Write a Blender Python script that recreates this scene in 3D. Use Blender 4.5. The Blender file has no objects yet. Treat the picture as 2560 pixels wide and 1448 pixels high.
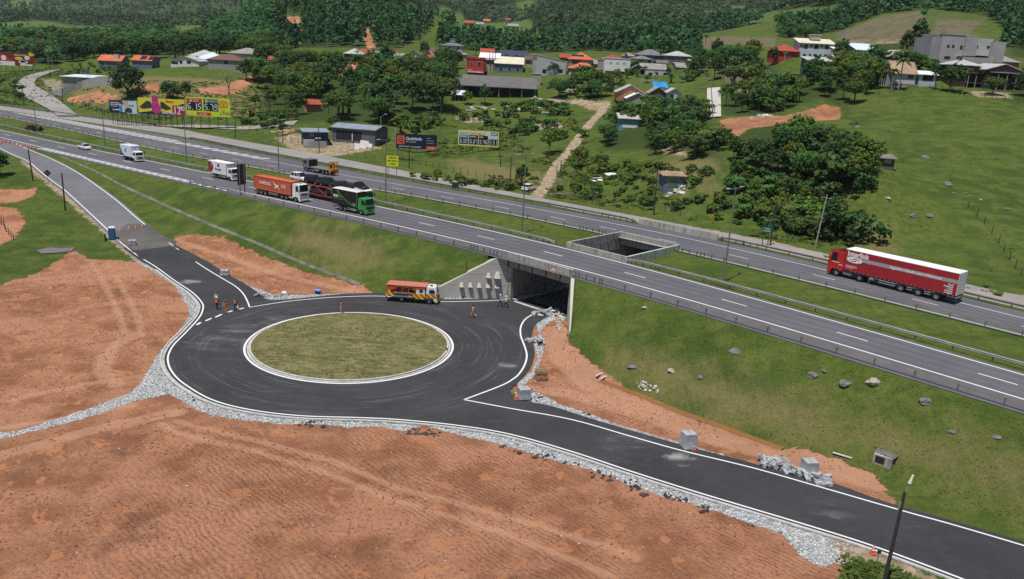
import bpy, bmesh, math, random
import numpy as np
from mathutils import Matrix, Vector
from math import radians as RAD, sin, cos, pi

random.seed(7)
rng = np.random.default_rng(7)
SC = bpy.context.scene
COL = SC.collection
RU, RG, NU, NN, MT, MR = random.uniform, random.gauss, rng.uniform, rng.normal, Matrix.Translation, Matrix.Rotation

# ------------------------------------------------------------------ camera
CAM_H, FOC, PITCH, ROLL = 34.8, 2060.0, RAD(16.1), RAD(3.1)
_f = np.array([0, cos(PITCH), -sin(PITCH)])
_r0 = np.array([1.0, 0, 0]); _u0 = np.cross(_r0, _f)
_R = cos(ROLL) * _r0 + sin(ROLL) * _u0
_U = -sin(ROLL) * _r0 + cos(ROLL) * _u0
cam_d = bpy.data.cameras.new('camera'); cam = bpy.data.objects.new('camera', cam_d); COL.objects.link(cam)
m = Matrix.Identity(4)
for i in range(3):
 m[i][0] = _R[i]; m[i][1] = _U[i]; m[i][2] = -_f[i]
m[2][3] = CAM_H
cam.matrix_world = m
cam_d.sensor_fit = 'HORIZONTAL'; cam_d.sensor_width = 36.0; cam_d.lens = FOC / 2560 * 36
cam_d.clip_start = 0.5; cam_d.clip_end = 20000
SC.camera = cam

# ------------------------------------------------------------------ sky, sun, exposure
SUN_EL, SUN_AZ = RAD(72), RAD(-148)         # azimuth clockwise from +Y; the sun stands high, behind the camera's left shoulder
W = bpy.data.worlds.new('World'); SC.world = W; W.use_nodes = True
nt = W.node_tree; nt.nodes.clear()
sky = nt.nodes.new('ShaderNodeTexSky'); sky.sky_type = 'NISHITA'; sky.sun_disc = False
sky.sun_elevation = SUN_EL; sky.sun_rotation = SUN_AZ; sky.air_density = 1.0; sky.dust_density = 1.0
bg = nt.nodes.new('ShaderNodeBackground'); bg.inputs['Strength'].default_value = 0.055
wo = nt.nodes.new('ShaderNodeOutputWorld')
nt.links.new(sky.outputs[0], bg.inputs[0]); nt.links.new(bg.outputs[0], wo.inputs[0])
sl = bpy.data.lights.new('sun', 'SUN'); sl.energy = 4.6; sl.angle = RAD(0.55); sl.color = (1.0, 0.97, 0.93)
so = bpy.data.objects.new('sun', sl); COL.objects.link(so)
sdir = Vector((sin(SUN_AZ) * cos(SUN_EL), cos(SUN_AZ) * cos(SUN_EL), sin(SUN_EL)))
so.rotation_euler = sdir.to_track_quat('Z', 'Y').to_euler(); so.location = (0, 0, 300)
SC.view_settings.view_transform = 'Standard'; SC.view_settings.look = 'None'
SC.view_settings.exposure = 0.0; SC.view_settings.gamma = 1; SC.view_settings.use_curve_mapping = False
SC.render.engine = 'CYCLES'
SC.cycles.max_bounces = 5; SC.cycles.diffuse_bounces = 3; SC.cycles.glossy_bounces = 2
SC.cycles.transmission_bounces = 3; SC.cycles.transparent_max_bounces = 4; SC.cycles.volume_bounces = 0
SC.cycles.use_denoising = False

# ------------------------------------------------------------------ photo pixel -> place
def ray(px, py):
 px = np.asarray(px, float); py = np.asarray(py, float)
 return ((px - 1280) / FOC)[..., None] * _R - ((py - 724) / FOC)[..., None] * _U + _f
def at_z(pts, z=0.0):
 p = np.atleast_2d(np.asarray(pts, float)); d = ray(p[:, 0], p[:, 1])
 t = (z - CAM_H) / d[:, 2]
 return np.array([0, 0, CAM_H]) + d * t[:, None]
def at_depth(px, py, D):
 d = ray(px, py); t = np.asarray(D, float) / d[..., 1]
 return np.array([0, 0, CAM_H]) + d * np.asarray(t)[..., None]
def project(p):
 d = np.asarray(p, float) - [0, 0, CAM_H]; z = d @ _f
 return np.stack([1280 + FOC * (d @ _R) / z, 724 - FOC * (d @ _U) / z], -1)
def sm(t):
 t = np.clip(t, 0, 1); return t * t * (3 - 2 * t)

# ------------------------------------------------------------------ custom properties
def tag(o, label=None, cat=None, group=None, kind=None):
 if label: o['label'] = label
 if cat: o['category'] = cat
 if group: o['group'] = group
 if kind: o['kind'] = kind
 return o
def thing(name, label, cat, loc=(0, 0, 0), rz=0.0, group=None):
 o = bpy.data.objects.new(name, None); COL.objects.link(o); o.empty_display_size = 0.3
 o.location = tuple(float(c) for c in loc); o.rotation_euler = (0, 0, rz)
 return tag(o, label, cat, group)
def copy_thing(root, loc, rz, label=None, scale=None, group=None):
 kids = KIDS.get(root.name)
 if kids is None:
  kids = KIDS[root.name] = [(c, list(c.children)) for c in root.children]
 r = root.copy(); COL.objects.link(r); r.location = tuple(float(c) for c in loc); r.rotation_euler = (0, 0, rz)
 if label: r['label'] = label
 if group: r['group'] = group
 if scale is not None: r.scale = (scale,) * 3 if np.isscalar(scale) else scale
 for c, gs in kids:
  k = c.copy(); COL.objects.link(k); k.parent = r
  for g in gs:
   q = g.copy(); COL.objects.link(q); q.parent = k
 return r
KIDS = {}

# ------------------------------------------------------------------ mesh building
class MB:
 """collects shapes; build() links them as ONE mesh object"""
 def __init__(s): s.v = []; s.f = []; s.m = []; s.T = None
 def add(s, vs, fs, mat=0):
  o = len(s.v)
  if s.T is not None: vs = [tuple(s.T @ Vector(v)) for v in vs]
  s.v.extend(tuple(v) for v in vs); s.f.extend(tuple(i + o for i in f) for f in fs); s.m.extend([mat] * len(fs)); return s
 def box(s, x0, x1, y0, y1, z0, z1, mat=0, tx=0.0, ty=0.0):
  """axis box; tx/ty shrink the top face on each side"""
  v = [(x0, y0, z0), (x1, y0, z0), (x1, y1, z0), (x0, y1, z0),
    (x0 + tx, y0 + ty, z1), (x1 - tx, y0 + ty, z1), (x1 - tx, y1 - ty, z1), (x0 + tx, y1 - ty, z1)]
  return s.add(v, [(3, 2, 1, 0), (4, 5, 6, 7), (0, 1, 5, 4), (1, 2, 6, 5), (2, 3, 7, 6), (3, 0, 4, 7)], mat)
 def rbox(s, x0, x1, y0, y1, z0, z1, b=0.05, mat=0):
  """box with bevelled vertical and top edges"""
  b = min(b, (x1 - x0) * .45, (y1 - y0) * .45)
  def ring(i, z): return [(x0 + i + b, y0 + i, z), (x1 - i - b, y0 + i, z), (x1 - i, y0 + i + b, z), (x1 - i, y1 - i - b, z),
        (x1 - i - b, y1 - i, z), (x0 + i + b, y1 - i, z), (x0 + i, y1 - i - b, z), (x0 + i, y0 + i + b, z)]
  v = ring(0, z0) + ring(0, z1 - b) + ring(b * .7, z1)
  f = [tuple(range(7, -1, -1)), tuple(range(16, 24))]
  for k in (0, 8):
   for i in range(8): j = (i + 1) % 8; f.append((k + i, k + j, k + 8 + j, k + 8 + i))
  return s.add(v, f, mat)
 def cyl(s, p0, p1, r0, r1=None, n=8, mat=0, caps=True):
  r1 = r0 if r1 is None else r1; p0 = Vector(p0); p1 = Vector(p1); d = (p1 - p0)
  if d.length < 1e-6: return s
  d.normalize(); a = d.orthogonal().normalized(); b = d.cross(a)
  v = []
  for p, r in ((p0, r0), (p1, r1)):
   for i in range(n):
    t = 2 * pi * i / n; v.append(p + (a * cos(t) + b * sin(t)) * r)
  f = [(i, (i + 1) % n, n + (i + 1) % n, n + i) for i in range(n)]
  if caps: f += [tuple(range(n - 1, -1, -1)), tuple(range(n, 2 * n))]
  return s.add(v, f, mat)
 def tube(s, pts, r, n=6, mat=0):
  for a, b in zip(pts[:-1], pts[1:]): s.cyl(a, b, r, r, n, mat)
  return s
 def prism(s, prof, y0, y1, mat=0, axis='y'):
  """profile in (x,z), extruded along y (or profile in (y,z) along x)"""
  n = len(prof)
  if axis == 'y': v = [(x, y0, z) for x, z in prof] + [(x, y1, z) for x, z in prof]
  elif axis == 'x': v = [(y0, x, z) for x, z in prof] + [(y1, x, z) for x, z in prof]
  else: v = [(x, z, y0) for x, z in prof] + [(x, z, y1) for x, z in prof]
  f = [(i, (i + 1) % n, n + (i + 1) % n, n + i) for i in range(n)] + [tuple(range(n - 1, -1, -1)), tuple(range(n, 2 * n))]
  return s.add(v, f, mat)
 def quad(s, a, b, c, d, mat=0): return s.add([a, b, c, d], [(0, 1, 2, 3)], mat)
 def build(s, name, mats, parent=None, smooth=False, fix=True):
  me = bpy.data.meshes.new(name)
  me.from_pydata([tuple(map(float, v)) for v in s.v], [], s.f)
  if not isinstance(mats, (list, tuple)): mats = [mats]
  for q in mats: me.materials.append(q)
  if len(mats) > 1: me.polygons.foreach_set('material_index', s.m)
  if fix:
   bm = bmesh.new(); bm.from_mesh(me); bmesh.ops.recalc_face_normals(bm, faces=bm.faces); bm.to_mesh(me); bm.free()
  if smooth: me.polygons.foreach_set('use_smooth', [True] * len(me.polygons))
  me.update()
  return link(name, me, parent)
def link(name, me, parent=None):
 o = bpy.data.objects.new(name, me); COL.objects.link(o)
 if parent is not None: o.parent = parent
 return o
def np_mesh(name, V, F, mats, parent=None, tint=None, smooth=False, attrs=None):
 """V (n,3) and F (m,k) arrays, all faces with k corners"""
 V = np.asarray(V, np.float32); F = np.asarray(F, np.int32); k = F.shape[1]
 me = bpy.data.meshes.new(name)
 me.vertices.add(len(V)); me.vertices.foreach_set('co', V.ravel())
 me.loops.add(F.size); me.loops.foreach_set('vertex_index', F.ravel())
 me.polygons.add(len(F)); me.polygons.foreach_set('loop_start', np.arange(len(F), dtype=np.int32) * k)
 if smooth: me.polygons.foreach_set('use_smooth', np.ones(len(F), bool))
 if not isinstance(mats, (list, tuple)): mats = [mats]
 for q in mats: me.materials.append(q)
 if tint is not None:
  a = me.attributes.new('tint', 'FLOAT', 'POINT'); a.data.foreach_set('value', np.asarray(tint, np.float32))
 for n, val in (attrs or {}).items():
  a = me.attributes.new(n, 'FLOAT', 'POINT'); a.data.foreach_set('value', np.asarray(val, np.float32))
 me.update(calc_edges=True); me.validate()
 return link(name, me, parent)
def text_part(txt, size, mat, parent, T, name='lettering', bold=0.0, align='LEFT', shear=0.0, sx=1.0, spacing=1.0):
 cu = bpy.data.curves.new('lettering', 'FONT'); cu.body = txt; cu.size = size; cu.offset = bold; cu.align_x = align
 cu.shear = shear; cu.space_character = spacing; cu.resolution_u = 3; cu.extrude = 0.006
 o = bpy.data.objects.new('lettering_curve', cu); COL.objects.link(o)
 dg = bpy.context.evaluated_depsgraph_get(); dg.update()
 me = bpy.data.meshes.new_from_object(o.evaluated_get(dg)); me.name = name
 bpy.data.objects.remove(o); bpy.data.curves.remove(cu)
 me.transform(T @ Matrix.Diagonal((sx, 1, 1, 1)))
 me.materials.clear(); me.materials.append(mat)
 return link(name, me, parent)

# ------------------------------------------------------------------ materials
def newmat(name):
 mt = bpy.data.materials.new(name); mt.use_nodes = True
 n = mt.node_tree; b = n.nodes['Principled BSDF']
 return mt, n, b
def C4(c): return (c[0], c[1], c[2], 1.0)
def plain(name, c, rough=0.6, metal=0.0, var=0.12, scale=3.0, bump=0.0, spec=0.4, emis=None):
 mt, n, b = newmat(name)
 b.inputs['Roughness'].default_value = rough; b.inputs['Metallic'].default_value = metal
 b.inputs['Specular IOR Level'].default_value = spec
 if var > 0:
  tc = n.nodes.new('ShaderNodeTexCoord'); ns = n.nodes.new('ShaderNodeTexNoise'); ns.inputs['Scale'].default_value = scale
  ns.inputs['Detail'].default_value = 5
  rp = n.nodes.new('ShaderNodeValToRGB')
  rp.color_ramp.elements[0].position = .3; rp.color_ramp.elements[1].position = .7
  rp.color_ramp.elements[0].color = C4([x * (1 - var) for x in c]); rp.color_ramp.elements[1].color = C4([min(1, x * (1 + var)) for x in c])
  n.links.new(tc.outputs['Object'], ns.inputs['Vector']); n.links.new(ns.outputs['Fac'], rp.inputs['Fac']); n.links.new(rp.outputs['Color'], b.inputs['Base Color'])
  if bump > 0:
   bp = n.nodes.new('ShaderNodeBump'); bp.inputs['Strength'].default_value = bump; bp.inputs['Distance'].default_value = .05
   n.links.new(ns.outputs['Fac'], bp.inputs['Height']); n.links.new(bp.outputs['Normal'], b.inputs['Normal'])
 else: b.inputs['Base Color'].default_value = C4(c)
 if emis: b.inputs['Emission Color'].default_value = C4(c); b.inputs['Emission Strength'].default_value = emis
 return mt
class NG:
 """tiny node helper"""
 def __init__(s, mt): s.t = mt.node_tree; s.b = s.t.nodes['Principled BSDF']; s.o = {n.bl_idname: n for n in s.t.nodes}
 def n(s, kind, **kw):
  q = s.t.nodes.new(kind)
  for k, v in kw.items(): setattr(q, k, v)
  return q
 def l(s, a, b): s.t.links.new(a, b)
 def attr(s, name): q = s.n('ShaderNodeAttribute'); q.attribute_name = name; return q.outputs['Fac']
 def noise(s, scale, detail=4, rough=.55, vec=None, dist=0.0):
  q = s.n('ShaderNodeTexNoise'); q.inputs['Scale'].default_value = scale; q.inputs['Detail'].default_value = detail
  q.inputs['Roughness'].default_value = rough; q.inputs['Distortion'].default_value = dist
  s.l(vec if vec is not None else s.co(), q.inputs['Vector']); return q.outputs['Fac']
 def co(s):
  if not hasattr(s, '_co'): s._co = s.n('ShaderNodeTexCoord').outputs['Object']
  return s._co
 def math(s, op, a, b=None, c=None, clamp=False):
  q = s.n('ShaderNodeMath', operation=op); q.use_clamp = clamp
  for i, x in enumerate((a, b, c)):
   if x is None: continue
   if isinstance(x, (int, float)): q.inputs[i].default_value = x
   else: s.l(x, q.inputs[i])
  return q.outputs[0]
 def step(s, x, lo, hi):
  q = s.n('ShaderNodeMapRange', interpolation_type='SMOOTHSTEP'); s.l(x, q.inputs[0])
  q.inputs[1].default_value = lo; q.inputs[2].default_value = hi; return q.outputs[0]
 def mix(s, f, a, b):
  q = s.n('ShaderNodeMix', data_type='RGBA')
  for i, x in ((0, f), (6, a), (7, b)):
   if isinstance(x, (int, float)): q.inputs[i].default_value = x
   elif isinstance(x, (tuple, list)): q.inputs[i].default_value = C4(x)
   else: s.l(x, q.inputs[i])
  return q.outputs[2]
 def mul(s, a, k):
  q = s.n('ShaderNodeMix', data_type='RGBA', blend_type='MULTIPLY'); q.inputs[0].default_value = 1
  s.l(a, q.inputs[6])
  g = s.n('ShaderNodeCombineColor')
  for i in range(3): s.l(k, g.inputs[i])
  s.l(g.outputs[0], q.inputs[7]); return q.outputs[2]
 def bump(s, h, strength=.5, dist=.1, nrm=None):
  q = s.n('ShaderNodeBump'); q.inputs['Strength'].default_value = strength; q.inputs['Distance'].default_value = dist
  s.l(h, q.inputs['Height'])
  if nrm is not None: s.l(nrm, q.inputs['Normal'])
  return q.outputs[0]
# ------------------------------------------------------------------ the motorway's lines (traced on the ground, z = ZM)
ZM = 6.2
AL = RAD(-43); CU = np.array([cos(AL), sin(AL)]); CV = np.array([-sin(AL), cos(AL)])
def UV(p): p = np.asarray(p)[..., :2]; return p @ CU, p @ CV
def XY(u, v): return np.asarray(u)[..., None] * CU + np.asarray(v)[..., None] * CV
_L = dict(
 NR=[(0,352),(360,434),(571,484),(773,527.6),(902.6,557.5),(936,565),(1005.7,580),(1080.5,598),(1120,609),(1161,619),(1225,634),(1460,690.8),(1498.8,704.5),(1528,713),(1585.6,731),(1776,788),(1845.7,808.6),(2162,906.6),(2253,935.8),(2348.6,965),(2450.9,997.7)],
 L1=[(0,343),(96,367),(172,384),(258,404),(361,428),(440,444),(591,479),(773,514),(900,541),(1072,583),(1244,619),(1340,641),(1432,663),(1543,694),(1690,739),(1740,753.6),(1852,784.5),(1968,820),(2120,866),(2292,918.6),(2464,969),(2560,1000)],
 L2=[(0,325),(120,352),(223,372),(292,387),(361,401),(440,415),(504,430),(926,513),(1072,541),(1244,580),(1320,598),(1435,622),(1543,650),(1664,682),(1740,704.6),(1912,753.6),(2120,812),(2292,861),(2464,910),(2560,939)],
 M1=[(0,316.5),(103,341),(179,358.6),(275,377.5),(395,403),(936,509),(999.7,523),(1066.7,538.6),(1138,554),(1175.9,562.7),(1255,580),(1363,604),(1395.6,610),(1586,654.7),(1639.7,668),(1724.8,691),(1783,710.6),(1845,728),(1911,745),(1980.6,763),(2052,783),(2128,803),(2208.5,827.5),(2291,850.7),(2379.5,875.6),(2472,903)],
 M2=[(0,292),(103,312),(223,338),(352,367.5),(440,385.5),(941,478),(1080,500),(1113,506),(1182,519.7),(1292,540),(1327.7,547),(1450.6,568.8),(1492,579),(1691,620),(1732.5,637),(1746,640),(1773.5,647),(1860,667.7),(1922,683),(1985.8,698.6),(2052,715),(2120.7,732),(2192,751),(2265,769),(2345,790),(2427.7,811),(2525.6,835.5)],
 L4=[(10,277),(206,315.6),(344,341),(440,358.6),(900,445.8),(1072,473),(1244,504),(1320,519),(1492,550),(1664,580),(1740,596),(1912,636),(2063,673.7),(2410,760),(2560,796)],
 R4=[(269,316),(437,339),(605,376),(840,417),(900,434.6),(1072,460),(1244,494),(1320,510),(1492,538.7),(1646,563.6),(1783,594),(1912,625),(2066,659),(2412,744),(2560,779)],
 S=[(60,272),(189,290),(292,302),(403,316),(793,385),(974,420),(1123,448),(1271,479),(1371,503),(1500,522),(1655,551),(1760,570),(1900,595),(2060,633),(2428,713),(2560,741)],
)
class Line:
 def __init__(s, pts, bw=22.0):
  w = at_z(pts, ZM); s.u, s.v = UV(w); s.lo, s.hi = s.u.min(), s.u.max()
  g = np.linspace(s.lo, s.hi, 160); out = []
  for x in g:
   k = np.exp(-.5 * ((s.u - x) / bw) ** 2) + 1e-9
   A = np.stack([np.ones_like(s.u), s.u - x], 1); AW = A * k[:, None]
   out.append(np.linalg.solve(A.T @ AW + np.diag([0, 1e-3]), AW.T @ s.v)[0])
  s.g, s.w = g, np.array(out)
  s.sl0 = (s.w[12] - s.w[0]) / (g[12] - g[0]); s.sl1 = (s.w[-1] - s.w[-13]) / (g[-1] - g[-13])
 def __call__(s, u):
  u = np.asarray(u, float); r = np.interp(u, s.g, s.w)
  r = np.where(u < s.lo, s.w[0] + (u - s.lo) * s.sl0, r)
  return np.where(u > s.hi, s.w[-1] + (u - s.hi) * s.sl1, r)
LN = {k: Line(v) for k, v in _L.items()}
LN['L3'] = lambda u: LN['M2'](u) + 0.9
LN['S0'] = lambda u: np.minimum(LN['R4'](u) + 1.3 + 2.6 * sm((-95 - np.asarray(u, float)) / 30) - 1.8 * sm((-150 - np.asarray(u, float)) / 20), LN['S'](u) - 3)
TU0, TU1, TV0, TV1 = -78.7, -67.9, 84.1, 124.0        # the underpass, in road coordinates
WELL0, WELL1 = 96.6, 110.2

# ------------------------------------------------------------------ hills: (photo x, photo y, depth in m) control points
HILL = [
 (40,165,420),(0,200,360),(60,215,335),(130,182,385),(-150,170,430),(-300,180,380),(30,110,560),(-250,110,600),
 (210,216,322),(230,172,378),(310,168,372),(330,245,290),(460,167,360),(560,172,352),(520,300,262),(400,270,285),(600,250,305),(640,215,335),
 (700,200,350),(700,300,262),(760,275,285),(850,300,258),(870,150,395),(960,150,395),(1040,150,390),(1130,140,420),(900,220,325),(1000,280,270),
 (1040,383,236),(1195,384,222),(1120,330,255),(1240,243,298),(1180,190,345),(1370,192,338),(1260,182,345),(1455,194,328),(1400,300,258),(1395,390,213),(1510,262,285),(1550,194,325),
 (1640,198,322),(1690,157,372),(1620,250,280),(1640,160,370),(1560,302,240),(1560,480,172),(1680,470,165),(1785,300,225),(1785,222,282),(1700,350,205),
 (1800,450,158),(1900,350,190),(1900,230,270),(2000,300,215),(2090,270,228),(1970,151,290),(2045,143,290),(2060,180,262),(2150,440,152),(2200,408,172),(2300,225,238),(2260,216,242),(2100,215,252),
 (2450,240,228),(2560,260,218),(2420,163,275),(2520,165,285),(2250,165,268),(2400,400,172),(2560,500,152),(2300,560,140),(2500,380,178),(2700,300,210),(2900,420,190),(2800,600,140),
 # valley and far hills
 (300,70,1250),(100,75,1100),(500,70,1300),(150,50,1700),(0,60,1400),(300,40,1900),(0,20,2300),(0,-20,2700),(300,-10,2600),(500,20,2000),(200,105,620),(450,110,580),(-300,60,1500),(-400,0,2600),
 (560,120,520),(640,100,560),(520,90,760),(600,55,1500),(560,0,2200),
 (800,70,560),(720,110,500),(800,-20,650),(900,115,470),(1000,95,520),(960,20,640),(1050,70,620),(1080,105,560),(730,40,600),(880,-60,720),(700,-10,750),
 (1200,90,1050),(1250,112,780),(1350,118,640),(1200,60,1350),(1120,85,1000),(1080,20,1500),(1180,20,1900),(1180,-20,2600),(1000,-40,2200),(1300,50,1400),
 (1400,80,900),(1500,0,1300),(1500,-60,1600),(1650,60,900),(1600,110,600),(1650,-30,1400),(1800,110,560),(1800,60,900),(1900,108,520),
 (1850,47,1000),(1760,75,800),(1950,33,1050),(1700,30,1300),(2000,40,1150),(1900,10,1700),(2000,0,3000),(2050,-10,3400),(1850,-10,2400),(2050,25,1250),
 (2100,100,420),(2200,60,520),(2300,90,420),(2300,40,560),(2200,20,640),(2150,-30,800),(2450,60,480),(2500,110,400),(2560,40,540),(2500,-30,700),(2350,-40,800),(2800,60,520),(2900,-60,800),(2700,150,330),
]
_hp = np.array(HILL, float); _hw = at_depth(_hp[:, 0], _hp[:, 1], _hp[:, 2])
_us = np.concatenate([np.linspace(-330, -90, 9), np.linspace(-60, 30, 5)])
_sw = XY(_us, LN['S'](_us) + 6); _sw = np.c_[_sw, np.full(len(_sw), ZM + .1)]
_cp = np.r_[_hw, _sw]
def _emb(x, y): return np.stack([2.2 * x / y, 1.25 * np.log(y / 100)], -1)
_ce = _emb(_cp[:, 0], _cp[:, 1])
def _K(d2): return .5 * d2 * np.log(d2 + 1e-12)
_n = len(_cp); _d2 = ((_ce[:, None] - _ce[None]) ** 2).sum(-1)
_A = np.zeros((_n + 3, _n + 3)); _A[:_n, :_n] = _K(_d2) + np.eye(_n) * 2e-4; _A[:_n, _n] = 1; _A[:_n, _n + 1:] = _ce; _A[_n:, :_n] = _A[:_n, _n:].T
# interpolate elevation angle above the camera's level, which keeps near and far relief in proportion
_cz = (_cp[:, 2] - CAM_H) / _cp[:, 1]
_cf = np.linalg.solve(_A, np.r_[_cz, 0, 0, 0])
def hill(x, y):
 e = _emb(x, y); out = np.empty(len(e))
 for i in range(0, len(e), 40000):
  q = e[i:i + 40000]; d2 = ((q[:, None] - _ce[None]) ** 2).sum(-1)
  out[i:i + 40000] = _K(d2) @ _cf[:_n] + _cf[_n] + q @ _cf[_n + 1:]
 return CAM_H + out * y
def vnoise(x, y, seed=0):
 """smooth value noise, vectorised"""
 def h(i, j):
  n = (i.astype(np.int64) * 374761393 + j.astype(np.int64) * 668265263 + seed * 982451653) & 0x7fffffff
  n = (n ^ (n >> 13)) * 1274126177 & 0x7fffffff
  return ((n ^ (n >> 16)) & 0xffff) / 65535.0
 i = np.floor(x); j = np.floor(y); fx = sm(x - i); fy = sm(y - j)
 return (h(i, j) * (1 - fx) + h(i + 1, j) * fx) * (1 - fy) + (h(i, j + 1) * (1 - fx) + h(i + 1, j + 1) * fx) * fy
def fbm(x, y, o=4, seed=0):
 s = 0; a = .5
 for k in range(o): s = s + a * vnoise(x * 2 ** k, y * 2 ** k, seed + k); a *= .5
 return s
CUTPOLY = [(TU0, TV0 + .7), (-79.75, 84.25), (-86.97, 75.55), (-90, 70), (-58, 70), (-60.95, 76.8), (-67.3, 84.15), (TU1, TV0 + .7)]
def in_poly(x, y, poly):
 p = np.asarray(poly); r = np.zeros(np.shape(x), bool); j = len(p) - 1
 for i in range(len(p)):
  c = ((p[i, 1] > y) != (p[j, 1] > y)) & (x < (p[j, 0] - p[i, 0]) * (y - p[i, 1]) / (p[j, 1] - p[i, 1] + 1e-12) + p[i, 0])
  r ^= c; j = i
 return r
def poly_sd(x, y, poly, close=True):
 """distance to the polygon's outline, negative inside"""
 p = np.asarray(poly, float); d = np.full(np.shape(x), 1e9)
 rngs = range(len(p) if close else len(p) - 1)
 for i in rngs:
  a = p[i]; b = p[(i + 1) % len(p)]; ab = b - a; L = ab @ ab + 1e-9
  t = np.clip(((x - a[0]) * ab[0] + (y - a[1]) * ab[1]) / L, 0, 1)
  d = np.minimum(d, np.hypot(x - a[0] - t * ab[0], y - a[1] - t * ab[1]))
 return np.where(in_poly(x, y, p), -d, d) if close else d
def base_z(x, y): return 6.2 * sm((y - 126) / (196 - 126)) 
def HF(x, y):
 x = np.asarray(x, float); y = np.asarray(y, float); u, v = UV(np.stack([x, y], -1))
 nr, s = LN['NR'](u), LN['S'](u)
 b = base_z(x, y)
 k = 1.72 + .5 * sm((-80 - u) / 30) - .25 * sm((u + 40) / 30)
 d = nr - 1.25 - v; emb = ZM - .06 - d / k
 near = np.where(emb > b + .6, emb, b + np.where(emb > b - .6, (emb - b + .6) ** 2 / 2.4, 0))
 near = np.where(d < 0, ZM - .06, np.minimum(near, ZM - .06))
 m1, m2 = LN['M1'](u) + .5, LN['M2'](u) - .5
 t = np.clip((v - m1) / np.maximum(m2 - m1, .1), 0, 1)
 mid = ZM - .06 - .55 * np.sin(pi * t) ** 1.2
 q = v - (s + .8)
 far = ZM - .06 + (hill(x, y) - ZM + .06) * sm(q / 30)
 fy = np.clip((y - 450) / 800, 0, 1)
 far = far + fy * (fbm(x / 160, y / 160, 4, 3) - .47) * 46 * (y / 1500) + np.clip((y - 160) / 200, 0, 1) * (fbm(x / 22, y / 22, 3, 9) - .45) * 1.6
 z = np.where(v < nr, near, np.where(q > 0, far, mid))
 z = np.where(in_poly(u, v, CUTPOLY), np.minimum(z, b), z)
 return z
# terrain grid: columns fan out from behind the camera, rows get longer with distance
NS, N1, N2 = 680, 430, 190
SS = np.linspace(-.74, .74, NS)
YY = np.r_[np.geomspace(26, 270, N1), np.geomspace(270, 4300, N2 + 1)[1:]]
NY = len(YY)
GX = SS[None, :] * (YY[:, None] + 62); GY = np.repeat(YY[:, None], NS, 1)
GZ = HF(GX.ravel(), GY.ravel()).reshape(NY, NS)
GU, GV = UV(np.stack([GX, GY], -1))
def ground(x, y):
 x = np.asarray(x, float); y = np.asarray(y, float)
 r = np.clip(np.interp(y, YY, np.arange(NY)), 0, NY - 1.001); c = np.clip((x / (y + 62) - SS[0]) / (SS[1] - SS[0]), 0, NS - 1.001)
 i = r.astype(int); j = c.astype(int); a = r - i; b = c - j
 return (GZ[i, j] * (1 - b) + GZ[i, j + 1] * b) * (1 - a) + (GZ[i + 1, j] * (1 - b) + GZ[i + 1, j + 1] * b) * a
_ts = np.geomspace(32, 4200, 1500)
def G(pts):
 """where the sight line through a photo pixel meets the ground"""
 p = np.atleast_2d(np.asarray(pts, float)); d = ray(p[:, 0], p[:, 1]); d = d / d[:, 1:2]
 X = d[:, 0:1] * _ts; Z = CAM_H + d[:, 2:3] * _ts; H = ground(X, np.broadcast_to(_ts, X.shape)); g = Z - H
 k = np.argmax(g < 0, 1); k = np.where((g < 0).any(1), np.maximum(k, 1), len(_ts) - 1); i = np.arange(len(p))
 g0, g1 = g[i, k - 1], g[i, k]; t = np.clip(g0 / (g0 - g1 + 1e-9), 0, 1); Y = _ts[k - 1] + (_ts[k] - _ts[k - 1]) * t
 x = d[:, 0] * Y
 return np.stack([x, Y, ground(x, Y)], -1)
def G1(px, py): return G([(px, py)])[0]
def z_at(px, py, D): return float(at_depth(px, py, D)[2])
def x_at(px, py, D): return float(at_depth(px, py, D)[0])
# ------------------------------------------------------------------ the lower roads' outlines, traced
def curve(px, n=6, zf=None):
 """smooth curve through traced points, on the ground"""
 p = np.asarray(px, float); out = []
 for i in range(len(p) - 1):
  p0, p1, p2, p3 = p[max(i - 1, 0)], p[i], p[i + 1], p[min(i + 2, len(p) - 1)]
  for t in np.linspace(0, 1, n, endpoint=False):
   out.append(.5 * (2 * p1 + (p2 - p0) * t + (2 * p0 - 5 * p1 + 4 * p2 - p3) * t * t + (3 * p1 - p0 - 3 * p2 + p3) * t ** 3))
 out.append(p[-1]); return np.array(out)
def Gb(px):
 """traced points on the lower road system (its smooth base level, not the lumpy soil)"""
 p = np.atleast_2d(np.asarray(px, float)); z = np.zeros(len(p))
 for _ in range(14): w = np.array([at_z([a], b)[0] for a, b in zip(p, z)]); z = .5 * z + .5 * base_z(w[:, 0], w[:, 1])
 return np.array([at_z([a], b)[0] for a, b in zip(p, z)])
def offset_line(P, d):
 t = np.gradient(P[:, :2], axis=0); t /= np.linalg.norm(t, axis=1)[:, None] + 1e-9
 return P[:, :2] + np.stack([-t[:, 1], t[:, 0]], -1) * d
OUTER = [(-40,352),(0,371.5),(34,388),(72,405),(103,431),(137.5,458),(168,481),(265,571),(292,598),(342.6,638.5),(390,668),(436.7,702),(480,731),(504,756),(507.5,772),(497,796),(463.5,833),(435,862),(422,885),(420,905),(430,930),(460,960),(530,1000),(625,1025),(750,1040),(900,1045),(1000,1050),(1150,1065),(1280,1087.5),(1430,1130),(1580,1180),(1730,1227.5),(1880,1272.5),(2030,1317.5),(2180,1365),(2405,1448),(2720,1572)]
INNER = [(40,360),(74,375),(134,400),(201.5,437),(285.5,497),(353,554.5),(437,618),(504,665),(554,695.6),(588,716),(608,735),(619,755),(624,769)]
TOPL = [(624,769),(705,756),(780,748),(860,742.6),(950,741),(1040,748),(1105,754.4),(1169,754),(1253,751),(1313.5,742.6)]
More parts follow.
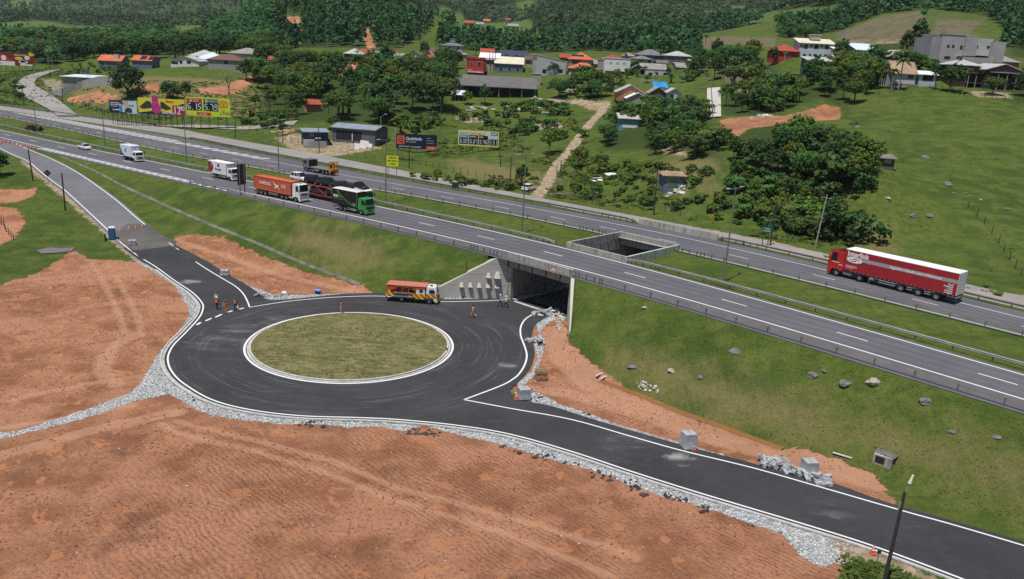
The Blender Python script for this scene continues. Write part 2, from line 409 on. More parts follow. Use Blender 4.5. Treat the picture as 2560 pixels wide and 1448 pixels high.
RISL = [(1397.5,771),(1360,779),(1335,785.5),(1313,799),(1302,818),(1302,840),(1312,868),(1317,890),(1312,912),(1298,935),(1280,950),(1250,966),(1160,1000)]
RLIN = [(1160,1000),(1280,1022.5),(1430,1050),(1580,1092.5),(1705,1127.5),(1880,1170),(2030,1212.5),(2255,1277.5),(2380,1312),(2560,1365),(2760,1425)]
cOUT, cINN, cTOP, cRIS, cRL = [Gb(curve(q)) for q in (OUTER, INNER, TOPL, RISL, RLIN)]
EDGE = [(437,612),(520,655),(575,690),(610,708),(650,735),(675,750),(760,745),(860,735),(950,733.5),(1040,740),(1105,748),(1170,748),(1253,745),(1306,737)]
EDG2 = [(1402,769),(1372,790),(1345,806),(1333,822),(1330,845),(1335,870),(1336,890),(1328,915),(1312,938),(1296,955),(1284,966),(1276,978),(1300,1000),(1380,1016),(1480,1048),(1600,1083),(1720,1117),(1850,1150),(1960,1181),(2080,1208),(2160,1236),(2230,1260),(2380,1302),(2560,1354),(2760,1414)]
iR = int(np.argmin(np.hypot(cOUT[:, 0] - Gb([(318, 620)])[0, 0], cOUT[:, 1] - Gb([(318, 620)])[0, 1])))
oEdge = offset_line(cOUT, -.55); sgn = -1
if np.mean(oEdge[:, 1]) > np.mean(cOUT[:, 1]): oEdge = offset_line(cOUT, .55); sgn = 1
jR = int(np.argmin(np.hypot(cINN[:, 0] - Gb([(430, 612)])[0, 0], cINN[:, 1] - Gb([(430, 612)])[0, 1])))
e1, e2 = Gb(curve(EDGE, 3))[:, :2], Gb(curve(EDG2, 4))[:, :2]
tun = [XY(TU0 + .5, TV0 + 1.5), XY(TU1 - .5, TV0 + 1.5)]
FRESH = np.array(list(oEdge[iR:]) + list(e2[::-1]) + tun[::-1] + list(e1[::-1]))
nI = 60
def resample(P, n):
 s = np.r_[0, np.cumsum(np.hypot(*np.diff(P[:, :2], axis=0).T))]; t = np.linspace(0, s[-1], n); return np.stack([np.interp(t, s, P[:, k]) for k in range(P.shape[1])], -1)
LA, LB = resample(np.c_[oEdge[:iR + 8], np.zeros(iR + 8)], nI)[:, :2], resample(cINN[:jR + 4], nI)[:, :2]
LB = LB + (LB - LA) / np.linalg.norm(LB - LA, axis=1)[:, None] * .5
kc = cOUT[iR + 10:]; kc = kc[kc[:, 1] < 128]
# ------------------------------------------------------------------ ground covers, traced as areas on the ground
def wpoly(px): return G(px)[:, :2]
SOIL = [
 [(-600,860),(0,712),(80,688),(150,650),(180,622),(222,648),(300,652),(345,655),(437,702),(900,900),(1300,1080),(2110,1390),(2160,1448),(2250,1700),(-900,1700)],
 [(432,592),(480,585),(560,592),(600,612),(700,655),(760,678),(900,713),(960,735),(945,748),(860,760),(640,760),(560,700),(440,625)],
 [(1335,795),(1395,775),(1420,800),(1423,852),(1500,922),(1565,962),(1640,1000),(1750,1052),(1830,1078),(1900,1096),(2000,1122),(2100,1150),(2185,1185),(2215,1222),(2240,1265),(2100,1225),(1900,1175),(1720,1120),(1560,1080),(1380,1025),(1280,985)],
 [(-40,470),(60,476),(92,466),(80,492),(35,506),(-40,512)], [(-40,515),(40,520),(66,556),(30,600),(-40,625)],
 [(1800,300),(1850,292),(1960,290),(2010,276),(2060,254),(2104,262),(2100,292),(2030,302),(1960,312),(1870,322),(1830,352),(1812,352)],
 [(170,242),(240,226),(300,240),(312,252),(250,258),(165,256)], [(350,214),(400,208),(398,232),(352,236)], [(492,222),(560,214),(628,188),(634,206),(585,238),(500,236)],
 [(842,170),(905,152),(960,158),(950,180),(900,192),(850,190)], [(712,42),(748,38),(760,75),(752,112),(722,108),(712,70)], [(905,75),(922,70),(940,118),(920,122)],
]
DIRT = [
 [(1690,104),(1760,92),(1830,90),(1945,94),(1942,118),(1840,110),(1720,124)], [(2085,84),(2200,42),(2310,26),(2330,60),(2300,104),(2180,112),(2100,112)], [(2335,50),(2470,50),(2420,92),(2330,98)],
 [(1380,252),(1440,246),(1530,250),(1532,268),(1500,280),(1470,276),(1440,262),(1385,262)], [(1500,205),(1540,208),(1530,225),(1490,222)],
 [(90,195),(160,200),(180,232),(150,240),(110,225)], [(680,345),(740,330),(770,342),(800,352),(955,358),(960,372),(890,384),(830,392),(800,398),(720,372)],
 [(1830,215),(1910,230),(1900,262),(1830,240)], [(2410,226),(2530,232),(2535,248),(2440,244)], [(1640,372),(1690,368),(1730,384),(1720,392),(1650,384)],[(1130,292),(1215,290),(1225,305),(1160,310)], [(1290,312),(1400,306),(1420,318),(1320,330)],
]
GRAV = [
 [(330,648),(400,690),(438,716),(470,765),(474,790),(455,820),(430,850),(400,880),(385,905),(372,928),(350,960),(325,985),(200,1030),(60,1075),(-60,1098),(-60,1112),(60,1085),(220,1045),(340,1002),(420,985),(460,1005),(500,1028),(560,1045),(640,1055),(720,1062),(800,1062),(870,1070),(950,1066),(1000,1080),(1060,1064),(1130,1085),(1220,1104),(1280,1120),(1380,1150),(1480,1176),(1580,1214),(1680,1246),(1780,1276),(1880,1312),(1955,1336),(1980,1366),(2005,1396),(2060,1420),(2096,1408),(2100,1380),(2080,1345),(1880,1255),(1580,1160),(1280,1070),(1000,1030),(750,1020),(560,985),(440,920),(450,850),(540,780),(500,720),(437,680)],
 [(495,650),(545,678),(600,702),(640,722),(690,738),(760,739),(860,733),(955,732),(955,748),(860,752),(700,764),(640,760),(570,700)],
 [(1090,756),(1110,746),(1170,745),(1240,742),(1310,730),(1318,745),(1260,756),(1170,762),(1100,762)],
 [(1285,985),(1300,975),(1290,955),(1330,930),(1345,900),(1335,862),(1350,850),(1340,810),(1360,782),(1400,770),(1400,790),(1375,805),(1350,830),(1362,860),(1355,890),(1340,935),(1310,965),(1400,1012),(1560,1066),(1720,1112),(1910,1166),(2080,1214),(2230,1260),(2230,1266),(2080,1224),(1900,1178),(1560,1078),(1380,1028)],
]
TRACK = [  # (points, half width)
 ([(400,1060),(440,1085),(640,1130),(800,1178),(960,1245),(1250,1330),(1520,1440)], .42), ([(440,1052),(480,1068),(660,1108),(830,1152),(985,1218),(1290,1300),(1590,1395)], .42),
 ([(228,655),(262,715),(298,790),(312,838)], .42), ([(290,690),(322,750),(350,812),(352,842)], .42), ([(340,838),(300,856),(262,890),(252,930),(290,960)], .9),
 ([(-30,1012),(100,985),(200,962),(290,950)], .55), ([(-30,1150),(150,1098),(300,1058),(440,1032)], .9), ([(-30,1075),(120,1055),(250,1030),(330,1015)], .5),
 ([(-30,700),(80,690),(200,676)], .25), ([(-30,712),(90,700),(200,688)], .25),
 ([(1390,830),(1420,900),(1500,970),(1700,1062),(1900,1120),(2170,1195)], 2.3), ([(1330,975),(1420,985),(1600,1035),(1760,1085)], 1.2), ([(440,600),(560,640),(700,690),(880,728)], .7)]
LANE = [  # unpaved light tracks: (points, half width)
 ([(1338,494),(1395,408),(1440,355),(1500,285),(1512,262)], 1.5), ([(1512,262),(1440,254),(1380,250)], 2.2)]
VERGE = [([(1040,434),(1123,452),(1271,484),(1371,507),(1500,527),(1655,556),(1760,575),(1900,600),(2060,638),(2428,718),(2600,752)], 1.1), ([(2120,1368),(2200,1400),(2320,1470),(2600,1600)], 1.6), ([(240,548),(300,610),(350,650)], .8), ([(150,480),(240,556)], .7), ([(60,402),(150,480)], .8)]
DRY = [[(1560,890),(1800,950),(2000,1030),(2200,1085),(2500,1155),(2600,1185),(2600,1220),(2300,1145),(2000,1078),(1700,1005)], [(760,560),(900,600),(960,650),(860,670),(740,620)], [(150,225),(640,215),(680,290),(300,270)], [(1130,400),(1400,440),(1350,470),(1150,440)], [(1700,350),(1790,400),(1780,480),(1650,450)],
  [(2130,560),(2200,570),(2240,640),(2170,620)]]
# what grows thickly enough to darken the ground below it
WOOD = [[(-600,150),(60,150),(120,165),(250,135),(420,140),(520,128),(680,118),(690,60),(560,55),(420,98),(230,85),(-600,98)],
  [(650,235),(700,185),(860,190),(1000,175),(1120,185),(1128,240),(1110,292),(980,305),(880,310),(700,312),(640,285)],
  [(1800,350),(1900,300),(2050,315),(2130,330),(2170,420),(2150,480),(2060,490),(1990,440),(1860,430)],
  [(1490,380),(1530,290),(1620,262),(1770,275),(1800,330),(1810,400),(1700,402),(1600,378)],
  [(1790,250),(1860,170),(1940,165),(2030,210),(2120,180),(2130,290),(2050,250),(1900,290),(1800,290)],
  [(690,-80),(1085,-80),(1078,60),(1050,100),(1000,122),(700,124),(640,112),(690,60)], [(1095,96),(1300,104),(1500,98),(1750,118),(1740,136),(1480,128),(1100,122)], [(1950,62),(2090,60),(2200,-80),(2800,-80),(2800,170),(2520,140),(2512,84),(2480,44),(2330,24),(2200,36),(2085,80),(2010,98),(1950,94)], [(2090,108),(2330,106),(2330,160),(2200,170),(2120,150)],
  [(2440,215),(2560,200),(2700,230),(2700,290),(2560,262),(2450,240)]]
px_, py_ = GX.ravel(), GY.ravel()
def mask_poly(polys, w):
 out = np.zeros(px_.shape)
 for q in polys:
  p = wpoly(q); lo = p.min(0) - w; hi = p.max(0) + w
  i = np.flatnonzero((px_ > lo[0]) & (px_ < hi[0]) & (py_ > lo[1]) & (py_ < hi[1]))
  if len(i): out[i] = np.maximum(out[i], np.clip(.5 - poly_sd(px_[i], py_[i], p) / (2 * w), 0, 1))
 return out
def mask_line(lines, soft=.6):
 out = np.zeros(px_.shape)
 for q, hw in lines:
  p = wpoly(q); lo = p.min(0) - hw - 2; hi = p.max(0) + hw + 2
  i = np.flatnonzero((px_ > lo[0]) & (px_ < hi[0]) & (py_ > lo[1]) & (py_ < hi[1]))
  if len(i): out[i] = np.maximum(out[i], np.clip(.5 - (poly_sd(px_[i], py_[i], p, False) - hw) / (2 * soft), 0, 1))
 return out
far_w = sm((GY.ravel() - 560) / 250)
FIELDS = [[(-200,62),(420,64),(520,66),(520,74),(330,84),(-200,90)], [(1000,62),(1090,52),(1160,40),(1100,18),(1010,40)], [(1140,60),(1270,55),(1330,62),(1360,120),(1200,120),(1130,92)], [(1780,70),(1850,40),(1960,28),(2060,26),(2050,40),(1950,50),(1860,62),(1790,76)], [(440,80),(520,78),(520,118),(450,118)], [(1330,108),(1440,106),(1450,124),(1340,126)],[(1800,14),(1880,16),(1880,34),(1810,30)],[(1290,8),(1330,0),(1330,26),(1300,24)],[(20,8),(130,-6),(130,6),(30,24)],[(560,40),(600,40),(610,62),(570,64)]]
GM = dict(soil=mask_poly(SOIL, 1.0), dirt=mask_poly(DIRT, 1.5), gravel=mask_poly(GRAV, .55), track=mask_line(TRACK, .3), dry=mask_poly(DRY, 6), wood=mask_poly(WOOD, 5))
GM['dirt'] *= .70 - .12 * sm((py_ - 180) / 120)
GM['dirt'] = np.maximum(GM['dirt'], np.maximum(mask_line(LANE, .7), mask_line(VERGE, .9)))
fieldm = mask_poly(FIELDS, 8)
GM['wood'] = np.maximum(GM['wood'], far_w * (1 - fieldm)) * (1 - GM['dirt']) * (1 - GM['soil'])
GM['field'] = fieldm
# drainage ditch with standing brown water at the foot of the right embankment
DITCH = G([(1500,945),(1550,962),(1610,985),(1700,1022),(1790,1052),(1890,1088),(1960,1112)])[:, :2]
dd = poly_sd(px_, py_, DITCH, False); GZ -= (.55 * np.exp(-(dd / .9) ** 2)).reshape(NY, NS)
near_soil = ((GM['soil'] > .4) & (GM['gravel'] < .6)).reshape(NY, NS) & (GY < 200)
GZ += near_soil * ((fbm(GX * .35, GY * .35, 4, 5) - .47) * .40 + (fbm(GX * 1.6, GY * 1.6, 3, 15) - .44) * .24) * np.clip(1 - .6 * GM['track'].reshape(NY, NS), 0, 1)
grav_n = (GM['gravel'].reshape(NY, NS) > .5) & (GY < 200)
GZ += grav_n * (fbm(GX * 1.3, GY * 1.3, 3, 25) - .3) * .22
# bank cut of the excavated terrace on the hill
TERR = wpoly([(1990,300),(2060,254),(2104,262),(2100,292)]); GZ -= (1.5 * np.clip(.5 - poly_sd(px_, py_, TERR) / 5, 0, 1)).reshape(NY, NS)
# keep the ground below the pavement, the gutter and the kerb
nz = (GY < 270).ravel(); jx, jy = px_[nz], py_[nz]
dR = np.minimum(poly_sd(jx, jy, FRESH), poly_sd(jx, jy, np.r_[LA, LB[::-1]])); dK = np.abs(poly_sd(jx, jy, offset_line(kc, sgn * .55), False)) - .32
bz = base_z(jx, jy); gz = GZ.ravel()[nz]; lo = bz - .12
gz = np.where(dR < .12, np.minimum(gz, bz - .07), np.where(dR < .9, np.clip(gz, bz - .02, bz + .06 + (dR - .12) * .3), gz))
gz = np.where(dK < .05, np.minimum(gz, bz - .05), np.where(dK < .6, np.clip(gz, bz - .02, bz + .06 + dK * .3), gz))
tmp = GZ.ravel().copy(); tmp[nz] = gz; GZ = tmp.reshape(NY, NS)
def terrain_mat():
 mt, n, b = newmat('ground_cover'); g = NG(mt)
 g.co(); a = {k: g.attr(k) for k in ('soil', 'dirt', 'gravel', 'track', 'dry', 'wood', 'field')}
 nbig, nmid, nfine, nx = g.noise(.035, 3), g.noise(.28, 4), g.noise(2.2, 5, .65), g.noise(.9, 4, .6)
 nedge = g.math('SUBTRACT', g.noise(.8, 5, .65), .5)
 edge = lambda x, k=.9, lo=.44, hi=.56: g.step(g.math('ADD', x, g.math('MULTIPLY', nedge, k)), lo, hi)
 # grass
 c = g.mix(g.step(nmid, .38, .66), (.050, .086, .014), (.106, .138, .026))
 c = g.mix(g.step(nbig, .42, .62), c, g.mix(g.step(nx, .3, .7), (.060, .100, .016), (.122, .148, .030)))
 m2 = g.n('ShaderNodeMapping'); m2.inputs['Scale'].default_value = (.07, .55, .55); m2.inputs['Rotation'].default_value = (0, 0, RAD(-12)); g.l(g.co(), m2.inputs['Vector']); ter_ = g.noise(1.0, 5, .65, m2.outputs[0], .5)
 c = g.mix(g.math('MULTIPLY', g.step(ter_, .50, .66), .5), c, (.04, .072, .014))
 c = g.mix(g.math('MULTIPLY', g.step(nfine, .52, .74), .45), c, (.17, .175, .05))
 mp = g.n('ShaderNodeMapping'); mp.inputs['Rotation'].default_value = (0, 0, RAD(43)); mp.inputs['Scale'].default_value = (.9, .13, .13); g.l(g.co(), mp.inputs['Vector']); stk = g.noise(1.0, 5, .7, mp.outputs[0])
 dry = g.step(g.math('ADD', g.math('MULTIPLY', a['dry'], .62), g.math('ADD', g.math('MULTIPLY', nmid, .4), g.math('MULTIPLY', stk, .42))), .5, .90)
 c = g.mix(dry, c, g.mix(nfine, (.13, .115, .04), (.24, .20, .085)))
 c = g.mix(g.math('MULTIPLY', a['field'], .6), c, (.085, .15, .035))
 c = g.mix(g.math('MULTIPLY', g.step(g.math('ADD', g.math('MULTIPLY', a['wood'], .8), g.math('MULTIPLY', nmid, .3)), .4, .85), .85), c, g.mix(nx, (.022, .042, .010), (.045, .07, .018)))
 c = g.mix(g.math('MULTIPLY', g.step(g.noise(6.5, 5, .75), .47, .64), .42), c, (.034, .058, .012))
 # pale dirt
 cd = g.mix(g.step(nx, .35, .68), (.25, .185, .115), (.46, .37, .265)); cd = g.mix(g.math('MULTIPLY', g.step(nfine, .5, .7), .4), cd, (.25, .17, .10))
 sx_ = g.n('ShaderNodeSeparateXYZ'); g.l(g.co(), sx_.inputs[0]); cd = g.mix(g.step(sx_.outputs[1], 340, 420), cd, g.mix(g.noise(.12, 5, .7), (.10, .085, .055), (.23, .165, .115)))
 c = g.mix(edge(a['dirt'], 1.7, .36, .66), c, cd)
 # red soil: broad damp and dry areas, churned clods, smooth bladed pans, tread prints
 n3, n05, n8 = g.noise(3.0, 6, .72), g.noise(.5, 5, .62, dist=.4), g.noise(9, 4, .7)
 cs = g.mix(g.step(nmid, .30, .70), (.300, .130, .068), (.455, .226, .126))
 cs = g.mix(g.step(g.noise(.07, 4, .6), .44, .62), cs, (.50, .245, .145))
 cs = g.mix(g.math('MULTIPLY', g.step(g.noise(.16, 4, .65), .54, .70), .75), cs, (.205, .094, .053))
 cs = g.mix(g.math('MULTIPLY', g.step(n3, .46, .66), .6), cs, (.19, .078, .043))
 smooth = g.step(n05, .57, .63); cs = g.mix(g.math('MULTIPLY', smooth, .8), cs, (.55, .24, .115))
 cs = g.mix(g.math('MULTIPLY', g.step(n8, .56, .72), .4), cs, (.15, .07, .042))
 cs = g.mix(g.math('MULTIPLY', g.step(nfine, .30, .18), .5), cs, (.54, .33, .22))
 wv = g.n('ShaderNodeTexWave', wave_type='BANDS', bands_direction='DIAGONAL'); wv.inputs['Scale'].default_value = .95; wv.inputs['Distortion'].default_value = 11; wv.inputs['Detail'].default_value = 3.5; wv.inputs['Detail Scale'].default_value = .35
 g.l(g.co(), wv.inputs['Vector'])
 west = g.step(sx_.outputs[0], -38, -20)
 rut = g.math('MULTIPLY', g.math('MULTIPLY', g.math('MULTIPLY', wv.outputs['Fac'], west), g.step(g.noise(.06, 2), .38, .54)), g.math('SUBTRACT', 1.0, smooth))
 cs = g.mix(g.math('MULTIPLY', g.step(rut, .62, .2), g.math('MULTIPLY', g.math('MULTIPLY', west, g.step(g.noise(.06, 2), .38, .54)), .20)), cs, (.20, .085, .048))  # shade in the ripple troughs painted into the soil colour
 cs = g.mix(g.math('MULTIPLY', edge(a['track'], .9, .3, .7), .6), cs, g.mix(nx, (.36, .19, .115), (.45, .265, .17)))
 fs = edge(a['soil'], 1.3); c = g.mix(fs, c, cs)
 # crushed stone
 vo = g.n('ShaderNodeTexVoronoi'); vo.inputs['Scale'].default_value = 3.6; g.l(g.co(), vo.inputs['Vector'])
 sepc = g.n('ShaderNodeSeparateColor'); g.l(vo.outputs['Color'], sepc.inputs[0])
 cg = g.mix(sepc.outputs[0], (.32, .33, .34), (.58, .59, .59)); cg = g.mix(g.step(nmid, .5, .75), cg, (.46, .42, .37))
 cg = g.mix(g.math('MULTIPLY', g.step(nfine, .62, .70), .8), cg, (.10, .10, .10))
 fg = edge(a['gravel'], 1.0); c = g.mix(fg, c, cg)
 g.l(c, b.inputs['Base Color']); b.inputs['Roughness'].default_value = .95; b.inputs['Specular IOR Level'].default_value = .15
 # relief: ruts of a sheepsfoot roller and clods in the soil, tussocks in the grass
 hs = g.math('MULTIPLY', g.math('ADD', g.math('MULTIPLY', rut, .65), g.math('ADD', g.math('MULTIPLY', n3, 2.1), g.math('ADD', g.math('MULTIPLY', nx, 1.2), g.math('MULTIPLY', n8, .5)))), g.math('SUBTRACT', 1.0, g.math('MULTIPLY', a['track'], .6)))
 hg = g.math('ADD', g.math('MULTIPLY', g.noise(5, 5, .7), 1.3), g.math('ADD', g.math('MULTIPLY', nx, 1.2), g.math('MULTIPLY', ter_, 3.0)))
 h = g.n('ShaderNodeMix', data_type='FLOAT'); g.l(fs, h.inputs[0]); g.l(hg, h.inputs[2]); g.l(hs, h.inputs[3])
 h2 = g.n('ShaderNodeMix', data_type='FLOAT'); g.l(fg, h2.inputs[0]); g.l(h.outputs[0], h2.inputs[2]); g.l(g.math('MULTIPLY', vo.outputs['Distance'], 3.0), h2.inputs[3])
 g.l(g.bump(h2.outputs[0], .9, .17), b.inputs['Normal'])
 return mt
# cut the ground away over the underpass and the light well
cu_, cv_ = GU, GV
q = lambda A: (A[:-1, :-1], A[:-1, 1:], A[1:, 1:], A[1:, :-1])
inside = np.ones((NY - 1, NS - 1), bool)
for A, B in zip(q(cu_), q(cv_)): inside &= (A > TU0 - .35) & (A < TU1 + .35) & (B > TV0 + .25) & (B < TV1 - 1.0)
idx = np.arange(NY * NS).reshape(NY, NS)
F = np.stack([idx[:-1, :-1], idx[:-1, 1:], idx[1:, 1:], idx[1:, :-1]], -1)[~inside]
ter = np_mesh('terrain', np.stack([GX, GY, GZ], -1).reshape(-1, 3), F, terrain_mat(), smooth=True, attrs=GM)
tag(ter, kind='structure')
# ------------------------------------------------------------------ road surfaces and paint
DUST = [(Gb([p])[0], r, k) for p, r, k in (((1700, 1148), 1.7, .95), ((595, 822), 3.2, .45), ((478, 705), 2.0, .8), ((1270, 915), 1.6, .7), ((1195, 735), 1.5, .8), ((1120, 770), 2.2, .4), ((690, 800), 3.0, .35), ((1560, 1105), 3.2, .3), ((2090, 1270), 2.6, .35), ((540, 860), 4.2, .3), ((1330, 745), 2.5, .35))]
def asphalt(name, c0, c1, wheel=None, bump=.15, pale=None):
 mt, n, b = newmat(name); g = NG(mt)
 a, f, s = g.noise(.12, 4, .6), g.noise(9, 4, .7), g.noise(.9, 5, .65)
 c = g.mix(g.step(a, .3, .7), c0, c1); c = g.mix(g.math('MULTIPLY', g.step(s, .45, .75), .5), c, [x * 1.22 for x in c1])
 if wheel:   # polished and darker wheel paths along the lanes
  w = g.attr('across'); t = g.math('ABSOLUTE', g.math('SINE', g.math('MULTIPLY', w, wheel)))
  c = g.mix(g.math('MULTIPLY', g.math('MULTIPLY', g.step(t, .45, 1.0), .6), g.step(g.noise(.05, 3), .2, .7)), c, [x * .72 for x in c0])
 if pale:    # dried mud and dust dragged round by tyres
  mp = g.n('ShaderNodeMapping'); mp.inputs['Scale'].default_value = (.10, .55, 1); mp.inputs['Rotation'].default_value = (0, 0, RAD(30)); g.l(g.co(), mp.inputs['Vector'])
  d = g.noise(1.0, 6, .72, mp.outputs[0], .8); c = g.mix(g.math('MULTIPLY', g.step(d, .56, .80), .34), c, pale)
  c = g.mix(g.math('MULTIPLY', g.step(g.noise(.5, 6, .75), .66, .78), .45), c, pale)
  # scuffs that follow the circular lane round the island
  sx = g.n('ShaderNodeVectorMath', operation='SUBTRACT'); g.l(g.co(), sx.inputs[0]); sx.inputs[1].default_value = (-18.9, 93.1, 0)
  ln = g.n('ShaderNodeVectorMath', operation='LENGTH'); g.l(sx.outputs[0], ln.inputs[0]); sp = g.n('ShaderNodeSeparateXYZ'); g.l(sx.outputs[0], sp.inputs[0])
  an = g.math('ARCTAN2', sp.outputs[1], sp.outputs[0]); cm = g.n('ShaderNodeCombineXYZ'); g.l(g.math('MULTIPLY', ln.outputs['Value'], 1.7), cm.inputs[0]); g.l(g.math('MULTIPLY', an, 1.4), cm.inputs[1])
  rg = g.math('MULTIPLY', g.step(ln.outputs['Value'], 24, 20), g.step(g.noise(1.0, 5, .7, cm.outputs[0]), .50, .74)); c = g.mix(g.math('MULTIPLY', rg, .62), c, pale)
 if pale:
  for q, r, k in DUST:
   ds = g.n('ShaderNodeVectorMath', operation='DISTANCE'); g.l(g.co(), ds.inputs[0]); ds.inputs[1].default_value = (q[0], q[1], .03)
   m_ = g.step(g.math('ADD', g.math('DIVIDE', ds.outputs['Value'], r), g.math('MULTIPLY', g.math('SUBTRACT', g.noise(.9, 6, .75), .5), 2.2)), 1.0, .2); c = g.mix(g.math('MULTIPLY', m_, g.math('MULTIPLY', g.step(d, .40, .66), k)), c, (.30, .29, .28))
 c = g.mix(g.math('MULTIPLY', g.step(f, .5, .8), .3), c, [x * 1.6 for x in c1])
 g.l(c, b.inputs['Base Color']); b.inputs['Roughness'].default_value = .8; b.inputs['Specular IOR Level'].default_value = .35
 g.l(g.bump(f, bump, .02), b.inputs['Normal']); return mt
M_OLD = asphalt('worn_asphalt', (.098, .096, .110), (.126, .121, .135), wheel=pi / 1.85)
M_SERV = asphalt('pale_asphalt', (.225, .212, .205), (.29, .268, .25))
M_RAMP = asphalt('grey_asphalt', (.118, .118, .132), (.152, .151, .162))
M_NEW = asphalt('fresh_asphalt', (.030, .030, .034), (.043, .043, .048), pale=(.14, .13, .125))
M_MIX = asphalt('muddy_asphalt', (.068, .065, .066), (.12, .11, .102))
def paint(name, c, wear=.35):
 mt, n, b = newmat(name); g = NG(mt); s = g.noise(2.5, 6, .75)
 g.l(g.mix(g.math('MULTIPLY', g.step(s, .55, .8), wear), c, [x * .45 for x in c]), b.inputs['Base Color']); b.inputs['Roughness'].default_value = .7; return mt
M_WHITE, M_WORN, M_YEL = paint('white_paint', (.74, .74, .73), .35), paint('worn_white_paint', (.62, .62, .61), .7), paint('yellow_paint', (.62, .34, .10), .5)
UG = np.r_[np.arange(-420, -150, 6.0), np.arange(-150, 41, 3.0)]
def strip(name, fa, fb, mat, z, us=UG, n=5, parent=None, kind='structure', zf=None):
 A = XY(us, fa(us)); B = XY(us, fb(us)); t = np.linspace(0, 1, n)[None, :, None]
 P = A[:, None] * (1 - t) + B[:, None] * t; Z = np.full(P.shape[:2], z) if zf is None else zf(P[..., 0], P[..., 1]) + z
 V = np.concatenate([P, Z[..., None]], -1).reshape(-1, 3); i = np.arange(len(us) * n).reshape(len(us), n)
 F = np.stack([i[:-1, :-1], i[1:, :-1], i[1:, 1:], i[:-1, 1:]], -1).reshape(-1, 4)
 ac = np.repeat(np.linspace(0, 1, n)[None], len(us), 0) * np.hypot(*(B - A).T)[:, None]
 o = np_mesh(name, V, F, mat, parent, attrs={'across': ac.ravel()})
 if kind and parent is None: tag(o, kind=kind)
 return o
off = lambda f, d: (lambda u: f(u) + d)
near_road = strip('motorway', off(LN['NR'], -.55), off(LN['L2'], .75), M_OLD, ZM, n=9)
far_road = strip('motorway', off(LN['M2'], .35), off(LN['R4'], -.3), M_OLD, ZM, n=9)
serv = strip('service_road', LN['S0'], LN['S'], M_SERV, ZM - .02, n=5)
ZP = ZM + .006
def line(name, f, w, mat, us=UG, parent=None, z=ZP): return strip(name, off(f, -w / 2), off(f, w / 2), mat, z, us, 2, parent, None)
line('edge_line', LN['L1'], .24, M_WHITE, parent=near_road); line('edge_line', LN['L2'], .22, M_WHITE, parent=near_road)
line('edge_line', LN['L3'], .2, M_WORN, parent=far_road); line('edge_line', LN['L4'], .2, M_WORN, parent=far_road)
midN = lambda u: (LN['L1'](u) + LN['L2'](u)) / 2
midF = lambda u: (LN['L3'](u) + LN['L4'](u)) / 2
def dashes(pts, f, parent, mat, L, span):
 """lane dashes at the traced centres, continued with the same spacing"""
 us = sorted(UV(at_z(pts, ZM))[0]); d = np.median(np.diff(us)); lst = list(us)
 while lst[0] > span[0]: lst.insert(0, lst[0] - d)
 while lst[-1] < span[1]: lst.append(lst[-1] + d)
 for u in lst: strip('lane_dash', off(f, -.09), off(f, .09), mat, ZP, np.array([u - L / 2, u, u + L / 2]), 2, parent, None)
dashes([(32,340.2),(100,355.5),(173.6,371.5),(249.6,388.2),(330.3,405.5),(393.3,419.1),(1069.8,560.3),(1220.2,593.1),(1393.6,632.5),(1595,686.1),(1837.5,756.2),(2131.6,841),(2493.3,948.3)][6:], midN, near_road, M_WHITE, 3.6, (-330, 25))
dashes([(996.6,472.1),(1119.1,493.6),(1254.9,518.8),(1405.1,544.3),(1535.4,567.9),(1683.9,598),(1858.9,639),(2065.4,690.9),(2315.9,753.5)], midF, far_road, M_WORN, 3.4, (-380, 25))
# orange line of the service road, far right
strip('edge_line', off(LN['R4'], 4.4), off(LN['R4'], 4.6), M_YEL, ZP - .012, np.arange(-62, 41, 3.0), 2, serv, None)
# hatched gore between the far carriageway and the service road, and the one where the ramp leaves
def bars(parent, f0, f1, u0, u1, step, w, lean, mat):
 for u in np.arange(u0, u1, step):
  a0, a1 = f0(u), f1(u + lean)
  if a1 - a0 < .4: continue
  P = [XY(u, a0), XY(u + w, a0), XY(u + w + lean, a1), XY(u + lean, a1)]
  MB().quad(*[(p[0], p[1], ZP) for p in P]).build('hatch_bar', mat, parent, fix=False)
bars(far_road, off(LN['L4'], .25), lambda u: LN['L4'](u) + .25 + 3.6 * sm((u + 318) / 25) * sm((-195 - u) / 30), -318, -228, 3.4, 1.3, 2.4, M_WORN)
bars(far_road, off(LN['L4'], .25), lambda u: LN['L4'](u) + .3 + 2.4 * sm((-125 - u) / 50), -226, -186, 4.2, 1.6, 3.0, M_WORN)
strip('edge_line', lambda u: LN['L4'](u) + .25 + 3.6 * sm((u + 318) / 25) * sm((-195 - u) / 30), lambda u: LN['L4'](u) + .55 + 3.6 * sm((u + 318) / 25) * sm((-195 - u) / 30), M_WORN, ZP, np.arange(-318, -222, 4.0), 2, far_road, None)
bars(near_road, lambda u: LN['L1'](u) - 1.5 - 1.0 * sm((-205 - u) / 40), off(LN['L1'], -.2), -222, -148, 2.6, 1.0, 1.8, M_WHITE)

def ribbon(name, P, w, z, mat, parent=None, h=0.0, closed=False):
 """band of width w along P; with h it is a solid kerb"""
 A, B = offset_line(P, -w / 2), offset_line(P, w / 2); z0 = base_z(P[:, 0], P[:, 1]) + z; n = len(P)
 if h == 0: rows = [np.c_[A, z0], np.c_[B, z0]]
 else: rows = [np.c_[A, z0 - .05], np.c_[A, z0 + h], np.c_[B, z0 + h], np.c_[B, z0 - .05]]
 k = len(rows); V = np.stack(rows, 1).reshape(-1, 3); i = np.arange(n * k).reshape(n, k)
 if closed: i = np.r_[i, i[:1]]
 F = np.stack([i[:-1, :-1], i[1:, :-1], i[1:, 1:], i[:-1, 1:]], -1).reshape(-1, 4)
 return np_mesh(name, V, F, mat, parent)
